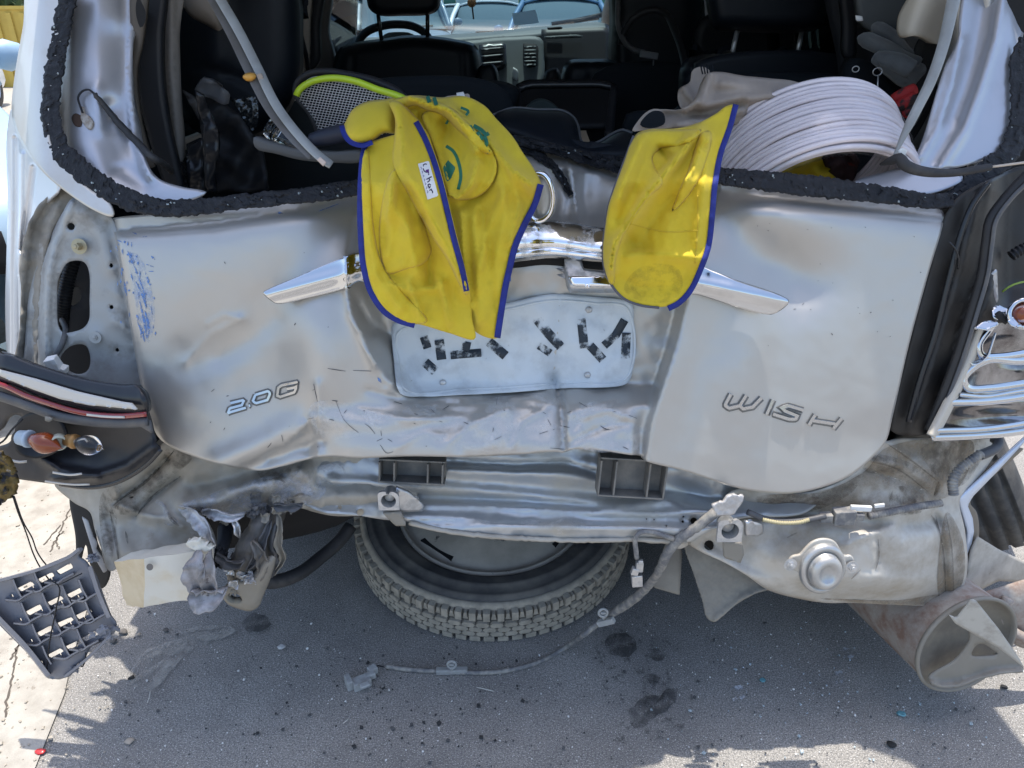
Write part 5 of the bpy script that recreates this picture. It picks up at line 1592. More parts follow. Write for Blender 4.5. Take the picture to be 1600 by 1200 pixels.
# ------------------------------------------------------------------ coil of white cable
COIL = empty('cable_coil', P(1270, 300, 1.28), 'shrink-wrapped coil of white cable standing behind the tailgate on the right', 'cable coil')
cc = P(1262, 286, 1.27)
axis = np.array([.06, -1.0, -.72])
Rc = basis(axis, (1, 0, 0))
CABW = mat('white_cable_sheath', (.72, .65, .67), .32, coat=.2, base2=(.64, .57, .58), nscale=8, bump=.04)
wr = .0046
base_meshes = []
for i in range(3):
    for j in range(16):
        if i == 1 and 1 <= j <= 13:
            continue
        R0 = .156 - i * .0084
        z0 = (j - 7.5) * .0083 + (.0041 if i % 2 else 0)
        ph = random.uniform(0, 6)
        pts = []
        for a in np.linspace(0, 2 * pi, 84, endpoint=False):
            r = R0 + .0012 * sin(2 * a + ph) + .0007 * sin(5 * a + ph * 2)
            z = z0 + .0014 * sin(a + ph) + .0009 * sin(3 * a + ph * 3)
            pts.append(cc + Rc @ np.array([r * cos(a), r * sin(a), z]))
        V, F = tube_mesh(pts, wr, 8, True)
        obj('cable_winding', V, F, CABW, COIL)
# clear film round part of the windings
rows = []
for a in np.linspace(radians(35), radians(150), 24):
    q = []
    for b in np.linspace(-.2, 1.15, 9):
        th = b * pi
        rr, zz = .143 + .0212 * sin(th), .0 + .078 * cos(th)
        q.append(cc + Rc @ np.array([rr * cos(a), rr * sin(a), zz]) + RNG.normal(0, .0006, 3))
    rows.append(q)
V, F = loft_mesh(rows, 70, 30)
V = V + np.array([mnoise.noise_vector(Vector(v) * 130) for v in V]) * .0012
obj('shrink_film', V, F, glass_mat('clear_film', (1, 1, 1), .03, .16, .2), COIL)
# yellow and dark stuff in the trunk seen through the coil
YC = panel('yellow_cloth', [(1160, 268), (1180, 250), (1220, 236), (1280, 232), (1310, 250), (1306, 285), (1200, 285)], lambda x, y: 1.36 - vnoise(x, y, 26, 2.2, 2) * .02 - ridge(x, y, [(1210, 270), (1260, 255), (1285, 240)], 6, .012), YELLOW, None, step=5, thick=.0015)
tag(YC, 'scrap of yellow cloth lying on the trunk floor inside the cable coil', 'cloth')
BG = panel('bundle', [(1286, 235), (1320, 238), (1340, 262), (1330, 285), (1305, 285), (1298, 262)], lambda x, y: 1.35 - vnoise(x, y, 20, 3.3, 2) * .02, mat('dark_red_bundle', (.03, .012, .012), .7, base2=(.16, .02, .015), nscale=18, namt=(.55, .6)), None, step=5, thick=.01)
tag(BG, 'small dark bundle with red beside the yellow cloth scrap in the trunk', 'bundle')

# ------------------------------------------------------------------ mosquito swatter racket
RK = empty('racket', P(560, 200, 1.3), 'electric mosquito swatter with yellow-green rim lying left of the yellow apron', 'racket')
hb = [(462, 140), (468, 126), (485, 115), (510, 112), (545, 117), (590, 128), (630, 150), (640, 175), (620, 205), (580, 215), (545, 214), (520, 212), (500, 208), (492, 190), (482, 172), (468, 156)]
lo = catmull(np.array(hb, float), 6, closed=True)
yk = lambda x, y: 1.31 - .0006 * (x - 460) + .0002 * (y - 150)
tube('racket_frame', PV(lo[:, 0], lo[:, 1], yk(lo[:, 0], lo[:, 1]) + .022), .006, BLACK, RK, closed=True)
yl = np.array([(463, 150), (468, 140), (482, 130), (500, 124), (525, 122), (555, 127), (590, 140), (622, 150), (650, 165)], float)
obj('racket_rim', *bar_mesh(catmull(yl, 5), 11, yk, .008, 0, .6), mat('lime_plastic', (.42, .58, .02), .35, coat=.3), RK)
NET = mat('net_wire', (.75, .75, .76), .4, .4)
net = []
lo2 = catmull(np.array([(466, 152), (484, 134), (502, 128), (525, 126), (560, 131), (600, 145), (640, 165), (640, 200), (590, 212), (545, 216), (510, 214), (496, 202), (490, 186), (478, 170)], float), 5, closed=True)
for fam in range(2):
    for k in range(-40, 60):
        if fam == 0:
            xs = 470 + k * 8.2 + np.linspace(0, 1, 60) * 26 * 0
            q = np.stack([np.full(60, 470.0) + k * 5.2 - np.linspace(-40, 60, 60) * .35, np.linspace(110, 220, 60)], -1)
        else:
            q = np.stack([np.linspace(455, 650, 60), 120.0 + k * 4.0 + np.linspace(-1, 1, 60) * 14], -1)
        m = inside(q[:, 0], q[:, 1], lo2)
        run = []
        for a, b in zip(q, m):
            if b:
                run.append(a)
            if (not b or a is q[-1]) and len(run) > 2:
                r = np.array(run)
                net.append(tube_mesh(PV(r[:, 0], r[:, 1], yk(r[:, 0], r[:, 1]) + .010 + (.008 * np.sin(np.linspace(0, pi, len(r)))) * -1), .00045, 4))
                run = []
no = obj('racket_net', *join(net), NET, RK)
no['kind'] = 'stuff'
# inner rows of the mesh seen through the top of the frame
net = []
for k in range(7):
    net.append(tube_mesh([P(468 + k * 9, 132 - k * 2, 1.335), P(476 + k * 9, 118 - k * .6, 1.34)], .0006, 4))
for k in range(3):
    net.append(tube_mesh([P(466, 130 - k * 4, 1.335), P(490, 120 - k * 2, 1.34), P(540, 117 + k, 1.34)], .0006, 4))
no = obj('racket_net', *join(net), NET, RK)
no['kind'] = 'stuff'
tube('racket_handle', [P(488, 219, 1.245), P(510, 214, 1.235), P(540, 207, 1.225), P(570, 200, 1.22)], [.011, .014, .014, .013], mat('navy_grip', (.02, .025, .045), .5), RK, step=.01, sides=12)

# ------------------------------------------------------------------ work glove, grey, lying on the rear shelf
GLV = empty('work_glove', P(1395, 110, 1.5), 'dark grey work glove with its fingers pointing left on the rear shelf', 'glove')
GREYK = mat('grey_knit', (.11, .118, .122), .9, base2=(.075, .08, .083), nscale=30, bump=.35, bscale=500, sheen=.3)
def finger(pts, r):
    p = np.array([P(x, y, Y) for x, y, Y in pts])
    p = catmull(p, .006)
    s = np.linspace(0, 1, len(p))
    rr = np.interp(s, [0, .04, .15, .6, 1], [.2, .65, 1, 1.05, 1.0]) * r
    V, F = tube_mesh(p, rr, 14)
    return V + np.array([mnoise.noise_vector(Vector(v) * 35) for v in V]) * .002, F
obj('glove_finger', *finger([(1340, 58, 1.50), (1355, 63, 1.49), (1382, 74, 1.47), (1408, 92, 1.45), (1432, 100, 1.45)], .0135), GREYK, GLV)
obj('glove_finger', *finger([(1358, 42, 1.53), (1372, 44, 1.52), (1394, 58, 1.50), (1412, 82, 1.47), (1436, 98, 1.46)], .0125), GREYK, GLV)
obj('glove_finger', *finger([(1362, 95, 1.46), (1378, 92, 1.45), (1402, 97, 1.43), (1424, 108, 1.42)], .0145), GREYK, GLV)
po = [(1365, 92), (1385, 84), (1410, 88), (1430, 92), (1448, 100), (1450, 112), (1440, 125), (1425, 140), (1405, 135), (1388, 122), (1372, 108)]
panel('glove_palm', po, pillow(po, 1.47, .045, 24), GREYK, GLV, step=4, thick=.01)
RG = empty('work_glove', P(1412, 165, 1.35), 'red and black glove wedged low against the right window flange', 'glove')
for a, r in (([(1392, 158, 1.36), (1410, 148, 1.35), (1430, 138, 1.35)], .010), ([(1398, 172, 1.35), (1415, 160, 1.34), (1430, 150, 1.34)], .010), ([(1408, 182, 1.345), (1422, 172, 1.34), (1436, 160, 1.34)], .010)):
    obj('glove_finger', *finger(a, r), mat('red_glove', (.38, .02, .02), .7, base2=(.03, .02, .02), nscale=30, namt=(.5, .56)), RG)
po = [(1402, 185), (1418, 176), (1436, 150), (1442, 165), (1430, 195), (1412, 205)]
panel('glove_palm', po, pillow(po, 1.36, .02, 14), BLACK, RG, step=4, thick=.006)
KR = empty('key_ring', P(1355, 110, 1.44), 'two small metal key rings on the dark shelf beside the grey glove', 'keys', None)
for (x, y, r) in ((1337, 108, .006), (1371, 112, .008)):
    tube('ring', [P(x, y, 1.42) + np.array([r * cos(a), 0, r * .8 * sin(a)]) for a in np.linspace(0, 2 * pi, 18, endpoint=False)], .0009, STEEL, KR, closed=True, sides=6)
tube('key', [P(1372, 118, 1.42), P(1371, 140, 1.41)], .0014, STEEL, KR, sides=6)

# ------------------------------------------------------------------ left tail lamp, torn out and hanging
TL = empty('hanging_tail_lamp', P(110, 760, 1.0), 'torn-out tail lamp hanging at the left corner with its bulbs bare', 'tail lamp')
def tlY(px, py):
    return .985 - (np.asarray(py, float) - 600) * .00010 + .00035 * (120 - np.asarray(px, float))
hous = [(-30, 555), (0, 550), (60, 572), (130, 592), (190, 602), (215, 604), (232, 650), (243, 690), (252, 700), (232, 722), (205, 742), (175, 755), (140, 761), (90, 757), (20, 748), (-30, 745)]
hous_Y = lambda x, y: tlY(x, y) + .030 - ridge(x, y, [(85, 748), (150, 745), (200, 728), (240, 698)], 7, .018) + blob(x, y, 130, 690, 70, 34, .03) - vnoise(x, y, 40, 7.7, 2) * .004 - ridge(x, y, [(60, 712), (95, 735), (150, 742)], 6, .012)
panel('lamp_housing', hous, hous_Y, mat('lamp_housing_dark', (.014, .0145, .018), .42, base2=(.024, .024, .028), nscale=12, bump=.05), TL, holes=[[(4, 668), (12, 655), (25, 648), (34, 652), (32, 664), (18, 680), (16, 690), (-20, 700), (-20, 690)]], step=5, thick=.004)
def tl(line, w, lift, h, m, nm):
    obj(nm, *bar_mesh(catmull(np.asarray(line, float), 6), w, tlY, h, lift, .7), m, TL)
lens_out = [(-30, 552), (0, 552), (60, 572), (130, 592), (190, 602), (216, 604), (224, 625), (230, 650), (190, 655), (120, 640), (60, 620), (20, 602), (-30, 590)]
panel('lamp_lens', lens_out, lambda x, y: tlY(x, y) - .012 * np.sin(np.clip(poly_dist(x, y, [(-30, 552), (0, 552), (60, 572), (130, 592), (190, 602), (216, 604)]) / 50, 0, 1) * pi), BLACK_G, TL, step=5, thick=.012)
panel('chrome_band', [(-30, 572), (0, 578), (55, 592), (120, 612), (190, 628), (205, 630), (215, 640), (150, 634), (95, 624), (50, 608), (25, 598), (-30, 575)], lambda x, y: tlY(x, y) - .021, mat('lens_bright_band', (.52, .50, .46), .3, 0, .3), TL, step=5, smooth=False, thick=.002)
tl([(-30, 592), (5, 602), (40, 618), (75, 630), (115, 642), (150, 648), (190, 650), (229, 647)], 9, .006, .006, REDL, 'red_strip')
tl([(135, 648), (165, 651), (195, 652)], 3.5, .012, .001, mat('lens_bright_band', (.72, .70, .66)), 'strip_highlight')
tl([(-30, 610), (10, 622), (50, 636), (90, 650), (140, 658), (190, 661), (231, 659)], 16, -.004, .010, GREYP, 'lamp_bezel')
tl([(92, 757), (140, 762), (176, 756), (207, 742), (233, 723), (252, 702)], 7, -.012, .006, BLACK_G, 'lamp_bezel')
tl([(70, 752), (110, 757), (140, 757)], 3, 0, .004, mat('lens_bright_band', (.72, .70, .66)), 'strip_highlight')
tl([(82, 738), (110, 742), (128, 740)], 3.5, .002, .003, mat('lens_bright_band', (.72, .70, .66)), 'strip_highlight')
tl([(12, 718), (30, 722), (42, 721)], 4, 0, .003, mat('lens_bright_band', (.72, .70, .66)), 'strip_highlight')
panel('lamp_clip', [(205, 662), (222, 668), (238, 678), (234, 658), (226, 655)], lambda x, y: tlY(x, y) - .002, GREYP, TL, step=4, smooth=False, thick=.003)
panel('lamp_clip', [(70, 650), (82, 654), (78, 660), (70, 658)], lambda x, y: tlY(x, y) - .014, DUSTYM, TL, step=4, smooth=False, thick=.003)
# cup, bulbs
panel('bulb_cup', [(22, 680), (30, 655), (50, 645), (78, 648), (96, 660), (104, 690), (80, 710), (50, 716), (26, 706)], lambda x, y: tlY(x, y) + .014 + blob(x, y, 60, 690, 26, 22, .02), BLACK, TL, step=5, thick=.003)
def bulb(c, d, r, L, m, seg=24, rings=14):
    R = basis(d)
    pr = [(r * .45, 0)]
    for t in np.linspace(.0, 1, rings):
        a = t * pi
        pr.append((max(r * (.42 * (1 - t) + sin(min(a * .95 + .35, pi)) * (.62 + .38 * sin(a * .8))), .0002) if t < 1 else .0002, L * t))
    return lathe_mesh(pr, c, R, seg)
ambc = P(50, 686, .955)
obj('bulb', *bulb(ambc, (1, -.25, -.18), .0135, .054, AMBER), AMBER, TL)
obj('bulb_socket', *lathe_mesh([(.0004, -.018), (.011, -.018), (.0125, -.004), (.0135, -.004), (.0135, .0), (.011, .001), (.0004, .001)], P(47, 686, .958), basis((1, -.2, -.05)), 20), mat('pale_blue_socket', (.36, .44, .52), .5), TL)
obj('bulb_socket', *lathe_mesh([(.006, -.006), (.011, -.006), (.0115, .008), (.0095, .009), (.0085, 0.002), (.0004, .001)], P(92, 690, .955), basis((.55, -1, .1)), 24), mat('pale_socket', (.38, .40, .34), .5), TL)
clb = P(122, 691, .952)
obj('bulb', *bulb(clb, (1, -.35, -.05), .0125, .050, CLEARG), CLEARG, TL)
obj('bulb_socket', *lathe_mesh([(.0004, -.016), (.009, -.016), (.0105, -.004), (.0115, -.003), (.0105, .002), (.005, .004), (.0004, .005)], P(118, 690, .956), basis((1, -.3, .02)), 18), mat('brass_socket', (.30, .17, .06), .45, .5, bump=.2), TL)
tube('filament', [P(126, 690, .95), P(134, 688, .948), P(138, 692, .948)], .0012, STEEL, TL, sides=6)
# a rusty, dusty piece at the left edge with the wires it hangs by
SCR = empty('rusted_bracket', P(5, 780, .95), 'rusty bracket dangling at the left edge under the torn tail lamp', 'bracket')
panel('bracket_plate', [(-30, 705), (4, 712), (12, 722), (20, 745), (22, 760), (18, 775), (6, 782), (-30, 790)], lambda x, y: .95 - vnoise(x, y, 10, 6.6, 3) * .010, mat('yellow_rust', (.16, .11, .035), .75, .2, base2=(.04, .04, .045), nscale=60, namt=(.5, .56), bump=.4, base3=(.5, .5, .52), n3scale=50, n3amt=(.6, .66)), SCR, step=3, thick=.008)
tube('wire', [P(20, 775, .955), P(28, 800, .955), P(40, 830, .96), P(52, 865, .965), P(62, 885, .97), P(76, 905, .97)], .0011, BLACK, SCR, step=.006, sides=6)
tube('wire', [P(22, 775, .955), P(36, 815, .955), P(50, 840, .96), P(58, 862, .965), P(70, 880, .968), P(95, 905, .97)], .0011, BLACK, SCR, step=.006, sides=6)
tube('wire', [P(35, 655, .97), P(18, 672, .97), P(4, 690, .975), P(-20, 700, .98)], .0016, BLACK, TL, step=.006, sides=6)

# ------------------------------------------------------------------ honeycomb bumper bracket hanging lower left
HB = empty('honeycomb_bracket', P(90, 1060, .93), 'grey plastic honeycomb bracket dangling on wires at the lower left', 'bumper bracket')
HP = mat('honeycomb_plastic', (.19, .195, .22), .45, base2=(.26, .258, .27), nscale=16, namt=(.45, .7), bump=.08, bscale=200)
cells = [(40, 917), (72, 903), (101, 890), (53, 954), (86, 939), (117, 927), (143, 918), (70, 987), (102, 972), (131, 960), (153, 952), (86, 1021), (115, 1008), (140, 995), (107, 1044)]
holes, walls = [], []
for cx_, cy_ in cells:
    e = RNG.normal(0, .8, 2)
    holes.append([(cx_ - 14 + e[0], cy_ + 3), (cx_ + 9, cy_ - 9 + e[1]), (cx_ + 14, cy_ - 3), (cx_ - 9, cy_ + 9)])
    holes.append([(cx_ - 24, cy_ + 13), (cx_ - 20.5, cy_ + 11.5), (cx_ - 18, cy_ + 17), (cx_ - 21.5, cy_ + 18.5)])
    walls.append([(cx_ - 32, cy_ + 20), (cx_ - 12, cy_ + 21), (cx_ - 3, cy_ + 15), (cx_ + 14, cy_ + 6)])
    walls.append([(cx_ - 20, cy_ - 12), (cx_ - 13, cy_ + 5), (cx_ - 6, cy_ + 17)])
outl = [(-30, 912), (0, 905), (60, 888), (108, 868), (122, 856), (130, 858), (120, 870), (132, 876), (150, 900), (160, 930), (172, 962), (182, 975), (178, 990), (165, 1000), (140, 1012), (132, 1030), (118, 1040), (112, 1056), (92, 1062), (74, 1060), (40, 1018), (0, 978), (-30, 950)]
hY = lambda x, y: .965 - (np.asarray(y, float) - 900) * .00016 - (np.asarray(x, float) - 80) * .0001
kept = []
oc = np.array(outl, float)
for h in holes:
    hh = np.array(h)
    if inside(hh[:, 0], hh[:, 1], oc).all() and poly_dist(hh[:, 0], hh[:, 1], oc, True).min() > 2.5:
        kept.append(h)
panel('bracket_grid', outl, hY, HP, HB, holes=kept, step=6, smooth=False, hole_smooth=False, thick=.003)
for w in walls:
    w = np.array(w)
    if inside(w[:, 0], w[:, 1], oc).all():
        obj('grid_wall', *bar_mesh(catmull(w, 4), 6, hY, .014, -.001, .35), HP, HB, smooth=False)
for ln, wd in (([(-30, 935), (0, 968), (40, 1010), (76, 1056)], 10), ([(-20, 912), (60, 890), (108, 870), (124, 858)], 6), ([(140, 885), (155, 930), (170, 965)], 9), ([(100, 1058), (135, 1030), (170, 995)], 5)):
    obj('grid_rim', *bar_mesh(catmull(np.array(ln, float), 6), wd, hY, .018, -.001, .7), HP, HB, smooth=False)
scrap('torn_edge', 165, 985, .93, .012, HP, 3, HB)
scrap('torn_edge', 143, 875, .955, .009, HP, 4, HB)
scrap('torn_edge', 118, 1045, .935, .006, HP, 5, HB)
tube('wire', [P(76, 905, .945), P(92, 916, .94), P(88, 950, .938), P(78, 1000, .935), P(73, 1048, .932)], .0012, BLACK, HB, step=.006, sides=6)
tube('wire', [P(92, 914, .94), P(110, 905, .945), P(128, 896, .95)], .001, BLACK, HB, step=.006, sides=6)
tube('wire', [P(134, 1020, .93), P(133, 1032, .93), P(128, 1042, .93), P(124, 1036, .93)], .0012, BLACK, HB, step=.004, sides=6)

# ------------------------------------------------------------------ spare wheel on the ground
WC = np.array([-.047, 1.512, .036])
SW = empty('spare_wheel', WC, 'dusty spare wheel lying flat on the asphalt under the rear panel', 'wheel')
Rw = rotm(6.5, 0, 0) * 1.14
TYRE = mat('dusty_tyre', (.06, .06, .063), .7, base2=(.19, .175, .15), nscale=9, namt=(.38, .66), bump=.12, bscale=120)
TREAD = mat('tread_dust', (.42, .375, .30), .9, base2=(.27, .245, .20), nscale=40, bump=.3, bscale=220)
W0, RO = .087, .298
WS = 1.085
prof = [(.200, .004), (.206, .0), (.225, -.004), (.25, -.002), (.272, .004), (.283, .010), (.287, .018), (.288, .06), (.287, W0 - .018), (.284, W0 - .010), (.272, W0 - .003), (.262, W0 + .001), (.258, W0 + .003), (.254, W0 + .001), (.238, W0 + .004), (.234, W0 + .006), (.230, W0 + .004), (.216, W0 + .002), (.209, W0 - .001), (.206, W0 - .006), (.198, W0 - .010)]
tyre = obj('tyre', *lathe_mesh(prof, WC, Rw, 128), TYRE, SW)
NB = 70
# tread: shoulder lugs, two rows of hexagonal blocks, lower lugs - each a block of its own geometry
def curved_block(th0, th1, z0, z1, r0, r1, taper=.0, zig=0.0):
    o = []
    for r in (r0, r1):
        for th, z in ((th0 + taper * 0, z0), (th1, z0 + zig), (th1 - taper, z1 + zig), (th0 + taper, z1)):
            o.append((r * cos(th), r * sin(th), z))
    return np.array(o) @ Rw.T + WC, [(3, 2, 1, 0), (4, 5, 6, 7), (0, 1, 5, 4), (1, 2, 6, 5), (2, 3, 7, 6), (3, 0, 4, 7)]
parts = []
da = 2 * pi / NB
for k in range(NB):
    a = k * da
    parts.append(curved_block(a + da * .06, a + da * .52, .060, W0 - .006, .284, .2965))          # shoulder lug with dark gap
    parts.append(curved_block(a + da * .60, a + da * .98, .062, W0 - .010, .283, .2935, da * .09))
    # hex row
    for (zc, sh) in ((.0505, .0), (.0385, .5), (.0265, .0)):
        c0 = a + da * sh
        hexa = [(-.48, 0), (-.32, .0056), (.32, .0056), (.48, 0), (.32, -.0056), (-.32, -.0056)]
        V = []
        for r in (.285, RO):
            for t, z in hexa:
                V.append((r * cos(c0 + da * t), r * sin(c0 + da * t), zc + z))
        V = np.array(V) @ Rw.T + WC
        F = [(5, 4, 3, 2, 1, 0), (6, 7, 8, 9, 10, 11)] + [(i, (i + 1) % 6, (i + 1) % 6 + 6, i + 6) for i in range(6)]
        parts.append((V, F))
    parts.append(curved_block(a + da * .06, a + da * .80, .006, .018, .284, .2975))
tr = obj('tread_blocks', *join(parts), TREAD, tyre, smooth=False)
tr['kind'] = 'stuff'
obj('tread_base', *lathe_mesh([(.2900, .010), (.2912, .02), (.2912, .058)], WC, Rw, 128), mat('tread_groove', (.09, .085, .075), .9), tyre)
obj('shoulder_band', *lathe_mesh([(.271, W0 - .002), (.275, W0 - .0005), (.2835, W0 - .006), (.284, W0 - .010)], WC, Rw, 128), TREAD, tyre)
rim = obj('rim', *lathe_mesh([(.204, W0 - .008), (.2, W0 - .003), (.196, W0 - .003), (.195, W0 - .006), (.192, W0 - .013), (.188, W0 - .014), (.180, W0 - .009), (.165, W0 - .004), (.13, W0 + .006), (.09, W0 + .012), (.05, W0 + .014), (.034, W0 + .013), (.030, W0 + .008), (.0003, W0 + .008)], WC, Rw, 96),
          mat('rim_paint', (.56, .50, .41), .75, 0, base2=(.40, .355, .29), nscale=12, bump=.08, base3=(.05, .05, .05), n3scale=16, n3amt=(.62, .66)), SW)
for a in (4.02, 5.75):
    sl_ = [curved_block(a - .24, a + .24, W0 - .012, W0 - .0058, .1665, .181)]
    obj('rim_slot', *join(sl_), HOLEDARK, rim, smooth=False)

# ------------------------------------------------------------------ wiring loom trailing to the ground
WH = empty('wiring_loom', G(750, 1050), 'torn wiring loom trailing from the rear panel over the asphalt to a grey connector', 'wiring')
path = [P(1118, 800, .965), P(1090, 822, .965), P(1060, 843, .97), P(1044, 862, .975), P(1032, 888, .99), P(1014, 914, 1.02), P(985, 940, 1.06), P(945, 966, 1.10), P(912, 992, 1.10)]
tube('loom_cable', path, [.0085, .008, .0085, .007, .0075, .0085, .0085, .0065, .005], WIREG, WH, step=.006, wobble=.0004, sides=10)
tube('loom_cable', [P(912, 992, 1.10), G(880, 1014, .006), G(840, 1035, .006), G(790, 1048, .006), G(745, 1051, .006), G(700, 1049, .006), G(640, 1046, .007), G(603, 1041, .008)], .005, WIREG, WH, step=.006, sides=8)
tube('wire', [G(600, 1042, .008), G(590, 1040, .010), G(584, 1046, .012)], .0015, BLACK, WH, sides=6)
def rotbox(c, s, rz, rx=0):
    return box_mesh(c, s, rotm(rx, 0, rz))
cc = [rotbox(G(565, 1066, .010), (.036, .022, .02), 28), rotbox(G(545, 1066, .012), (.012, .026, .024), 28), rotbox(G(578, 1056, .014), (.022, .012, .014), 28), rotbox(G(570, 1070, .021), (.02, .012, .005), 28), rotbox(G(582, 1047, .013), (.018, .016, .016), 40)]
bevel(obj('connector', *join(cc), mat('grey_connector', (.42, .43, .42), .5, base2=(.28, .28, .27), nscale=60, bump=.1), WH, smooth=False), .002)
# clips
def clip(px, py, Y, horizontal, parent, k=0):
    c = G(px, py, .009) if Y is None else P(px, py, Y)
    if horizontal:
        b = box_mesh(c, (.064, .012, .012), rotm(0, 0, 2))
    else:
        b = box_mesh(c + np.array([.004, 0, -.006]), (.04, .011, .012), rotm(0, -38, -30))
    o = bevel(obj('cable_clip', *b, CLEARP, parent, smooth=False), .002)
    up = np.array([0, -.25, .97]) if horizontal else np.array([-.2, -.2, .9])
    cc_ = c + up * .024 + np.array([.001, 0, 0])
    ringp = [cc_ + np.array([.0085 * cos(a), 0, .0095 * sin(a)]) for a in np.linspace(0, 2 * pi, 22, endpoint=False)]
    r = tube('clip_ring', ringp, .0024, CLEARP, o, closed=True, sides=8)
    st = tube('clip_stem', [c + up * .005, c + up * .015], .004, CLEARP, o, sides=8)
    db = box_mesh(cc_, (.010, .004, .004))
    obj('clip_bar', *db, CLEARP, o, smooth=False)
clip(706, 1048, None, True, WH)
clip(944, 968, 1.085, False, WH)
# the second plug hanging by the panel
LP = empty('hanging_plug', P(995, 910, 1.0), 'small grey plug hanging on its cable beside the spare wheel', 'plug')
tube('plug_cable', [P(1052, 842, .968), P(1020, 832, .965), P(1000, 832, .965), P(993, 842, .965), P(994, 862, .968), P(995, 872, .97)], .0042, WIREG, LP, step=.005)
cc = [box_mesh(P(999, 884, .97), (.012, .012, .02)), box_mesh(P(992, 892, .968), (.012, .010, .014), rotm(0, 12, 0)), box_mesh(P(995, 905, .972), (.018, .014, .024), rotm(0, -6, 0)), box_mesh(P(1001, 879, .962), (.008, .004, .008))]
bevel(obj('connector', *join(cc), STEEL, LP, smooth=False), .0015)

# ------------------------------------------------------------------ tyre beyond the right corner
TC = np.array([1.06, 1.57, .30])
WT = empty('worn_tyre', (1.06, 1.56, 0), 'dusty worn tyre leaning at the right edge beyond the broken lamp', 'tyre')
Rt = basis((cos(radians(32)), -.25, sin(radians(32))), (0, 0, 1))
pr = [(.20, -.085), (.25, -.09), (.285, -.08), (.298, -.062)]
for k in range(5):
    z = -.062 + k * .031
    pr += [(.30, z + .002), (.30, z + .020), (.292, z + .021), (.292, z + .027)] if k < 4 else [(.30, z)]
pr += [(.298, .064), (.285, .08), (.25, .09), (.20, .085)]
obj('tyre_carcass', *lathe_mesh(pr, TC, Rt, 120), mat('worn_tyre_rubber', (.05, .05, .05), .75, base2=(.13, .12, .105), nscale=18, namt=(.45, .7), bump=.3, bscale=120), WT)
obj('tyre_rim', *lathe_mesh([(.20, -.08), (.19, -.02), (.1, -.01), (.0003, -.015)], TC, Rt, 60), STEEL, WT)

# ------------------------------------------------------------------ loose trim strips
TS = empty('trim_strip', P(440, 150, 1.12), 'long grey plastic trim strip sprung loose across the left of the rear window', 'trim')
tsf = lambda x, y: 1.30 - .0009 * (np.asarray(y, float)) 
obj('strip_face', *bar_mesh(catmull(np.array([(322, -40), (345, 0), (374, 50), (402, 105), (432, 165), (470, 215), (500, 245), (518, 258)], float), 6), np.interp(np.linspace(0, 1, 70), [0, .85, 1], [15, 14, 3])[:len(catmull(np.array([(322, -40), (345, 0), (374, 50), (402, 105), (432, 165), (470, 215), (500, 245), (518, 258)], float), 6))], tsf, .004, 0, .6), mat('trim_grey', (.33, .34, .33), .45, base2=(.24, .24, .23), nscale=14, bump=.05), TS)
obj('strip_edge', *bar_mesh(catmull(np.array([(312, -40), (333, 0), (360, 50), (390, 112), (420, 168), (455, 212), (488, 244)], float), 6), 15, tsf, .002, -.006, .6), mat('trim_dark', (.13, .125, .12), .55, base2=(.09, .08, .07), nscale=20), TS)
po = [(379, 120), (383, 115), (392, 113), (400, 116), (400, 122), (394, 127), (384, 126)]
panel('trim_clip', po, pillow(po, 1.19, .01, 6), mat('orange_clip', (.55, .28, .05), .45), TS, step=2.5, thick=.004)
panel('trim_clip', [(495, 250), (500, 245), (510, 254), (505, 260)], 1.055, mat('pink_clip', (.55, .45, .4), .5), TS, step=3, smooth=False, thick=.003)
panel('trim_clip', [(400, 116), (408, 114), (415, 132), (410, 136)], 1.185, TAN, TS, step=3, smooth=False, thick=.003)
RS = empty('trim_strip', P(1440, 150, 1.12), 'curved grey trim strip sprung loose beside the right window flange', 'trim')
ll = catmull(np.array([(1499, -40), (1490, 0), (1474, 70), (1455, 125), (1433, 170), (1412, 212), (1396, 246)], float), 6)
obj('strip_face', *bar_mesh(ll, np.interp(np.linspace(0, 1, len(ll)), [0, .2, .8, 1], [24, 20, 15, 4]), lambda x, y: 1.24 - .0005 * np.asarray(y, float), .005, 0, .55), mat('trim_grey', (.33, .34, .33)), RS)
# ================================================================== inside the car
def cushion(name, out, Y0, h, w, m, parent, back=.08, extra=None, step=7):
    return panel(name, out, pillow(out, Y0, h, w, 1.0, extra), m, parent, step=step, thick=back)


# --- driver's seat
ST = empty('driver_seat', P(635, 300, 3.0)); ST.parent = CAR; ST.location = ORG[ST] - ORG[CAR]
cushion('backrest', [(520, 150), (521, 100), (530, 76), (556, 66), (600, 60), (636, 55), (672, 56), (715, 62), (742, 70), (751, 90), (752, 150), (735, 175), (540, 175)], 3.02, .10, 24, LEATHER, ST, .12, lambda x, y: -ridge(x, y, [(552, 66), (548, 150)], 3, .01) - ridge(x, y, [(722, 64), (724, 150)], 3, .01), 5)
cushion('headrest', [(572, -40), (688, -40), (689, 0), (684, 16), (670, 23), (630, 25), (592, 24), (577, 14), (573, 0)], 2.98, .07, 14, LEATHER, ST, .09, None, 4)
for x0, x1 in ((590, 596), (668, 668)):
    tube('headrest_post', [P(x0, 15, 2.99), P((x0 + x1) / 2, 40, 2.99), P(x1, 62, 3.0)], .0075, STEEL if 0 else BLACK_G, ST, sides=8)
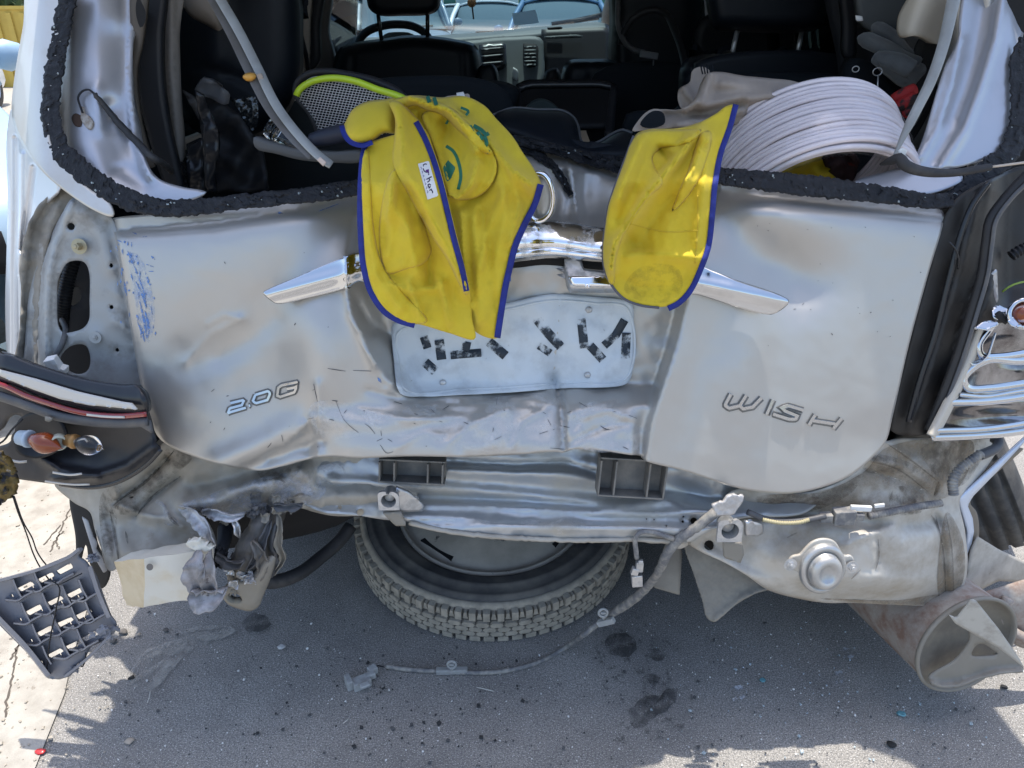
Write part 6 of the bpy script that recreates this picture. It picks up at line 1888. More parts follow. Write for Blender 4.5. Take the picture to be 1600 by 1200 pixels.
# --- steering wheel and dashboard
DB = empty('dashboard', P(760, 150, 4.0)); DB.parent = CAR; DB.location = ORG[DB] - ORG[CAR]
sw = catmull(np.array([(558, 80), (562, 62), (576, 48), (600, 40), (622, 38), (645, 41), (664, 52), (674, 68), (676, 90)], float), 4)
tube('steering_wheel', PV(sw[:, 0], sw[:, 1], 3.62), .017, BLACK, DB, sides=10)
panel('steering_boss', [(590, 80), (600, 54), (620, 50), (645, 54), (655, 80)], 3.70, DASH, DB, step=8, thick=.05)
panel('dash_top', [(505, 75), (560, 60), (640, 58), (700, 54), (760, 50), (850, 41), (950, 38), (952, 48), (900, 49), (852, 54), (842, 56), (760, 62), (690, 68), (600, 84), (510, 95)], lambda x, y: 4.12 - .005 * (y - 40), DASH, DB, step=7, thick=.04)
panel('dash_face', [(690, 74), (750, 62), (800, 58), (846, 60), (850, 80), (850, 118), (845, 130), (800, 140), (760, 140), (700, 120)], lambda x, y: 3.98 - .0012 * (y - 60), DASH, DB, step=8, thick=.05)
panel('radio', [(748, 70), (790, 66), (792, 102), (782, 108), (752, 110)], lambda x, y: 3.955 - .0012 * (y - 60), BLACK_G, DB, step=8, smooth=False, thick=.02)
for k in range(3):
    panel('radio_row', [(752, 76 + k * 11), (786, 73 + k * 11), (786, 76 + k * 11), (752, 79 + k * 11)], lambda x, y: 3.94 - .0012 * (y - 60), GREYP, DB, step=6, smooth=False, thick=.008)
panel('vent', [(817, 68), (838, 68), (842, 76), (839, 104), (822, 104), (818, 92)], lambda x, y: 3.96 - .0012 * (y - 60), HOLEDARK, DB, step=6, smooth=False, thick=.01)
for k in range(6):
    panel('vent_slat', [(819, 72 + k * 5.6), (838, 71.5 + k * 5.6), (838, 74 + k * 5.6), (819, 74.5 + k * 5.6)], lambda x, y: 3.945 - .0012 * (y - 60), DASH, DB, step=4, smooth=False, thick=.006)
panel('vent', [(802, 105), (810, 110), (808, 126), (800, 122)], 3.9, WHITEP, DB, step=4, smooth=False, thick=.01)
panel('glove_box', [(846, 46), (900, 44), (950, 42), (952, 60), (950, 120), (920, 125), (852, 124), (849, 80)], lambda x, y: 3.99 - .001 * (y - 60), mat('dash_black', (.02, .021, .024), .5), DB, step=10, smooth=False, thick=.05)
panel('dash_strip', [(850, 57), (900, 54), (912, 56), (908, 59), (850, 61)], 3.95, DASH, DB, step=6, smooth=False, thick=.02)
panel('vent', [(855, 43), (876, 41), (880, 44), (876, 46), (856, 47)], 3.98, BLACK, DB, step=4, smooth=False, thick=.01)
# wipers on the glass base
for a, b in (((862, 38), (936, 27)), ((900, 32), (946, 22))):
    tube('wiper', [P(*a, 4.45), P(*b, 4.42)], .012, BLACK, CAR)
# --- windscreen
WSg = panel('windscreen', [(505, -120), (980, -120), (946, 36), (935, 42), (850, 46), (760, 54), (690, 60), (600, 66), (512, 76)], lambda x, y: 4.50 - .0042 * (70 - y), glass_mat('green_glass', (.46, .62, .66), .03), CAR, step=20, smooth=False)
tube('a_pillar', [P(500, 90, 4.45), P(512, 50, 4.3), P(506, 0, 4.15), P(498, -60, 4.0)], .045, BEIGE_T, CAR, sides=10)
tube('a_pillar', [P(952, 60, 4.45), P(956, 20, 4.25), P(972, -40, 4.0)], .05, BEIGE_T, CAR, sides=10)
# left side: pillars and belts between the flange and the driver's seat
panel('b_pillar', [(462, -30), (482, -30), (482, 40), (478, 110), (470, 118), (466, 60)], 2.2, BEIGE_T, CAR, step=10, thick=.03)
panel('b_pillar', [(480, -30), (504, -30), (498, 40), (496, 100), (478, 112)], 2.25, BLACK, CAR, step=10, thick=.03)
panel('door_trim', [(493, -30), (516, -30), (512, 50), (520, 80), (524, 110), (494, 116)], 3.2, mat('door_grey', (.12, .12, .12), .6), CAR, step=10, thick=.04)
panel('side_pane', [(455, -30), (470, -30), (468, 10), (462, 12), (457, 4)], 2.5, glass_mat('side_glass', (.8, .9, .92), .05), CAR, step=10)
tube('seat_belt', [P(463, 10, 2.15), P(468, 45, 2.15), P(478, 85, 2.16), P(482, 110, 2.2)], .006, BLACK, CAR)
# --- rear left seat and side trims (dark mass at the left)
SR = empty('rear_seat', P(400, 320, 1.9)); SR.parent = CAR; SR.location = ORG[SR] - ORG[CAR]
cushion('backrest', [(278, -60), (440, -60), (468, -20), (474, 60), (470, 130), (440, 190), (400, 215), (330, 215), (290, 190), (276, 100)], 1.72, .10, 50, LEATHER, SR, .12, lambda x, y: -ridge(x, y, [(290, 98), (370, 120), (460, 175)], 5, .012) + ridge(x, y, [(330, -40), (340, 90)], 22, .02), 8)
cushion('headrest', [(455, -40), (470, -40), (470, 30), (458, 40), (450, 10)], 1.74, .04, 10, DKFABRIC, SR, .04)
cushion('side_bolster', [(300, -60), (372, -60), (352, 20), (345, 48), (320, 38), (296, 24), (284, 0)], 1.55, .05, 24, mat('tan_speaker_trim', (.22, .19, .16), .7, bump=.1), SR, .05)
# pillar trims beside the left flange
panel('pillar_trim', [(208, -30), (226, -30), (222, 60), (212, 110), (216, 170), (228, 225), (240, 262), (230, 262), (214, 215), (205, 150), (204, 60)], 1.32, mat('brown_pillar', (.10, .085, .07), .6), CAR, step=8, thick=.01)
panel('window_seal', [(224, -30), (252, -30), (250, 60), (252, 130), (262, 200), (276, 262), (282, 300), (262, 296), (246, 262), (232, 215), (218, 160), (214, 110), (220, 50)], 1.36, mat('seal_dark', (.018, .02, .025), .5), CAR, step=8, thick=.02)
panel('pillar_trim', [(250, -30), (282, -30), (281, 60), (284, 150), (290, 235), (288, 250), (276, 256), (268, 246), (262, 190), (253, 110)], lambda x, y: 1.42 - ridge(x, y, [(266, -30), (267, 110), (280, 250)], 9, .02), mat('pillar_grey', (.20, .185, .17), .6, bump=.05), CAR, step=6, thick=.02)
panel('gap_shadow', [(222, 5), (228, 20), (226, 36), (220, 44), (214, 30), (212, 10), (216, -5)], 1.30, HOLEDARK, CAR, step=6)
corrugated('spring_boot', [P(280, 255, 1.41), P(283, 275, 1.40), P(286, 300, 1.40)], .010, BLACK, CAR, .008)
# broken side-trim shards inside the trunk, left
for pl, y0, m_ in (([(304, 140), (316, 122), (330, 126), (360, 145), (358, 162), (348, 164), (330, 154), (316, 150)], 1.42, GREYP), ([(305, 142), (318, 150), (330, 180), (340, 200), (342, 250), (335, 252), (340, 300), (322, 300), (316, 220)], 1.36, BLACK_G),
                   ([(316, 140), (350, 160), (375, 180), (392, 205), (410, 240), (420, 300), (335, 300), (330, 200)], 1.46, BLACK), ([(291, 225), (312, 215), (318, 222), (318, 300), (292, 300)], 1.40, BLACK_G),
                   ([(284, 140), (300, 150), (312, 168), (318, 190), (312, 190), (298, 165)], 1.5, GREYP)):
    panel('broken_trim', pl, lambda x, y, a=y0: a - vnoise(x, y, 40, a * 9, 2) * .02, m_, CAR, step=8, smooth=False, thick=.006)
panel('foil_wrap', [(358, 152), (372, 155), (398, 150), (400, 200), (388, 205), (376, 176)], lambda x, y: 1.50 - vnoise(x, y, 7, 3.0, 2) * .02, mat('foil', (.10, .11, .12), .25, .8, bump=.4, bscale=120), CAR, step=4)
# trunk floor edge, bottle and lid left of the apron
panel('shelf_trim', [(396, 215), (420, 222), (470, 234), (520, 238), (565, 238), (565, 252), (520, 254), (470, 250), (430, 240), (400, 232)], 1.22, mat('shelf_grey', (.11, .11, .11), .6), CAR, step=8, thick=.02)
BO = empty('clear_bottle', P(450, 215, 1.24), 'small clear plastic bottle lying behind the loose trim strip on the left', 'bottle')
obj('bottle_body', *lathe_mesh([(.0003, 0), (.016, .0), (.017, .004), (.017, .045), (.009, .058), (.009, .066), (.0003, .067)], P(432, 206, 1.25), basis((.8, -.3, -.45)), 24), CLEARG, BO)
obj('bottle_cap', *lathe_mesh([(.0003, -.012), (.0175, -.012), (.018, .002), (.0165, .003)], P(432, 206, 1.25), basis((.8, -.3, -.45)), 24), CLEARG, BO)
# --- big dark floor, side walls and roof lining that close the cabin
def quad(name, pts, m, thick=.01):
    V, F = loft_mesh([[pts[0], pts[1]], [pts[3], pts[2]]], 8, 8)
    return solid(obj(name, V, F, m, CAR), thick, 0)


quad('trunk_floor', [(-.66, 1.22, .72), (.66, 1.22, .72), (.68, 1.9, .68), (-.68, 1.9, .68)], DKFABRIC)
quad('cabin_floor', [(-.68, 1.9, .45), (.68, 1.9, .45), (.68, 4.3, .40), (-.68, 4.3, .40)], DKFABRIC)
for s in (-1, 1):
    quad('side_trim', [(s * .80, 1.36, .35), (s * .80, 4.3, .35), (s * .81, 4.3, .97), (s * .81, 1.36, .97)], DKFABRIC)
    quad('roof_rail', [(s * .70, 1.36, 1.42), (s * .69, 4.0, 1.38), (s * .585, 3.7, 1.56), (s * .60, 1.32, 1.56)], SILVER)
    quad('quarter_glass', [(s * .815, 1.6, .95), (s * .82, 2.2, .95), (s * .70, 2.2, 1.42), (s * .70, 1.54, 1.42)], glass_mat('privacy_glass', (.10, .12, .12), .05))
    quad('door_glass', [(s * .82, 2.32, .95), (s * .82, 3.1, .95), (s * .70, 3.1, 1.42), (s * .70, 2.32, 1.42)], glass_mat('rear_door_glass', (.12, .15, .15), .05))
    quad('door_glass', [(s * .82, 3.2, .95), (s * .80, 4.2, .97), (s * .68, 3.85, 1.40), (s * .70, 3.2, 1.42)], glass_mat('front_door_glass', (.5, .6, .6), .05))
    for y in (2.26, 3.15):
        quad('door_pillar', [(s * .822, y - .07, .95), (s * .822, y + .07, .95), (s * .702, y + .05, 1.42), (s * .702, y - .05, 1.42)], BLACK, .02)
    quad('d_pillar', [(s * .84, 1.335, .90), (s * .84, 1.50, .90), (s * .70, 1.50, 1.56), (s * .69, 1.335, 1.56)], SILVER, .012)
    quad('c_pillar', [(s * .83, 1.36, .93), (s * .82, 1.62, .95), (s * .70, 1.56, 1.42), (s * .70, 1.40, 1.42)], SILVER, .02)
# roof skin with its rear spoiler, unseen, widened and notched to shape the ground shadow
rows = []
for y, z in ((1.30, 1.555), (1.6, 1.59), (2.4, 1.605), (3.2, 1.58), (3.75, 1.52)):
    rows.append([(-.62, y, z - .05), (-.5, y, z - .008), (-.2, y, z + .006), (.2, y, z + .006), (.5, y, z - .008), (.62, y, z - .05)])
V, F = loft_mesh(rows, 30, 30)
solid(obj('roof', V, F, SILVER, CAR), .02)
spo = [(-.60, 1.46), (-.72, 1.42), (-.76, 1.28), (-.775, 1.22), (-.77, 1.10), (-.755, 1.0), (-.70, .98), (-.3, .97), (.17, .97), (.21, 1.03), (.229, 1.07), (.311, 1.11), (.396, 1.15), (.526, 1.145), (.634, 1.11), (.72, 1.07), (.74, 1.03), (.77, .98), (.90, .99), (.95, 1.06), (.94, 1.2), (.76, 1.42), (.60, 1.46)]
bevel(obj('shadow_spoiler', *prism_mesh(spo, (0, 0, 1.575), np.eye(3), .035), SILVER, CAR, smooth=False), .008)
# bonnet, nose and wheels of the car, beyond the windscreen
rows = [[(-.74, 4.38, .93), (-.4, 4.40, .97), (0, 4.41, .98), (.4, 4.40, .97), (.74, 4.38, .93)], [(-.74, 4.9, .86), (-.4, 4.93, .89), (0, 4.95, .90), (.4, 4.93, .89), (.74, 4.9, .86)],
        [(-.66, 5.25, .74), (-.4, 5.32, .76), (0, 5.36, .77), (.4, 5.32, .76), (.66, 5.25, .74)], [(-.64, 5.3, .3), (-.4, 5.38, .3), (0, 5.42, .3), (.4, 5.38, .3), (.64, 5.3, .3)]]
V, F = loft_mesh(rows, 24, 24)
solid(obj('bonnet', V, F, SILVER, CAR), .01)
for s in (-1, 1):
    for y in (2.05, 4.65):
        R = basis((s, 0, 0), (0, 0, 1))
        w = obj('wheel', *lathe_mesh([(.19, -.10), (.29, -.10), (.31, -.08), (.31, .08), (.29, .10), (.2, .105), (.195, .09)], (s * .74, y, .31), R, 40), RUBBER, CAR)
        obj('wheel_rim', *lathe_mesh([(.2, .10), (.18, .085), (.1, .07), (.0003, .075)], (s * .74, y, .31), R, 32), STEEL, w)
# --- right: second-row and front passenger seats
SF = empty('passenger_seat', P(1020, 300, 2.9)); SF.parent = CAR; SF.location = ORG[SF] - ORG[CAR]
cushion('backrest', [(962, -60), (1085, -60), (1100, 0), (1100, 80), (1090, 150), (1000, 175), (960, 150), (950, 90), (952, 40)], 2.75, .12, 34, LEATHER, SF, .12, lambda x, y: ridge(x, y, [(966, 40), (970, 120)], 10, .02))
cushion('seat_squab', [(878, 130), (880, 105), (890, 94), (920, 92), (955, 93), (985, 104), (1000, 130), (985, 150), (900, 150)], 2.6, .10, 18, LEATHER, SF, .1, lambda x, y: -ridge(x, y, [(922, 92), (925, 150)], 3, .012))
cushion('centre_armrest', [(850, 130), (852, 112), (862, 106), (872, 107), (875, 130)], 2.9, .03, 8, BLACK, SF, .03)
cushion('console', [(745, 150), (748, 105), (765, 98), (776, 106), (778, 150)], 2.95, .03, 8, LEATHER, SF, .04)
S2 = empty('middle_seat', P(1200, 300, 2.0)); S2.parent = CAR; S2.location = ORG[S2] - ORG[CAR]
cushion('headrest', [(1110, -40), (1290, -40), (1296, 10), (1286, 40), (1262, 50), (1160, 50), (1118, 46), (1108, 30)], 2.0, .09, 24, LEATHER, S2, .08)
cushion('backrest', [(1060, 130), (1068, 96), (1090, 86), (1150, 84), (1230, 84), (1310, 88), (1330, 110), (1335, 160), (1200, 180), (1070, 170)], 1.98, .10, 20, LEATHER, S2, .12, lambda x, y: -ridge(x, y, [(1075, 120), (1200, 115), (1320, 122)], 3, .012) + ridge(x, y, [(1180, 90), (1182, 170)], 20, .01))
for x0, x1 in ((1152, 1144), (1253, 1246)):
    tube('headrest_post', [P(x0, 48, 1.98), P(x1, 84, 1.96)], .006, STEEL, S2, sides=8)
    obj('post_guide', *lathe_mesh([(.0003, .006), (.02, .004), (.024, -.004)], P(x1 - 2, 86, 1.95), basis((0, -.3, 1)), 16), BLACK, S2)
# buckle on its strap, black cloth folds, crate in the middle
BS = [P(966, 0, 2.5), P(966, 40, 2.45), P(975, 64, 2.4), P(990, 78, 2.35), P(1005, 82, 2.3)]
tube('seat_belt', BS, .008, GREYP, CAR, step=.02)
tube('seat_belt', [P(970, 70, 2.42), P(975, 50, 2.42), P(990, 28, 2.4), P(1015, 16, 2.4), P(1038, 20, 2.38), P(1055, 50, 2.3), P(1068, 90, 2.2), P(1072, 125, 2.1)], .010, BLACK, CAR, step=.02)
bevel(obj('belt_buckle', *join([box_mesh(P(1014, 86, 2.28), (.05, .02, .018), rotm(0, 8, 0)), box_mesh(P(1021, 98, 2.28), (.004, .004, .016))]), GREYP, CAR, smooth=False), .003)
CR = empty('black_crate', P(880, 230, 1.95), 'black plastic crate in the middle of the load space behind the seats', 'crate')
def crate_wall(pl, y0, nm='crate_wall', m_=BLACK):
    panel(nm, pl, lambda x, y, a=y0: a - .0012 * (y - 130), m_, CR, step=12, smooth=False, thick=.012)
crate_wall([(808, 150), (820, 130), (960, 128), (966, 150), (950, 200), (830, 200)], 2.15)
crate_wall([(806, 132), (822, 124), (940, 124), (962, 130), (964, 140), (940, 133), (824, 134), (812, 142)], 1.95, 'crate_rim', GREYP if 0 else BLACK_G)
crate_wall([(955, 130), (964, 132), (960, 210), (944, 214)], 1.9)
crate_wall([(806, 134), (814, 140), (812, 210), (800, 210)], 1.9)
panel('crate_content', [(820, 172), (838, 156), (858, 158), (876, 176)], 2.0, mat('dull_green_bag', (.03, .045, .045), .6), CR, step=6, thick=.02)
DC = empty('black_cover', P(880, 240, 1.45), 'black padded seat cover with pale piping folded over the sill', 'seat cover')
cov = [(770, 180), (800, 168), (840, 171), (880, 173), (897, 184), (904, 200), (908, 220), (918, 226), (935, 222), (955, 210), (970, 204), (985, 208), (1000, 225), (985, 250), (930, 250), (870, 240), (820, 222), (780, 205)]
panel('cover_pad', cov, pillow(cov, lambda x, y: 1.50 - .002 * (y - 180), .06, 26), LEATHER, DC, step=6, thick=.03)
pp = catmull(np.array([(770, 180), (800, 169), (840, 171), (880, 173), (897, 184), (904, 200), (908, 220), (918, 226), (935, 222), (955, 210), (972, 203), (988, 208)], float), 5)
tube('cover_piping', PV(pp[:, 0], pp[:, 1], 1.49 - .002 * (pp[:, 1] - 180)), .0026, mat('grey_piping', (.09, .095, .1), .5), DC)
panel('rear_shelf', [(470, 150), (640, 120), (770, 130), (800, 160), (780, 240), (560, 230)], 1.62, DKFABRIC, CAR, step=20, thick=.02)
panel('rear_shelf', [(980, 180), (1060, 170), (1090, 130), (1330, 118), (1420, 140), (1440, 230), (1300, 270), (1100, 270), (985, 240)], 1.7, DKFABRIC, CAR, step=20, thick=.02)
cushion('shelf_pouch', [(630, 150), (660, 130), (720, 126), (790, 128), (810, 140), (806, 170), (770, 185), (700, 180)], 1.7, .05, 20, DKFABRIC, CAR, .04)
panel('folded_seat', [(1090, 100), (1330, 92), (1340, 130), (1320, 150), (1100, 140)], 1.85, LEATHER, CAR, step=14, thick=.04)
# right side trims
panel('pillar_trim', [(1402, 30), (1422, -10), (1440, -40), (1495, -40), (1480, 40), (1465, 70), (1452, 62), (1430, 56), (1405, 58)], lambda x, y: 1.40 - ridge(x, y, [(1450, -30), (1425, 50)], 26, .04), mat('cream_trim', (.46, .41, .33), .6, bump=.05), CAR, step=6, thick=.02)
panel('quarter_trim', [(1340, -40), (1440, -40), (1408, 30), (1402, 56), (1350, 40), (1340, 0)], 1.52, mat('pale_shade_trim', (.06, .065, .065), .6), CAR, step=10, thick=.02)
panel('window_strip', [(1286, 26), (1340, 24), (1342, 50), (1280, 62), (1270, 55)], 2.4, mat('dim_green_trim', (.06, .08, .08), .6), CAR, step=10, thick=.01)
panel('belt_guide', [(1318, -30), (1336, -30), (1338, 60), (1336, 92), (1322, 90), (1320, 40)], 1.62, BLACK, CAR, step=10, thick=.02)
panel('belt_label', [(1337, 24), (1347, 25), (1349, 33), (1338, 33)], 1.50, WHITEP, CAR, step=4, smooth=False, thick=.002)
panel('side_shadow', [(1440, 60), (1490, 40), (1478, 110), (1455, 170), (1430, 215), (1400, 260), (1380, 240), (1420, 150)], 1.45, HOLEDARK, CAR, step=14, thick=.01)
panel('bag', [(1325, 120), (1340, 92), (1360, 98), (1380, 120), (1400, 140), (1410, 180), (1390, 200), (1330, 150)], 1.55, DKFABRIC, CAR, step=8, thick=.05)
panel('trim_panel_edge', [(1478, 25), (1485, 20), (1495, 22), (1499, 40), (1492, 60), (1480, 45)], 1.40, BLACK, CAR, step=6, thick=.004)
panel('quarter_inner', [(1296, -60), (1520, -60), (1500, 60), (1470, 150), (1420, 270), (1300, 270), (1310, 120)], lambda x, y: 1.72 - .0012 * (x - 1296), mat('dark_quarter_trim', (.012, .014, .018), .7, bump=.1), CAR, step=14, thick=.01)
CH = empty('hanging_charm', P(737, 12, 4.1), 'small brown disc hanging on a thread inside the windscreen', 'charm')
obj('charm_disc', *lathe_mesh([(.0003, .004), (.02, .003), (.022, 0), (.02, -.003), (.0003, -.004)], P(737, 4, 4.1), basis((0, -1, 0)), 20), mat('brown_charm', (.25, .12, .04), .5), CH)
tube('charm_thread', [P(736, -20, 4.1), P(738, 12, 4.1), P(740, 30, 4.1)], .004, BLACK, CH, sides=6)
WP = panel('reflection', [(800, 21), (837, 15), (842, 36), (803, 40)], 4.24, mat('blue_reflection', (.42, .55, .60), .6), None, step=8, smooth=False)  # added sheet; its pale colour stands for a reflection in the windscreen
tag(WP, 'pale blue paper sheet standing in for glass glare at the foot of the windscreen', 'reflection')
panel('dark_backing', [(1095, 30), (1335, 30), (1338, 104), (1095, 104)], 2.45, LEATHER, CAR, step=20, thick=.02)  # added dark sheets standing in for the shade between the seats
panel('dark_backing', [(930, 115), (1105, 115), (1105, 235), (930, 235)], 2.35, DKFABRIC, CAR, step=20, thick=.02)
# ================================================================== ground and surroundings
def ground_mat():
    m = bpy.data.materials.new('asphalt')
    m.use_nodes = True
    nt = m.node_tree
    b = nt.nodes['Principled BSDF']
    tc = nt.nodes.new('ShaderNodeTexCoord')

    def noise(scale, detail=4, rough=.6):
        n = nt.nodes.new('ShaderNodeTexNoise')
        n.inputs['Scale'].default_value = scale
        n.inputs['Detail'].default_value = detail
        n.inputs['Roughness'].default_value = rough
        nt.links.new(tc.outputs['Object'], n.inputs['Vector'])
        return n.outputs[0]

    def ramp(src, lo, hi, a, bb):
        r = nt.nodes.new('ShaderNodeMapRange')
        r.inputs[1].default_value, r.inputs[2].default_value, r.inputs[3].default_value, r.inputs[4].default_value = lo, hi, a, bb
        nt.links.new(src, r.inputs[0])
        return r.outputs[0]

    def mix(f, a, bb):
        x = nt.nodes.new('ShaderNodeMix')
        x.data_type = 'RGBA'
        for i, v in ((6, a), (7, bb)):
            if isinstance(v, tuple):
                x.inputs[i].default_value = (*v, 1)
            else:
                nt.links.new(v, x.inputs[i])
        nt.links.new(f, x.inputs[0])
        return x.outputs[2]
    c = mix(ramp(noise(2.6, 7, .7), .36, .66, 0, 1), (.225, .212, .193), (.405, .382, .345))
    c = mix(ramp(noise(300, 3, .6), .40, .62, 0, .85), c, (.13, .128, .125))
    c = mix(ramp(noise(480, 2, .5), .60, .68, 0, .9), c, (.72, .71, .68))
    c = mix(ramp(noise(210, 2, .5), .70, .73, 0, .9), c, (.02, .02, .022))
    v = nt.nodes.new('ShaderNodeTexVoronoi')
    v.inputs['Scale'].default_value = 48
    v.inputs['Randomness'].default_value = 1.0
    nt.links.new(tc.outputs['Object'], v.inputs['Vector'])
    c = mix(ramp(v.outputs['Distance'], .03, .05, .5, 0), c, (.72, .71, .69))
    nt.links.new(c, b.inputs['Base Color'])
    b.inputs['Roughness'].default_value = .85
    bp = nt.nodes.new('ShaderNodeBump')
    bp.inputs['Strength'].default_value = .55
    bp.inputs['Distance'].default_value = .003
    nt.links.new(noise(330, 4, .7), bp.inputs['Height'])
    nt.links.new(bp.outputs[0], b.inputs['Normal'])
    return m


gv = [(-400, -400, 0), (400, -400, 0), (400, 400, 0), (-400, 400, 0)]
ASPH = ground_mat()
tag(obj('ground', gv, [(0, 1, 2, 3)], ASPH, None, False, (0, 0, 0)), kind='structure')
CONC = mat('sunlit_concrete', (.42, .395, .345), .9, base2=(.31, .285, .245), nscale=16, namt=(.42, .66), bump=.5, bscale=260, base3=(.20, .17, .13), n3scale=34, n3amt=(.64, .72))
cv = [(-.80, -3), (-.835, .64), (-.85, .88), (-.885, 1.04), (-.915, 1.12), (-.98, 1.34), (-1.04, 1.64), (-1.10, 2.0), (-1.6, 4.5), (-2.6, 9), (-4, 16), (-60, 16), (-60, -3)]
tag(obj('concrete_apron', [(x, y, .004) for x, y in cv], [tuple(range(len(cv)))[::-1]], CONC, None, False, (-2, 1, 0)), kind='structure')


def ground_patch(name, pts, m, z=.005, kind='structure', smooth=True, step=.012, label=None):
    w = G([p[0] for p in pts], [p[1] for p in pts], 0)
    q = catmull(w[:, :2], step, closed=True) if smooth else w[:, :2]
    n = len(q)
    q = q + RNG.normal(0, .002, q.shape)
    c = q.mean(0)
    V = [(x, y, z) for x, y in q] + [(c[0], c[1], z)]
    o = obj(name, V, [(i, (i + 1) % n, n) for i in range(n)], m, None, False, (c[0], c[1], 0))
    tag(o, kind=kind)
    return o


OIL = decal_mat('oil_stain', (.075, .073, .071), .6, .36, .60, 26, 0, .82)
OIL2 = decal_mat('oil_spatter', (.06, .058, .056), .6, .54, .66, 55, 0, .6)
for i, pl in enumerate(([(945, 1005), (962, 992), (985, 995), (995, 1012), (982, 1028), (955, 1026)], [(980, 1118), (990, 1108), (1012, 1088), (1034, 1092), (1040, 1080), (1056, 1078), (1058, 1090), (1046, 1108), (1030, 1118), (1010, 1135), (988, 1140)],
                        [(1005, 1060), (1022, 1055), (1030, 1068), (1018, 1072)], [(1014, 1018), (1030, 1018), (1036, 1034), (1022, 1036)], [(378, 978), (395, 962), (420, 968), (418, 985), (392, 992)])):
    ground_patch('oil_stain', pl, OIL, .005 + .0004 * i)
ground_patch('oil_stain', [(930, 985), (1010, 985), (1080, 1050), (1060, 1150), (960, 1160), (940, 1060)], OIL2, .0076)
DRY = decal_mat('dried_cement', (.50, .475, .42), .95, .42, .72, 30, 0, .85)
ground_patch('cement_smear', [(205, 1055), (230, 1020), (280, 1000), (325, 990), (330, 1005), (290, 1025), (262, 1060), (235, 1085), (212, 1080)], DRY, .006)
ground_patch('cement_smear', [(280, 990), (330, 980), (370, 988), (330, 1005)], DRY, .0064)
WH_ST = decal_mat('white_stain', (.5, .52, .55), .8, .5, .62, 50)
ground_patch('white_stain', [(1310, 1020), (1325, 1014), (1332, 1026), (1318, 1034)], WH_ST, .0058)
ground_patch('white_stain', [(1300, 1055), (1312, 1050), (1318, 1066), (1306, 1074)], WH_ST, .0062)
ground_patch('white_stain', [(1140, 1080), (1160, 1076), (1166, 1092), (1150, 1102)], WH_ST, .0066)
ground_patch('white_line', [(-10, 215), (14, 222), (10, 300), (-10, 300)], mat('road_paint', (.7, .7, .68), .7, base2=(.5, .5, .48), nscale=20), .006, smooth=False)

# cracks in the concrete
CRK = mat('crack_dark', (.10, .085, .07), .9)
parts = []
for ln in ([(112, 790), (100, 815), (92, 835), (84, 850), (78, 862)], [(100, 830), (88, 842), (92, 858)], [(30, 1002), (22, 1040), (14, 1080), (8, 1120)], [(95, 820), (70, 850)], [(40, 990), (18, 1030)]):
    w = G([p[0] for p in ln], [p[1] for p in ln], .0052)
    q = catmull(w, .008)
    q[:, :2] += RNG.normal(0, .0015, (len(q), 2))
    t = np.gradient(q, axis=0)
    nr = np.stack([-t[:, 1], t[:, 0], 0 * t[:, 0]], -1)
    nr /= np.maximum(np.linalg.norm(nr, axis=1, keepdims=True), 1e-9)
    ww = (.0012 + .0012 * RNG.random(len(q)))[:, None]
    parts.append((np.vstack([q + nr * ww, q - nr * ww]), [(i, i + 1, len(q) + i + 1, len(q) + i) for i in range(len(q) - 1)]))
o = obj('concrete_crack', *join(parts), CRK, None, False)
tag(o, kind='structure')

# loose grit, glass crumbs
def grit(name, n, region, m, r0, r1, dens=None):
    parts = []
    for _ in range(n):
        x, y = region()
        c = G(x, y, 0)
        r = random.uniform(r0, r1) * (1 if random.random() < .85 else 1.9)
        V, F = box_mesh((0, 0, 0), (2, 2, 1.4))
        V = V * (1 + RNG.uniform(-.45, .3, V.shape))
        V = V @ rotm(random.uniform(-20, 20), random.uniform(-20, 20), random.uniform(0, 180)).T * r
        parts.append((V + c + np.array([0, 0, r * .5 + .004]), F))
    o = obj(name, *join(parts), m, None, False)
    tag(o, kind='stuff')
    return o


U = random.uniform
reg = lambda: (U(150, 1600), U(930, 1200))
grit('grit', 500, reg, mat('dark_grit', (.09, .09, .09), .8), .0006, .0016)
grit('pale_grit', 420, reg, mat('pale_grit', (.75, .74, .71), .8), .0004, .0011)
grit('glass_crumbs', 110, lambda: (random.gauss(1230, 180), U(960, 1190)), CRUMB, .0007, .0016)
grit('black_crumbs', 70, lambda: (random.gauss(640, 130), U(1020, 1170)), mat('black_crumb', (.04, .04, .041), .7), .0009, .0020)
grit('concrete_grit', 260, lambda: (U(-20, 170), U(760, 1200)), mat('concrete_grit', (.38, .34, .28), .9), .0006, .0018)

def stone(px, py, r, m, label, cat='stone', name='stone', flat=.6, group=None):
    c = G(px, py, 0)
    V, F = lathe_mesh([(.0005, -.2), (.7, -.1), (1, .3), (.8, .75), (.4, .95), (.0005, 1)], (0, 0, 0), np.eye(3), 10)
    V = V + np.array([mnoise.noise_vector(Vector(v) * 1.3 + Vector((px, py, 0))) for v in V]) * .35
    V = V * np.array([r, r * .8, r * flat]) 
    tag(obj(name, V + c + np.array([0, 0, .004]), F, m, None, True, tuple(c)), label, cat, group)


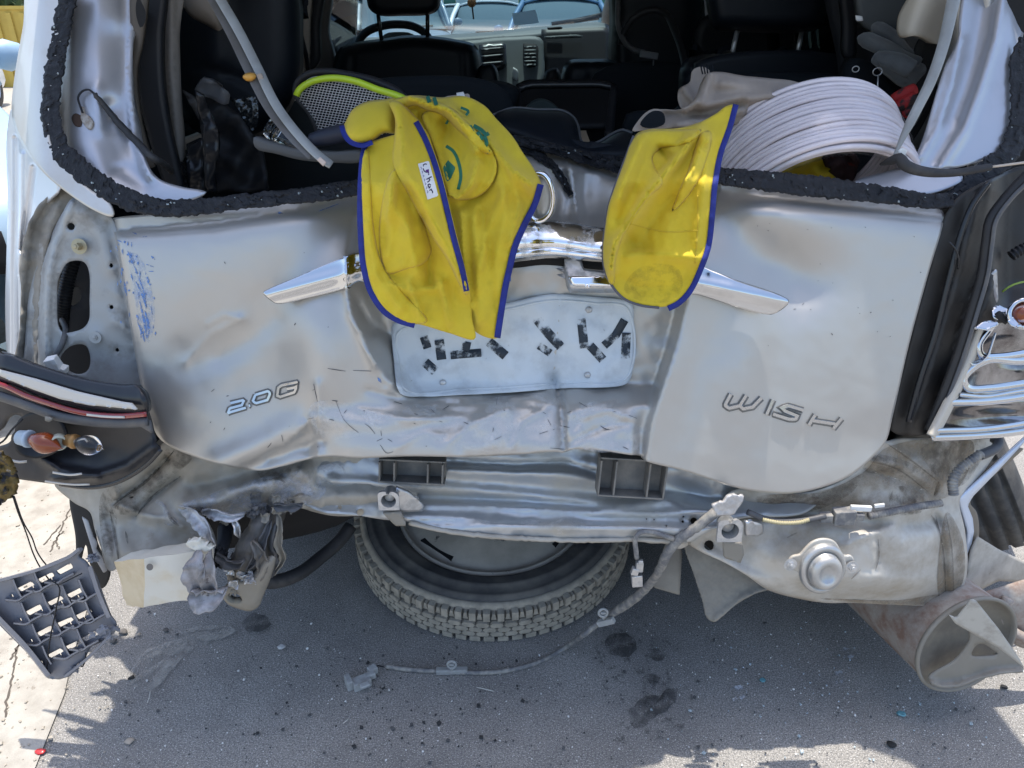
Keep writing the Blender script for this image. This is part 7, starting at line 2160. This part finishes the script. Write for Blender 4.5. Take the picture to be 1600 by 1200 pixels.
SM_ = mat('grey_stone', (.60, .60, .58), .85, base2=(.45, .45, .45), nscale=80)
stone(440, 1014, .0085, SM_, 'pale grey pebble on the asphalt left of the spare wheel')
stone(259, 987, .007, mat('brown_stone', (.13, .12, .11), .85), 'dark pebble on the asphalt beside the pale cement smear')
stone(193, 990, .010, mat('brown_stone', (.13, .12, .11)), 'dark lump of asphalt at the right corner of the honeycomb bracket')
stone(178, 1004, .008, mat('brown_stone', (.13, .12, .11)), 'small dark lump of asphalt below the corner of the honeycomb bracket')
stone(206, 1062, .007, mat('black_stone', (.02, .02, .02), .8), 'black lump on the left end of the cement smear')
stone(203, 1160, .009, mat('tan_chip', (.45, .38, .30), .85), 'tan chip lying on the shaded asphalt at the lower left', 'chip', 'chip', .25)
stone(217, 994, .005, mat('tan_chip', (.45, .38, .30)), 'little tan stone on the asphalt between the honeycomb bracket and cement smear')
stone(64, 1177, .009, mat('red_plastic', (.55, .03, .03), .35, coat=.4), 'red plastic fragment on the sunlit concrete at the lower left', 'fragment', 'lens_fragment', .35)
stone(1392, 1166, .009, mat('black_stone', (.02, .02, .02)), 'black fragment on the sunlit asphalt patch at the lower right', 'fragment', 'fragment', .4)
TEAL = mat('teal_glass', (.25, .55, .62), .1, trans=.5)
stone(1408, 1118, .009, TEAL, 'pale teal glass shard on the asphalt at the lower right', 'glass shard', 'glass_shard', .35)
stone(1191, 1065, .007, TEAL, 'teal glass shard on the asphalt right of the long oil stain', 'glass shard', 'glass_shard', .35)
stone(1078, 1113, .0045, CRUMB, 'clear glass bead on the asphalt beside the long oil stain', 'glass shard', 'glass_shard', .6)
stone(1568, 1076, .007, mat('black_stone', (.02, .02, .02)), 'small black chip on the asphalt right of the silencer plate', 'fragment', 'fragment', .3)
for k, (x, y, dx, dy, lb) in enumerate(((545, 1122, -9, 8, 'thin white sliver on the asphalt left of the loom connector'), (745, 1074, 26, 6, 'thin pale straw on the asphalt under the loom clip'), (632, 1084, 0, 16, 'white splinter on the shaded asphalt left of the small tan chip'))):
    if k == 2:
        x, y, dx, dy = 235, 1080, -5, 18
    q = [G(x, y, .006), G(x + dx * .5 + 1, y + dy * .5, .008), G(x + dx, y + dy, .006)]
    V, F = tube_mesh(catmull(np.array(q), .004), .0009, 5)
    tag(obj('splinter', V, F, mat('pale_fibre', (.6, .58, .52), .7), None), lb, 'splinter')

# ------------------------------------------------------------------ parked cars, wall, trees
GL_D = mat('car_window', (.12, .17, .20), .9, 0, 0, spec=0.0)  # matte blue stands in for the sky mirrored in the panes
def parked_car(label, loc, rz, paint, kind='saloon', group='parked cars beyond the wreck'):
    root = empty('parked_car', loc, label, 'car', group)
    R = rotm(0, 0, rz)
    T = lambda pts: [np.array(p) @ R.T + np.array(loc) for p in pts]
    tall = kind == 'suv'
    H1 = .95 if not tall else 1.05       # belt
    H2 = 1.45 if not tall else 1.68
    hood = .82 if not tall else .98
    W = .86
    # body: sections along x (length), nose at -y local
    sec = []
    for y, zt, zb, w in ((-2.15, .55, .3, .62), (-2.08, .70, .22, .74), (-1.8, hood - .06, .2, .82), (-1.2, hood, .2, W), (-.75, H1 - .02, .2, W), (.4, H1, .2, W), (1.4, H1, .2, W), (1.95, H1 - .04, .24, .8), (2.15, .62, .3, .7)):
        sec.append(T([(-w * .55, y, zb - .02), (-w, y, zb + .05), (-w - .015, y, (zb + zt) / 2), (-w + .03, y, zt - .06), (-w * .82, y, zt - .005), (-w * .4, y, zt + .025), (0, y, zt + .03), (w * .4, y, zt + .025), (w * .82, y, zt - .005), (w - .03, y, zt - .06), (w + .015, y, (zb + zt) / 2), (w, y, zb + .05), (w * .55, y, zb - .02)]))
    V, F = loft_mesh(sec, 36, 40)
    obj('car_body', V, F, paint, root)
    # cabin
    cab = []
    ys = ((-.85, .0), (-.15, 1), (.9, 1.0), (1.75 if tall else 1.35, .92 if tall else .75), (2.0 if tall else 1.8, .0))
    for y, k in ys:
        z = H1 + (H2 - H1) * k
        w = .80 - .20 * k
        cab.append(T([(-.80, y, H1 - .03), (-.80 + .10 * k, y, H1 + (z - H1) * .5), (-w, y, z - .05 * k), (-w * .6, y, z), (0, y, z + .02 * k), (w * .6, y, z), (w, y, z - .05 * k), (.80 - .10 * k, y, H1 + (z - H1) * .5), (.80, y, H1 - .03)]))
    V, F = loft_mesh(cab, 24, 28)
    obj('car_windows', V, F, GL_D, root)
    rf = [T([(-.60, y, H2 - .05), (-.36, y, H2 + .012), (0, y, H2 + .03), (.36, y, H2 + .012), (.60, y, H2 - .05)]) for y in ((-.22, .2, .7, 1.0, 1.7) if tall else (-.22, .1, .5, .8, 1.05))]
    V, F = loft_mesh(rf, 10, 14)
    solid(obj('car_roof', V, F, paint, root), .03, 1)
    for s in (-1, 1):
        for a, b in (((s * .80, -.86, H1), (s * .60, -.16, H2 - .02)), ((s * .80, .42, H1), (s * .62, .42, H2 - .04)), ((s * .80, 1.72 if not tall else 1.95, H1), (s * .60, 1.05 if not tall else 1.7, H2 - .04))):
            q = T([a, ((a[0] + b[0]) / 2 + s * .02, (a[1] + b[1]) / 2 - .01, (a[2] + b[2]) / 2 + .02), b])
            V, F = tube_mesh(catmull(np.array(q), .1), .045, 6)
            obj('car_pillar', V, F, paint, root)
    for s in (-1, 1):
        # mirror, lamp, wheels
        mv = T([(s * .86, -.55, H1 + .10)])[0]
        V, F = lathe_mesh([(.0005, -.08), (.05, -.06), (.07, 0), (.05, .06), (.0005, .08)], mv + R @ np.array([s * .10, 0, 0]), R @ basis((1, 0, 0), (0, 1, 0)) @ np.diag([.7, 1, 1]), 14)
        mo = obj('wing_mirror', V, F, paint, root)
        lv = T([(s * .60, -2.06, .66), (s * .76, -1.86, .68), (s * .80, -1.6, .78), (s * .62, -1.9, .76)])
        V, F = loft_mesh([[lv[0], lv[1]], [lv[3], lv[2]]], 6, 6)
        solid(obj('headlight', V, F, CLEARP, root), .03, 0)
        for y in (-1.35, 1.35):
            Rw_ = R @ basis((s, 0, 0), (0, 0, 1))
            w = obj('wheel', *lathe_mesh([(.2, -.1), (.30, -.1), (.32, -.07), (.32, .07), (.30, .1), (.21, .105)], T([(s * .77, y, .32)])[0], Rw_, 28), RUBBER, root)
            obj('wheel_rim', *lathe_mesh([(.21, .1), (.19, .08), (.06, .09), (.0003, .09)], T([(s * .77, y, .32)])[0], Rw_, 20), STEEL, w)
    g = T([(-.45, -2.165, .50), (.45, -2.165, .50), (.45, -2.13, .62), (-.45, -2.13, .62)])
    V, F = loft_mesh([[g[0], g[1]], [g[3], g[2]]], 4, 4)
    solid(obj('grille', V, F, BLACK, root), .02, 0)
    for x in (-.3, .1):
        q = T([(x, -.83, H1 + .03), (x + .42, -.80, H1 + .05)])
        V, F = tube_mesh(np.array(q), .012, 5)
        obj('wiper', V, F, BLACK, root)
    return root


pc = lambda n, c: mat(n, c, .45, .1, .15, bump=.01)
def gx(px, py, Y):
    q = P(px, py, Y)
    return (float(q[0]), float(q[1]), 0.0)
parked_car('grey-blue tall car facing us, furthest left through the windscreen', (-1.95, 14.2, 0), 10, pc('blue_grey_paint', (.16, .22, .28)), 'suv')
parked_car('white car behind the driver headrest, right of the grey-blue car', (-1.25, 19.5, 0), 6, pc('white_paint', (.75, .77, .78)))
parked_car('white car mid-windscreen, between the other white car and the blue one', (-.42, 15.8, 0), 4, pc('white_paint', (.75, .77, .78)))
parked_car('blue car facing us at the right of the windscreen', (.78, 13.2, 0), -3, pc('blue_paint', (.09, .18, .30)))
parked_car('pale teal car cut by the right end of the windscreen', (2.55, 13.6, 0), -8, pc('teal_paint', (.25, .42, .46)))
parked_car('pale blue car at the left edge beside the wreck', (-3.38, 3.41, 0), 45, pc('pale_blue_paint', (.36, .50, .62)), 'saloon', 'cars parked left of the wreck')
parked_car('white car parked left of the wreck in front of the yellow wall', (-8.2, 10.2, 0), 12, pc('white_paint', (.75, .77, .78)), 'saloon', 'cars parked left of the wreck')

YW = empty('yellow_wall', (-9.5, 15.5, 0), 'yellow ribbed wall at the far left behind the parked cars', 'wall')
parts = []
parts.append(box_mesh((-9.5, 15.5, .68), (10, .12, 1.36)))
WM = mat('yellow_wall_paint', (.55, .40, .09), .8, base2=(.47, .34, .08), nscale=3, bump=.1)
obj('wall_panel', *parts[0], WM, YW, smooth=False)
for k in range(40):
    obj('wall_rib', *box_mesh((-14.4 + k * .25, 15.42, .66), (.10, .05, 1.28)), WM, YW, smooth=False)
obj('wall_cap', *box_mesh((-9.5, 15.5, 1.385), (10.1, .18, .06)), WM, YW, smooth=False)
FN = empty('green_fence', (2.0, 20, 0), 'dark green and white striped sheet fence far beyond the windscreen', 'fence')
for k in range(60):
    x = -6 + k * .3
    obj('fence_sheet', *box_mesh((x, 20 + (k % 2) * .03, 1.1), (.29, .05, 2.2)), mat('fence_green', (.05, .16, .12), .5) if k % 2 else mat('fence_white', (.55, .6, .58), .5), FN, smooth=False)


def tree(x, y, h, r, label, seed):
    root = empty('tree', (x, y, 0), label, 'tree', 'trees beyond the yellow wall')
    obj('trunk', *tube_mesh(np.array([(x, y, 0), (x + .05, y, h * .3), (x, y + .05, h * .6)]), [.14, .11, .06], 8), mat('bark', (.12, .09, .06), .9), root)
    rg = np.random.default_rng(seed)
    n = 1500
    d = rg.normal(0, 1, (n, 3)); d /= np.linalg.norm(d, axis=1, keepdims=True)
    lump = 1 + .35 * np.sin(d[:, 0] * 5 + seed) * np.cos(d[:, 2] * 4 + seed)
    c = np.array([x, y, h * .65]) + d * (rg.uniform(.45, 1, (n, 1)) ** .5) * lump[:, None] * np.array([r, r, h * .36])
    a = rg.normal(0, 1, (n, 3)); a /= np.linalg.norm(a, axis=1, keepdims=True)
    b = np.cross(a, rg.normal(0, 1, (n, 3))); b /= np.linalg.norm(b, axis=1, keepdims=True)
    s = rg.uniform(.10, .20, (n, 1))
    V = np.stack([c - a * s, c + b * s * .5, c + a * s, c - b * s * .5], 1).reshape(-1, 3)
    obj('crown', V, [(4 * i, 4 * i + 1, 4 * i + 2, 4 * i + 3) for i in range(n)], mat('leaves', (.06, .10, .035), .7, base2=(.10, .14, .05), nscale=2), root, smooth=False)


for i, (x, y, h, r, lb) in enumerate(((-12.6, 19, 2.6, 1.5, 'leftmost low tree above the yellow wall'), (-14.2, 21, 3.2, 1.6, 'taller tree behind the low tree above the yellow wall'), (-10.2, 22, 2.4, 1.6, 'low round tree right of the others above the yellow wall'),
                                     (-5.4, 24, 4.5, 2.0, 'tree behind the left end of the striped fence'), (3.5, 26, 4.6, 2.2, 'tree behind the right part of the striped fence'))):
    tree(x, y, h, r, lb, i + 3)
